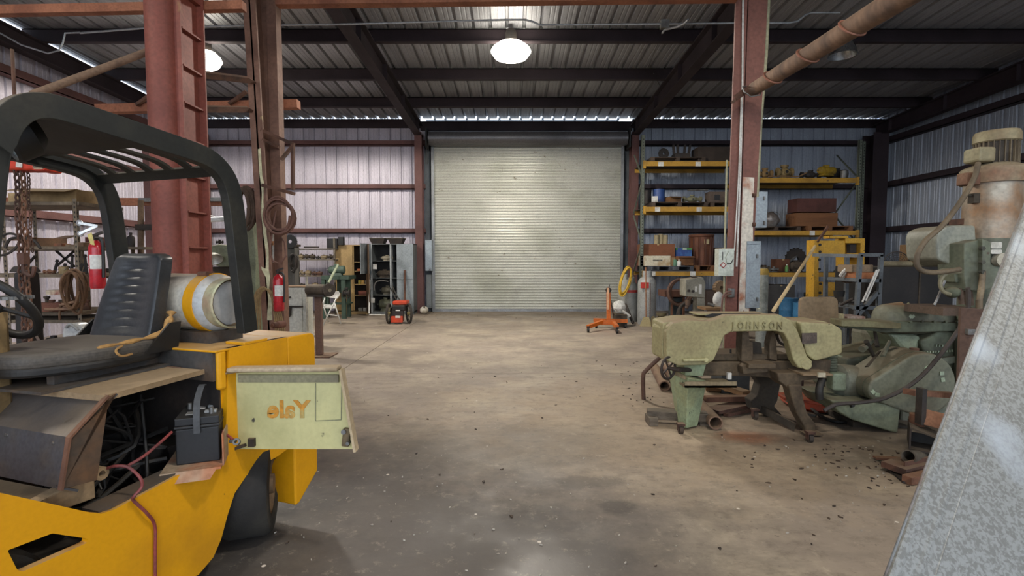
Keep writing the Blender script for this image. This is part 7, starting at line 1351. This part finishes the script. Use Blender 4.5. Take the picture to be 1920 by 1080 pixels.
# green bench grinder table, wall shelves
th = thing('green_bench', 'dark green steel machine bench left of the tan cabinet', 'bench', G(625, 598)); Y_ = 12.6; gr_ = mat('3c5044', '2d3d34', .5, 4, .6, 0, .15)
a, b = W(602, 517, Y_), W(646, 524, Y_); mb = MB(); mb.bx(a.x, b.x+.1, Y_, Y_+.6, b.z, a.z); obj('top', mb, gr_, th)
for px, w_ in ((602, .09), (639, .10)): mb = MB(); x_ = W(px, 540, Y_).x; mb.bx(x_, x_+w_, Y_+.02, Y_+.1, 0, b.z); obj('leg', mb, gr_, th)
for px in (610, 650): mb = MB(); x_ = W(px, 540, Y_+.5).x; mb.bx(x_, x_+.08, Y_+.5, Y_+.58, 0, b.z); obj('leg', mb, gr_, th)
mb = MB(); x0 = W(604, 0, Y_).x; x1 = W(640, 0, Y_).x; mb.bx(x0, x1, Y_+.1, Y_+.5, .35, .38); obj('lower_shelf', mb, gr_, th); mb = MB(); mb.bx(x0+.12, x1, Y_+.3, Y_+.34, b.z-.35, b.z); obj('cross_panel', mb, mat('2f4537', '253629'), th)
motor('green bench machine with a pulley on the dark green bench', 622, 0, Y_+.25, 30, 18, mat('4f6357', '3d4d44', .5, 6, .6), a.z, .1, 'bench_machine', 'machine')
rod('long pale green bar leaning against the green bench machine', (616, 530), (634, 496), Y_-.3, Y_-.05, .03, mat('a9b598', '8d987c'), 'pale_bar')
valve('dark round guard hanging on the right side of the green bench', 650, 560, Y_-.1, 12, 22, dark, None)
# shelving behind the brown column
ws = thing('wall_shelves', 'long open steel shelves of grimy tools against the back wall', 'shelves', (W(590, 590, 13.4).x, 13.6, 0)); Ys = 13.4; sm2 = mat('6f675a', '544d42', .5, 5, .7, 0, .15, 40, .5, '9a8f7a'); zsv = []
for py, x0, x1 in ((466, 540, 628), (486, 545, 628), (517, 545, 605), (540, 545, 605)):
    a, b = W(x0, py, Ys), W(x1, py, Ys); mb = MB(); mb.bx(a.x, b.x, Ys, Ys+.5, a.z-.03, a.z); obj('shelf', mb, sm2, ws); zsv.append(a.z)
for px in (546, 627):
    for dy in (0, .45): mb = MB(); x_ = W(px, 500, Ys).x; mb.bx(x_-.02, x_+.02, Ys+dy, Ys+dy+.04, 0, W(0, 446 if px > 600 else 463, Ys).z); obj('post', mb, sm2, ws)
R_ = random.Random(21)
kinds = [('valve', valve), ('motor', motor), ('gear', gear)]
names_ = ['brass-tinted fitting', 'rusty elbow casting', 'dark coupling', 'grimy hub', 'worn bearing block', 'oily bracket', 'pale rusty knuckle', 'blackened clamp']
wh = ['upper', 'middle', 'lower']
for s_, (zz_, x0, x1) in enumerate(((zsv[1], 550, 625), (zsv[2], 550, 600), (zsv[3], 550, 600))):
    x = x0+4; k = 0; odr = ['first', 'second', 'third', 'fourth', 'fifth', 'sixth', 'seventh', 'eighth']
    while x < x1-2 and k < 8:
        w_ = R_.uniform(8, 12); m_ = R_.choice([dark, grime, rust, mat('8a7a5f', '5f5340', .5, 9)])
        lab = f'{names_[(k*3+s_*2) % 8]} on the {wh[s_]} wall shelf, {odr[k]} from the column'
        (valve if (k+s_) % 2 else motor)(lab, x, 0, Ys+.2, w_, R_.uniform(7, 10), m_, zz_, name='machine_part', cat='part', group='grimy parts on the wall shelves'); x += w_+1.5; k += 1
rod('long dark bar lying on the top wall shelf', (570, 463.5), (598, 463.5), Ys+.2, Ys+.2, .02, dark)
carton('black binder box standing on the top wall shelf', 616, 0, Ys+.3, 19, 19, mat('1d1d1f'), .2, zsv[0], name='black_box', tape=False)
carton('small black box at the end of the top wall shelf', 632, 0, Ys+.2, 9, 15, mat('1f1f21'), .15, W(0, 459, Ys).z, name='black_box', tape=False)
gear('black spoked wheel rim hung on the post beside the wall shelves', 545, 466, 9.54, 26, black, None, 'spoked_rim', 'wheel', None, 24, .04)
coil('wire_coil', 'dark wire coil hanging under the wheel rim', 553, 492, 9.56, 5, 16, 4, .014, dark, 15, jit=.2)
th, p = itm('grey_post', 'weathered grey wooden post behind the brown column', 'post', 545, 600, 9.6, None, 0); zt_ = W(0, 462, 9.6).z; mb = MB(); mb.bx(p.x-.1, p.x+.1, 9.6, 9.8, 0, zt_); obj('shaft', mb, mat('5f5d59', '4b4945', .5, 4, .85, stretch=(4, 4, .4)), th); mb = MB(); mb.bx(p.x-.13, p.x+.13, 9.57, 9.83, zt_, zt_+.04); obj('cap', mb, grime, th)
# white cabinet, grinder and chair
th = thing('white_cabinet', 'white two-door cabinet beside the fire extinguisher', 'cabinet', G(553, 668)); Y_ = 8.4; a, b = W(531, 539, Y_), W(574, 600, Y_); wc_ = mat('c9cac2', 'b3b3a8', .4, 2, .5, 0, .03, 30, .2)
mb = MB(); mb.bx(a.x, b.x, Y_, Y_+.3, 0, a.z); obj('body', mb, wc_, th); zmid = W(0, 575, Y_).z
for z0, z1 in ((.05, zmid-.01), (zmid+.01, a.z-.005)): mb = MB(); mb.bx(a.x+.005, b.x-.055, Y_-.02, Y_-.001, z0, z1); obj('door', mb, wc_, th, bev=.003)
mb = MB(); mb.bx(a.x-.01, b.x+.03, Y_-.02, Y_+.32, a.z, a.z+.02); obj('top_board', mb, mat('8a6f52', '6f5842'), th)
mb = MB(); mb.cb(W(576, 570, Y_-.02), (.03, .03, .9)); obj('edge_board', mb, mat('c4bfae'), th)
mb = MB(); mb.tube([W(534, 575, Y_-.05), W(568, 575, Y_-.05)], .014); mb.cyl(W(541, 576, Y_-.06), W(541, 590, Y_-.06), .05, .045, 12); mb.lathe([(.045, 0), (.02, -.04), (0, -.04)], W(541, 590, Y_-.06)); one('drop_lamp', 'dark caged filter bowl hanging across the white cabinet doors', 'fitting', mb, dark, W(541, 576, Y_-.06))
mb = MB(); mb.tube(spline([W(531, 560, Y_-.06), W(537, 551, Y_-.06), W(538, 560, Y_-.06), W(535, 575, Y_-.06), W(538, 600, Y_-.06), W(540, 612, Y_-.06)], 5), .009, 6); mb.cyl(W(531, 559, Y_-.06), W(545, 557, Y_-.06), .012); one('extension_lead', 'thin black cord hanging down the white cabinet', 'cord', mb, black, W(534, 575, Y_-.06))
gs_ = thing('bench_grinder', 'old bench grinder on a tall brown pedestal beside the forklift hood', 'grinder', G(598, 668)); Y_ = 7.75; x_ = W(598, 600, Y_).x
mb = MB(); mb.bx(x_-.05, x_+.05, Y_-.04, Y_+.04, .02, W(0, 556, Y_).z); obj('pedestal', mb, mat('6a5044', '523d34', .5, 4, .7, 0, .15, 40), gs_, bev=.008); mb = MB(); mb.bx(x_-.22, x_+.22, Y_-.2, Y_+.2, 0, .015); obj('base_plate', mb, rust, gs_)
mb = MB(); z_ = W(0, 556, Y_).z; mb.bx(x_-.14, x_+.12, Y_-.1, Y_+.1, z_, z_+.03); obj('top_plate', mb, dark, gs_)
c = W(595, 544, Y_); c.z = max(c.z, z_+.1); gm_ = mat('54493c', '3c342c', .5, 6, .7, 0, .2, 40, .4)
mb = MB(); mb.lathe([(0, -.17), (.07, -.165), (.085, -.14), (.085, .1), (.075, .13), (0, .135)], c, V3(1, -.1, 0), 20); obj('motor_housing', mb, gm_, gs_); mb = MB(); mb.bx(c.x-.07, c.x+.05, c.y-.05, c.y+.05, z_+.03, c.z-.06); obj('foot', mb, gm_, gs_)
mb = MB(); d_ = V3(.75, -.66, 0).normalized(); cw3 = c+V3(.17, -.03, .0); mb.lathe([(.03, 0), (.098, 0), (.1, .01), (.1, .045), (.03, .045), (.03, 0)], cw3, d_, 24); q = obj('grinding_wheel', mb, mat('3f3831', '554b40', .5, 10, .9), gs_); mb = MB(); mb.cyl(cw3+d_*.03, cw3+d_*.06, .03, n=6); obj('wheel_nut', mb, mat('8a806c'), q)
ch = thing('folding_chair', 'white metal folding chair standing behind the grinder pedestal', 'chair', G(620, 606)); Y_ = 11.4; wm_ = mat('d9d9d4', 'bcbcb4', .3, 5, .4, 0, .03)
def cb_(a, b, Ya, Yb, nm='leg', r=.014): mb = MB(); mb.tube([W(*a, Ya), W(*b, Yb)], r, 7); return obj(nm, mb, wm_, ch)
cb_((583, 607), (609, 561), Y_, Y_+.2); cb_((605, 611), (634, 552), Y_-.25, Y_-.0); cb_((616, 604), (608, 578), Y_+.3, Y_+.1); cb_((639, 607), (627, 567), Y_-.05, Y_-.15); cb_((630, 549), (634, 556), Y_, Y_); cb_((609, 558), (604, 580), Y_+.2, Y_+.2); cb_((616, 590), (632, 592), Y_+.1, Y_-.1, 'crossbar')
q = [W(611, 549, Y_+.15), W(634, 546, Y_-.05), W(637, 552, Y_-.05), W(632, 560, Y_-.05), W(610, 556, Y_+.15)]; mb = MB(); mb.add(q, [(0, 1, 2, 3, 4)]); o_ = obj('backrest', mb, wm_, ch); o_.modifiers.new('solid', 'SOLIDIFY').thickness = .015
q = [W(604, 578, Y_+.15), W(630, 579, Y_-.05), W(628, 573, Y_+.25), W(608, 572, Y_+.35)]; mb = MB(); mb.add(q, [(0, 1, 2, 3)]); o_ = obj('seat', mb, wm_, ch); o_.modifiers.new('solid', 'SOLIDIFY').thickness = .02
# green milling machine behind the round column, with work light and tube lamp
gl = thing('milling_machine', 'pale green milling machine head between the round column and brown column', 'machine', G(430, 640)); Y_ = 8.6; gg = mat('78806a', '5f6250', .5, 4, .6, 0, .2, 35, .5)
def pl(nm, poly, Y, dep, m, r=.02, bev=.015): q = rnd(pxz(poly, Y), r, 4); mb = MB(); mb.prism(q, 'xz', Y, Y+dep); return obj(nm, mb, m, gl, bev=bev)
pl('ram_head', [(388, 478), (390, 462), (410, 458), (450, 462), (455, 480), (448, 500), (410, 500), (392, 492)], Y_, .35, gg); pl('spindle_housing', [(446, 410), (472, 412), (480, 470), (478, 640), (450, 640), (450, 470)], Y_+.1, .3, gg); pl('knee', [(398, 500), (445, 500), (445, 655), (402, 655)], Y_+.1, .4, castd); pl('drive_cover', [(425, 408), (446, 408), (446, 436), (425, 436)], Y_-.0, .3, gg)
c = W(402, 487, Y_-.15); mb = MB(); mb.lathe([(.03, .12), (.07, .1), (.12, .03), (.135, 0), (.128, 0), (.06, .09), (.02, .11)], c, V3(-.45, .5, .75), 22); obj('work_light', mb, mat('b9b9b2', '8f8f88', .4, 6, .3, .5, .03), gl)
mb = MB(); a, b = W(388, 412, Y_+.2), W(428, 410, Y_+.2); mb.cyl(a, b, .045, n=14); one('tube_lamp', 'short white fluorescent fitting over the milling machine', 'lamp', mb, mat('dfe4e8'), a)
mb = MB(); mb.tube(spline([W(388, 410, Y_+.2), W(396, 404, Y_+.2), W(406, 408, Y_+.2)], 5), .006, 5); one('lamp_cord', 'thin cord arched over the white fluorescent fitting', 'cord', mb, white, W(396, 404, Y_+.2))
rod('thin grey post behind the milling machine', (470, 640), (470, 440), 9.4, 9.4, .03, steel, 'steel_post', 'post')
for k, (px, py, w_, h_) in enumerate(((412, 458, 12, 9), (440, 458, 14, 8))): valve(('small dark fitting on the left of the milling head', 'small dark fitting on the right of the milling head')[k], px, py, Y_+.2, w_, h_, dark)
# pipes by the left wall behind the guard
mb = MB(); mb.tube([W(264, 376, 6.6), W(264, 470, 6.6), (W(264, 470, 6.6).x, 6.6, 0)], .035, 10); one('pipe_post', 'tan pipe post standing left of the round column', 'post', mb, mat('75604c', '5a4a3b', .5, 5, .8), W(264, 376, 6.6))
mb = MB(); a = W(273, 290, 9.5); mb.bx(a.x-.06, a.x+.06, 9.5, 9.6, 0, a.z+.4); one('steel_post', 'dark red steel post by the left wall behind the pipe post', 'post', mb, steelred, (a.x, 9.5, 0))
mb = MB(); a = W(258, 424, 6.6); b = W(290, 424, 6.6); mb.bx(a.x, b.x, 6.55, 6.65, a.z-.05, a.z+.02); one('steel_bracket', 'dark bracket on the pipe post left of the round column', 'bracket', mb, dark, a)
# ================================================================ steel shelving at the far left
SY = 5.3; slm = mat('776a58', '5b4f42', .5, 5, .7, .1, .15, 40, .4, '9a8c75')
sh2 = thing('steel_shelving', 'rusty slotted-angle shelving loaded with parts left of the forklift', 'shelves', (W(90, 600, SY).x, SY+.3, 0))
sz = []
for py in (378, 462, 514, 585, 600):
    a, b = W(-70, py, SY), W(148, py, SY); mb = MB(); mb.bx(a.x, b.x, SY, SY+.6, a.z-.035, a.z); obj('shelf', mb, slm, sh2); sz.append(a.z)
def slot_post(px, Y, zt_, par=sh2):
    x = W(px, 500, Y).x; mb = MB(); mb.bx(x, x+.04, Y, Y+.003, 0, zt_).bx(x, x+.003, Y, Y+.04, 0, zt_); p_ = obj('post', mb, slm, par); mb = MB(); z = .05
    while z < zt_-.04: mb.cb((x+.02, Y-.001, z), (.012, .004, .02)); z += .05
    obj('slot_row', mb, black, p_, stuff=True)
zt_ = sz[0]+.03
for px, Y in ((7, SY-.01), (141, SY-.01), (66, SY+.58), (-60, SY+.58), (141+5, SY+.58)): slot_post(px, Y, zt_)
for a, b in (((105, 470), (140, 500)), ((140, 470), (105, 500)), ((48, 500), (66, 480))): mb = MB(); mb.bar([W(*a, SY+.55), W(*b, SY+.55)], (0, 1, 0), .02, .02); obj('cross_brace', mb, dark, sh2)
ys = SY+.25
carton('large open brown carton on the top shelf left of the forklift guard', 100, 0, ys, 92, 24, mat('8d7553', '75603f', .5, 3, .9, 0, .05, 20, .5, '7a6a50'), .40, sz[0], .12, True)
carton('small pale carton behind the large open one on the top shelf', 22, 0, ys+.1, 20, 20, mat('a48c66', '8b7452'), .2, sz[0])
carton('open brown carton on the second shelf of the left shelving', 62, 0, ys, 34, 16, mat('75553a', '5c422d'), .3, sz[1], -.2, True)
for k, (px, w_, h_, c, lab) in enumerate(((95, 14, 6, '9a5634', 'orange-rust block on the second shelf of the left shelving'), (118, 16, 4, '8a7a5f', 'flat tan part on the second shelf of the left shelving'), (135, 18, 8, '7d6247', 'tan-brown block at the end of the second left shelf'))): carton(lab, px, 0, ys-.1, w_, h_, mat(c, '5c4636'), .12, sz[1], name='metal_block', tape=False)
mb = MB(); mb.tube([W(10, 462, SY-.2)+V3(math.cos(t)*.13, math.sin(t)*.06, .02+math.sin(t)*.11) for t in [2*PI*i/24 for i in range(25)]], .012, 7); one('steel_hoop', 'thin dark hoop hanging at the end of the second left shelf', 'hoop', mb, dark, W(24, 462, SY-.2))
mb = MB(); mb.tube(spline([W(10, 465, SY-.15), W(20, 448, SY-.15), W(45, 446, SY-.15), W(65, 452, SY-.15), W(76, 466, SY-.15)], 5), .014, 7); one('steel_hoop', 'curved dark rod lying over the second left shelf', 'hoop', mb, dark, W(45, 446, SY-.15))
R_ = random.Random(5)
tl = ['tall thin chisel-shaped tool', 'forked tool', 'short punch', 'tapered bar', 'hooked tool', 'square-headed bar', 'bent bar', 'pointed pin', 'blunt stub', 'narrow wedge', 'split pin tool', 'tall peg']
for k in range(12):
    px = 76+k*8+R_.uniform(-2, 2); hh = R_.choice([8, 12, 18, 26]); lean = R_.uniform(-5, 5); p = W(px, 0, ys); 
    mb = MB(); A = V3(p.x, ys, sz[2]+.001); B = A+V3(lean/F*ys, .02, hh/F*ys*1.2); mb.cyl(A, B, .017, .011, 7); mb.cyl(B, B+V3(.004, 0, .025), .02, .012, 7)
    one('hand_tool', f'dark {tl[k]} standing on the third left shelf', 'tool', mb, dark, A, 'tools standing on the third left shelf')
can('tan tin can on the third left shelf', 95, 0, ys-.2, 15, 14, mat('8f7a55', '75633f', .5, 5), z=sz[2], name='tin_can'); valve('low rusty casting at the left of the third left shelf', 67, 0, ys-.15, 20, 9, rust2, sz[2]); valve('long flat rusty part at the right of the third left shelf', 123, 0, ys-.2, 24, 5, rust2, sz[2])
carton('white and red oblong block on the rail below the third left shelf', 84, 0, ys-.1, 34, 9, mat('c4b69e', '8a3f38', .42, 9), .1, sz[3]+.17, name='oblong_block', tape=False)
for k in range(11):
    px = 60+k*8; p = W(px, 0, ys); hh = R_.choice([10, 14, 20]); m_ = R_.choice([dark, grime, rust, castd])
    mb = MB(); mb.lathe([(0, 0), (.035, 0), (.035, .03), (.018, .05), (.018, hh/F*ys), (.03, hh/F*ys+.01), (.03, hh/F*ys+.03), (0, hh/F*ys+.03)], (p.x, ys-.02*(k % 3), sz[3]), n=10); one('spindle_part', f'{["stubby", "slim", "flanged", "rusty", "black", "grimy", "bulbous", "narrow", "chipped", "tall", "worn"][k]} turned part on the fourth left shelf', 'part', mb, m_, (p.x, ys, sz[3]), 'turned parts on the fourth left shelf')
mb = MB(); a, b = W(55, 568, SY-.1), W(116, 584, SY-.1); mb.bx(a.x, b.x, SY-.12, SY-.02, b.z, a.z); one('rusty_channel', 'wide rusty channel across the front of the fourth left shelf', 'channel', mb, mat('6f4535', '57372b', .5, 4, .8), a)
for k, (x0, y0, x1, y1) in enumerate(((88, 578, 142, 570), (92, 582, 130, 574), (84, 580, 140, 579), (112, 572, 140, 566))): rod(('longest tan rod', 'second tan rod', 'lowest tan rod', 'short tan rod')[k]+' lying across the shelf edge beside the hose', (x0, y0), (x1, y1), SY-.1-k*.04, SY-.1-k*.03, .014, mat('8a6a52', '6b5040'), 'steel_rod', 'rod')
coil('hanging_hose', 'brown hose coiled on the post of the left shelving', 149, 545, SY-.12, 18, 38, 7, .013, mat('6b4f38', '523c2b', .5, 6, .8), 31, jit=.2)
mb = MB(); mb.tube(spline([W(137, 515, SY-.15), W(128, 545, SY-.15), W(113, 578, SY-.15), W(112, 600, SY-.15)], 6), .010, 6); one('hose_tail', 'loose brown hose end hanging left of the coil', 'hose', mb, mat('6b4f38', '523c2b', .5, 6, .8), W(137, 515, SY-.15))
for k, (px, w_, h_, m_, lab) in enumerate(((20, 26, 24, grime, 'dark machine part on the bottom shelf at the far left'), (70, 30, 22, dark, 'black motor on the bottom shelf of the left shelving'), (120, 26, 20, castd, 'brown-black motor on the bottom left shelf behind the jug'))): motor(lab, px, 0, ys, w_, h_, m_, sz[4]-.35)
mb = MB(); a, b = W(-70, 640, SY), W(148, 640, SY); mb.bx(a.x, b.x, SY, SY+.6, sz[4]-.385, sz[4]-.35); obj('shelf', mb, slm, sh2)
# second bay behind the guard leg: bench with tools and the red extinguisher
bn = thing('tool_bench', 'grimy steel bench behind the far guard leg', 'bench', (W(190, 600, 5.9).x, 6.1, 0)); YY = 5.95
a, b = W(150, 515, YY), W(250, 515, YY); mb = MB(); mb.bx(a.x, b.x, YY, YY+.5, a.z-.04, a.z); obj('top', mb, slm, bn); zb2 = a.z
for px in (154, 244): mb = MB(); x_ = W(px, 520, YY).x; mb.bx(x_, x_+.04, YY+.02, YY+.06, 0, zb2-.04); obj('leg', mb, slm, bn); mb = MB(); mb.bx(x_, x_+.04, YY+.44, YY+.48, 0, zb2-.04); obj('leg', mb, slm, bn)
mb = MB(); mb.bx(a.x, b.x, YY, YY+.5, .3, .34); obj('shelf', mb, slm, bn); mb = MB(); z_ = W(0, 462, YY).z; mb.bx(a.x, b.x, YY+.2, YY+.5, z_-.03, z_); obj('shelf', mb, slm, bn)
for px in (152, 248): mb = MB(); x_ = W(px, 500, YY+.46).x; mb.bx(x_, x_+.03, YY+.45, YY+.48, zb2, z_); obj('post', mb, slm, bn)
carton('dark red toolbox on the upper shelf of the grimy bench', 165, 0, YY+.35, 26, 18, mat('6b2f26', '552820'), .2, z_, name='toolbox', tape=False); bottle('black oil can on the upper shelf of the grimy bench', 227, 0, YY+.35, 13, 27, dark, dark, z_, 'oil_can')
for k, (px, m_, lab) in enumerate(((170, dark, 'black ring part on the grimy bench'), (188, grime, 'grimy casting in the middle of the grimy bench'), (212, rust, 'rusty casting at the right of the grimy bench'))): valve(lab, px, 0, YY+.2, 18, 14, m_, zb2)
pq = W(184, 541, 4.0); zt_ = W(0, 447, 4.0).z; extinguisher((pq.x, 4.0, pq.z), (zt_-pq.z)*1.12, .052, 'red fire extinguisher with a white label hanging beside the guard leg')
mb = MB(); mb.tube([(pq.x+.05, 4.1, 0), (pq.x+.05, 4.1, 1.9)], .02, 8); one('mounting_post', 'thin steel post carrying the fire extinguisher behind the seat', 'post', mb, steel, (pq.x+.05, 4.1, 0))
for (a, b, lab) in (((150, 438), (182, 424), 'chrome spanner hanging above the red extinguisher'), ((148, 418), (184, 424), 'second chrome spanner crossing above the extinguisher')):
    mb = MB(); A, B = W(*a, 4.02), W(*b, 4.05); mb.bar([A, B], (0, 1, 0), .012, .02); mb.lathe([(.012, 0), (.024, 0), (.024, .01), (.012, .01), (.012, 0)], A, (0, 1, 0), 12); one('spanner', lab, 'tool', mb, chrome, A)
mb = MB(); mb.add([W(164, 440, 3.93), W(172, 436, 3.93), W(178, 460, 3.93), W(170, 458, 3.93)], [(0, 1, 2, 3)]); q = one('yellow_tag', 'pale yellow tag hanging on the red extinguisher', 'tag', mb, mat('d6c77a'), W(170, 448, 3.93)); q.modifiers.new('solid', 'SOLIDIFY').thickness = .003
# chain hoist with hanging chains
YH = 3.9; hoist = thing('chain_hoist', 'orange-red electric chain hoist marked CM with rusty hanging chains', 'hoist', W(45, 300, YH)); orr = mat('c9341c', 'b03a1c', .4, 4, .4, 0, .05, 40, .7, 'a87a5a')
a, b = W(2, 296, YH), W(60, 319, YH); hh = a.z-b.z; mb = MB(); mb.prism(rnd([(YH-.0, b.z), (YH+.14, b.z), (YH+.14, a.z), (YH, a.z)], .025, 4), 'yz', a.x-.1, b.x); obj('body', mb, orr, hoist)
e0, e1 = W(58, 297, YH-.01), W(85, 320, YH-.01); mb = MB(); mb.prism(rnd([(e0.x, e1.z), (e1.x, e1.z), (e1.x, e0.z), (e0.x, e0.z)], .025, 4), 'xz', YH-.012, YH+.14); ec = obj('end_cover', mb, orr, hoist, bev=.004)
e0, e1 = W(60, 300, YH-.02), W(82, 317, YH-.02); mb = MB(); mb.prism(rnd([(e0.x, e1.z), (e1.x, e1.z), (e1.x, e0.z), (e0.x, e0.z)], .02, 4), 'xz', YH-.018, YH-.01); pt_ = obj('maker_plate', mb, mat('b09a80', '9a856c'), ec)
text('lettering', 'CM', .045, black, ec, Matrix.Translation(W(70, 305.5, YH-.022)) @ Matrix.Rotation(PI/2, 4, 'X'), .001, .001); mb = MB(); mb.cb(W(71, 312, YH-.022), (.07, .003, .012)); obj('plate_mark', mb, mat('3f3a33', '8a7a63', .5, 90), ec)
mb = MB(); mb.cb(W(36, 308, YH-.006), (.045, .006, .045), 0, 0, .1); obj('white_label', mb, white, hoist)
mb = MB(); p = W(33, 293, YH+.07); mb.tube([p+V3(0, 0, -.02), p+V3(0, 0, .8)], .012); obj('suspension_rod', mb, rust, hoist)
def chain(x0, z0, z1, Y, r, par, m):
    n = int((z0-z1)/(r*3.0)); mb = MB()
    for k in range(n):
        c = V3(x0+.006*math.sin(k*.7), Y, z0-k*r*3.0); pts = [c+(V3(math.cos(t)*r, 0, math.sin(t)*r*2.0) if k % 2 else V3(0, math.cos(t)*r, math.sin(t)*r*2.0)) for t in [2*PI*i/8 for i in range(8)]]; mb.tube(pts, r*.42, 5, closed=True)
    return obj('hanging_chain', mb, m, par, stuff=True)
zt_ = W(0, 319, YH).z; chain(W(27, 400, YH).x, zt_, .55, YH+.03, .017, hoist, rust); chain(W(34, 400, YH).x, zt_, .6, YH+.05, .017, hoist, mat('7a5540', '5a4030', .5, 9)); chain(W(42, 400, YH).x, zt_, W(0, 482, YH).z, YH+.06, .01, hoist, rust)
p = W(44, 485, YH); mb = MB(); mb.cb(p, (.05, .05, .09)); mb.tube(spline([p+V3(0, 0, -.03), p+V3(.0, 0, -.1), p+V3(.06, 0, -.13), p+V3(.08, 0, -.06)], 4), .014, 7); obj('hook_block', mb, mat('5a3a2c', '452d23'), hoist)
# dark machine column behind the chains, white jug
mb = MB(); a = W(50, 510, 4.3); mb.at((a.x, 4.3, 0)); mb.bx(-.07, .07, -.08, .08, 0, a.z, .8); th = thing('machine_column', 'black tapered machine column behind the hanging chains', 'machine', (a.x, 4.3, 0)); obj('column', mb, black, th, bev=.02); mb = MB(); mb.at((a.x, 4.3, a.z)); mb.bx(-.09, .07, -.07, .07, 0, .05, .7); obj('top_casting', mb, dark, th, bev=.01); mb = MB(); mb.tube(spline([(a.x+.05, 4.2, a.z-.2), (a.x+.12, 4.2, .9), (a.x+.2, 4.2, .75), (a.x+.3, 4.2, .72)], 5), .01, 6); obj('hose', mb, mat('5a463a'), th)
lt_ = thing('low_stand', 'small dark steel stand behind the seat carrying the grey jug', 'stand', (W(120, 640, 4.0).x, 4.1, 0)); zj0 = W(0, 640, 4.0).z; a = W(84, 640, 4.0); b = W(160, 640, 4.0)
mb = MB(); mb.bx(a.x, b.x, 3.9, 4.35, zj0-.03, zj0); obj('top', mb, grime, lt_)
for x_ in (a.x, b.x-.04):
    for y_ in (3.9, 4.31): mb = MB(); mb.bx(x_, x_+.04, y_, y_+.04, 0, zj0-.03); obj('leg', mb, grime, lt_)
th, p = itm('plastic_jug', 'translucent grey jug standing behind the black seat', 'jug', 117, 0, 4.0, None, zj0); zj = W(0, 605, 4.0).z-zj0; mb = MB(); mb.at((p.x, 4.0, zj0)); q = rnd([(-.08, 0), (.08, 0), (.08, zj-.04), (.04, zj), (-.04, zj), (-.08, zj-.06)], .03, 4); mb.prism(q, 'xz', -.06, .06); obj('body', mb, mat('a9aaa8', '8a8a88', .4, 5, .3), th, bev=.02); mb = MB(); mb.tube(spline([(p.x-.03, 3.93, zj0+zj-.03), (p.x+.02, 3.91, zj0+zj), (p.x+.06, 3.93, zj0+zj-.05)], 4), .01, 7); obj('handle', mb, mat('8f908e'), th)
carton('small red and white box beside the grey jug', 142, 0, 4.15, 16, 10, mat('a8524a', 'c9bfb0', .5, 14), .1, zj0, name='small_box', tape=False)
# chips, flakes and dead leaves scattered over the concrete
R_ = random.Random(77)
def litter(name, label, m, n, zones, s0, s1):
    mb = MB()
    for i in range(n):
        x0, x1, y0, y1 = zones[i % len(zones)]; x, y, s, a = R_.uniform(x0, x1), R_.uniform(y0, y1), R_.uniform(s0, s1), R_.uniform(0, 6.3)
        q = [(x+math.cos(a+t)*s*k, y+math.sin(a+t)*s*k) for t, k in ((0, 1), (1.3, .5), (2.6, .9), (4.1, .45))]; h_ = R_.uniform(.002, .006)
        mb.add([(u, v, .0005) for u, v in q]+[(u, v, h_+R_.uniform(0, .004)) for u, v in q], [(4, 5, 6, 7), (0, 1, 5, 4), (1, 2, 6, 5), (2, 3, 7, 6), (3, 0, 4, 7)])
    o = obj(name, mb, m); o['kind'] = 'stuff'; tag(o, label, 'litter'); return o
litter('paint_chips', 'pale paint chips scattered over the concrete floor', mat('b9b1a2', '94897a'), 170, [(-1.6, 2.2, 1.9, 6), (-1.3, .6, 2.0, 3.4), (2, 3.2, 2.5, 4)], .004, .011)
litter('dark_debris', 'dark leaf and rust litter scattered around the machines', mat('4a3a2c', '2f2620'), 260, [(1.6, 3.4, 2.6, 4.2), (-1.2, 2.6, 2, 7), (2.2, 3.0, 3.2, 4.0), (-3, 4, 12.5, 14.3), (1.2, 2.4, 5, 7.5)], .006, .02)
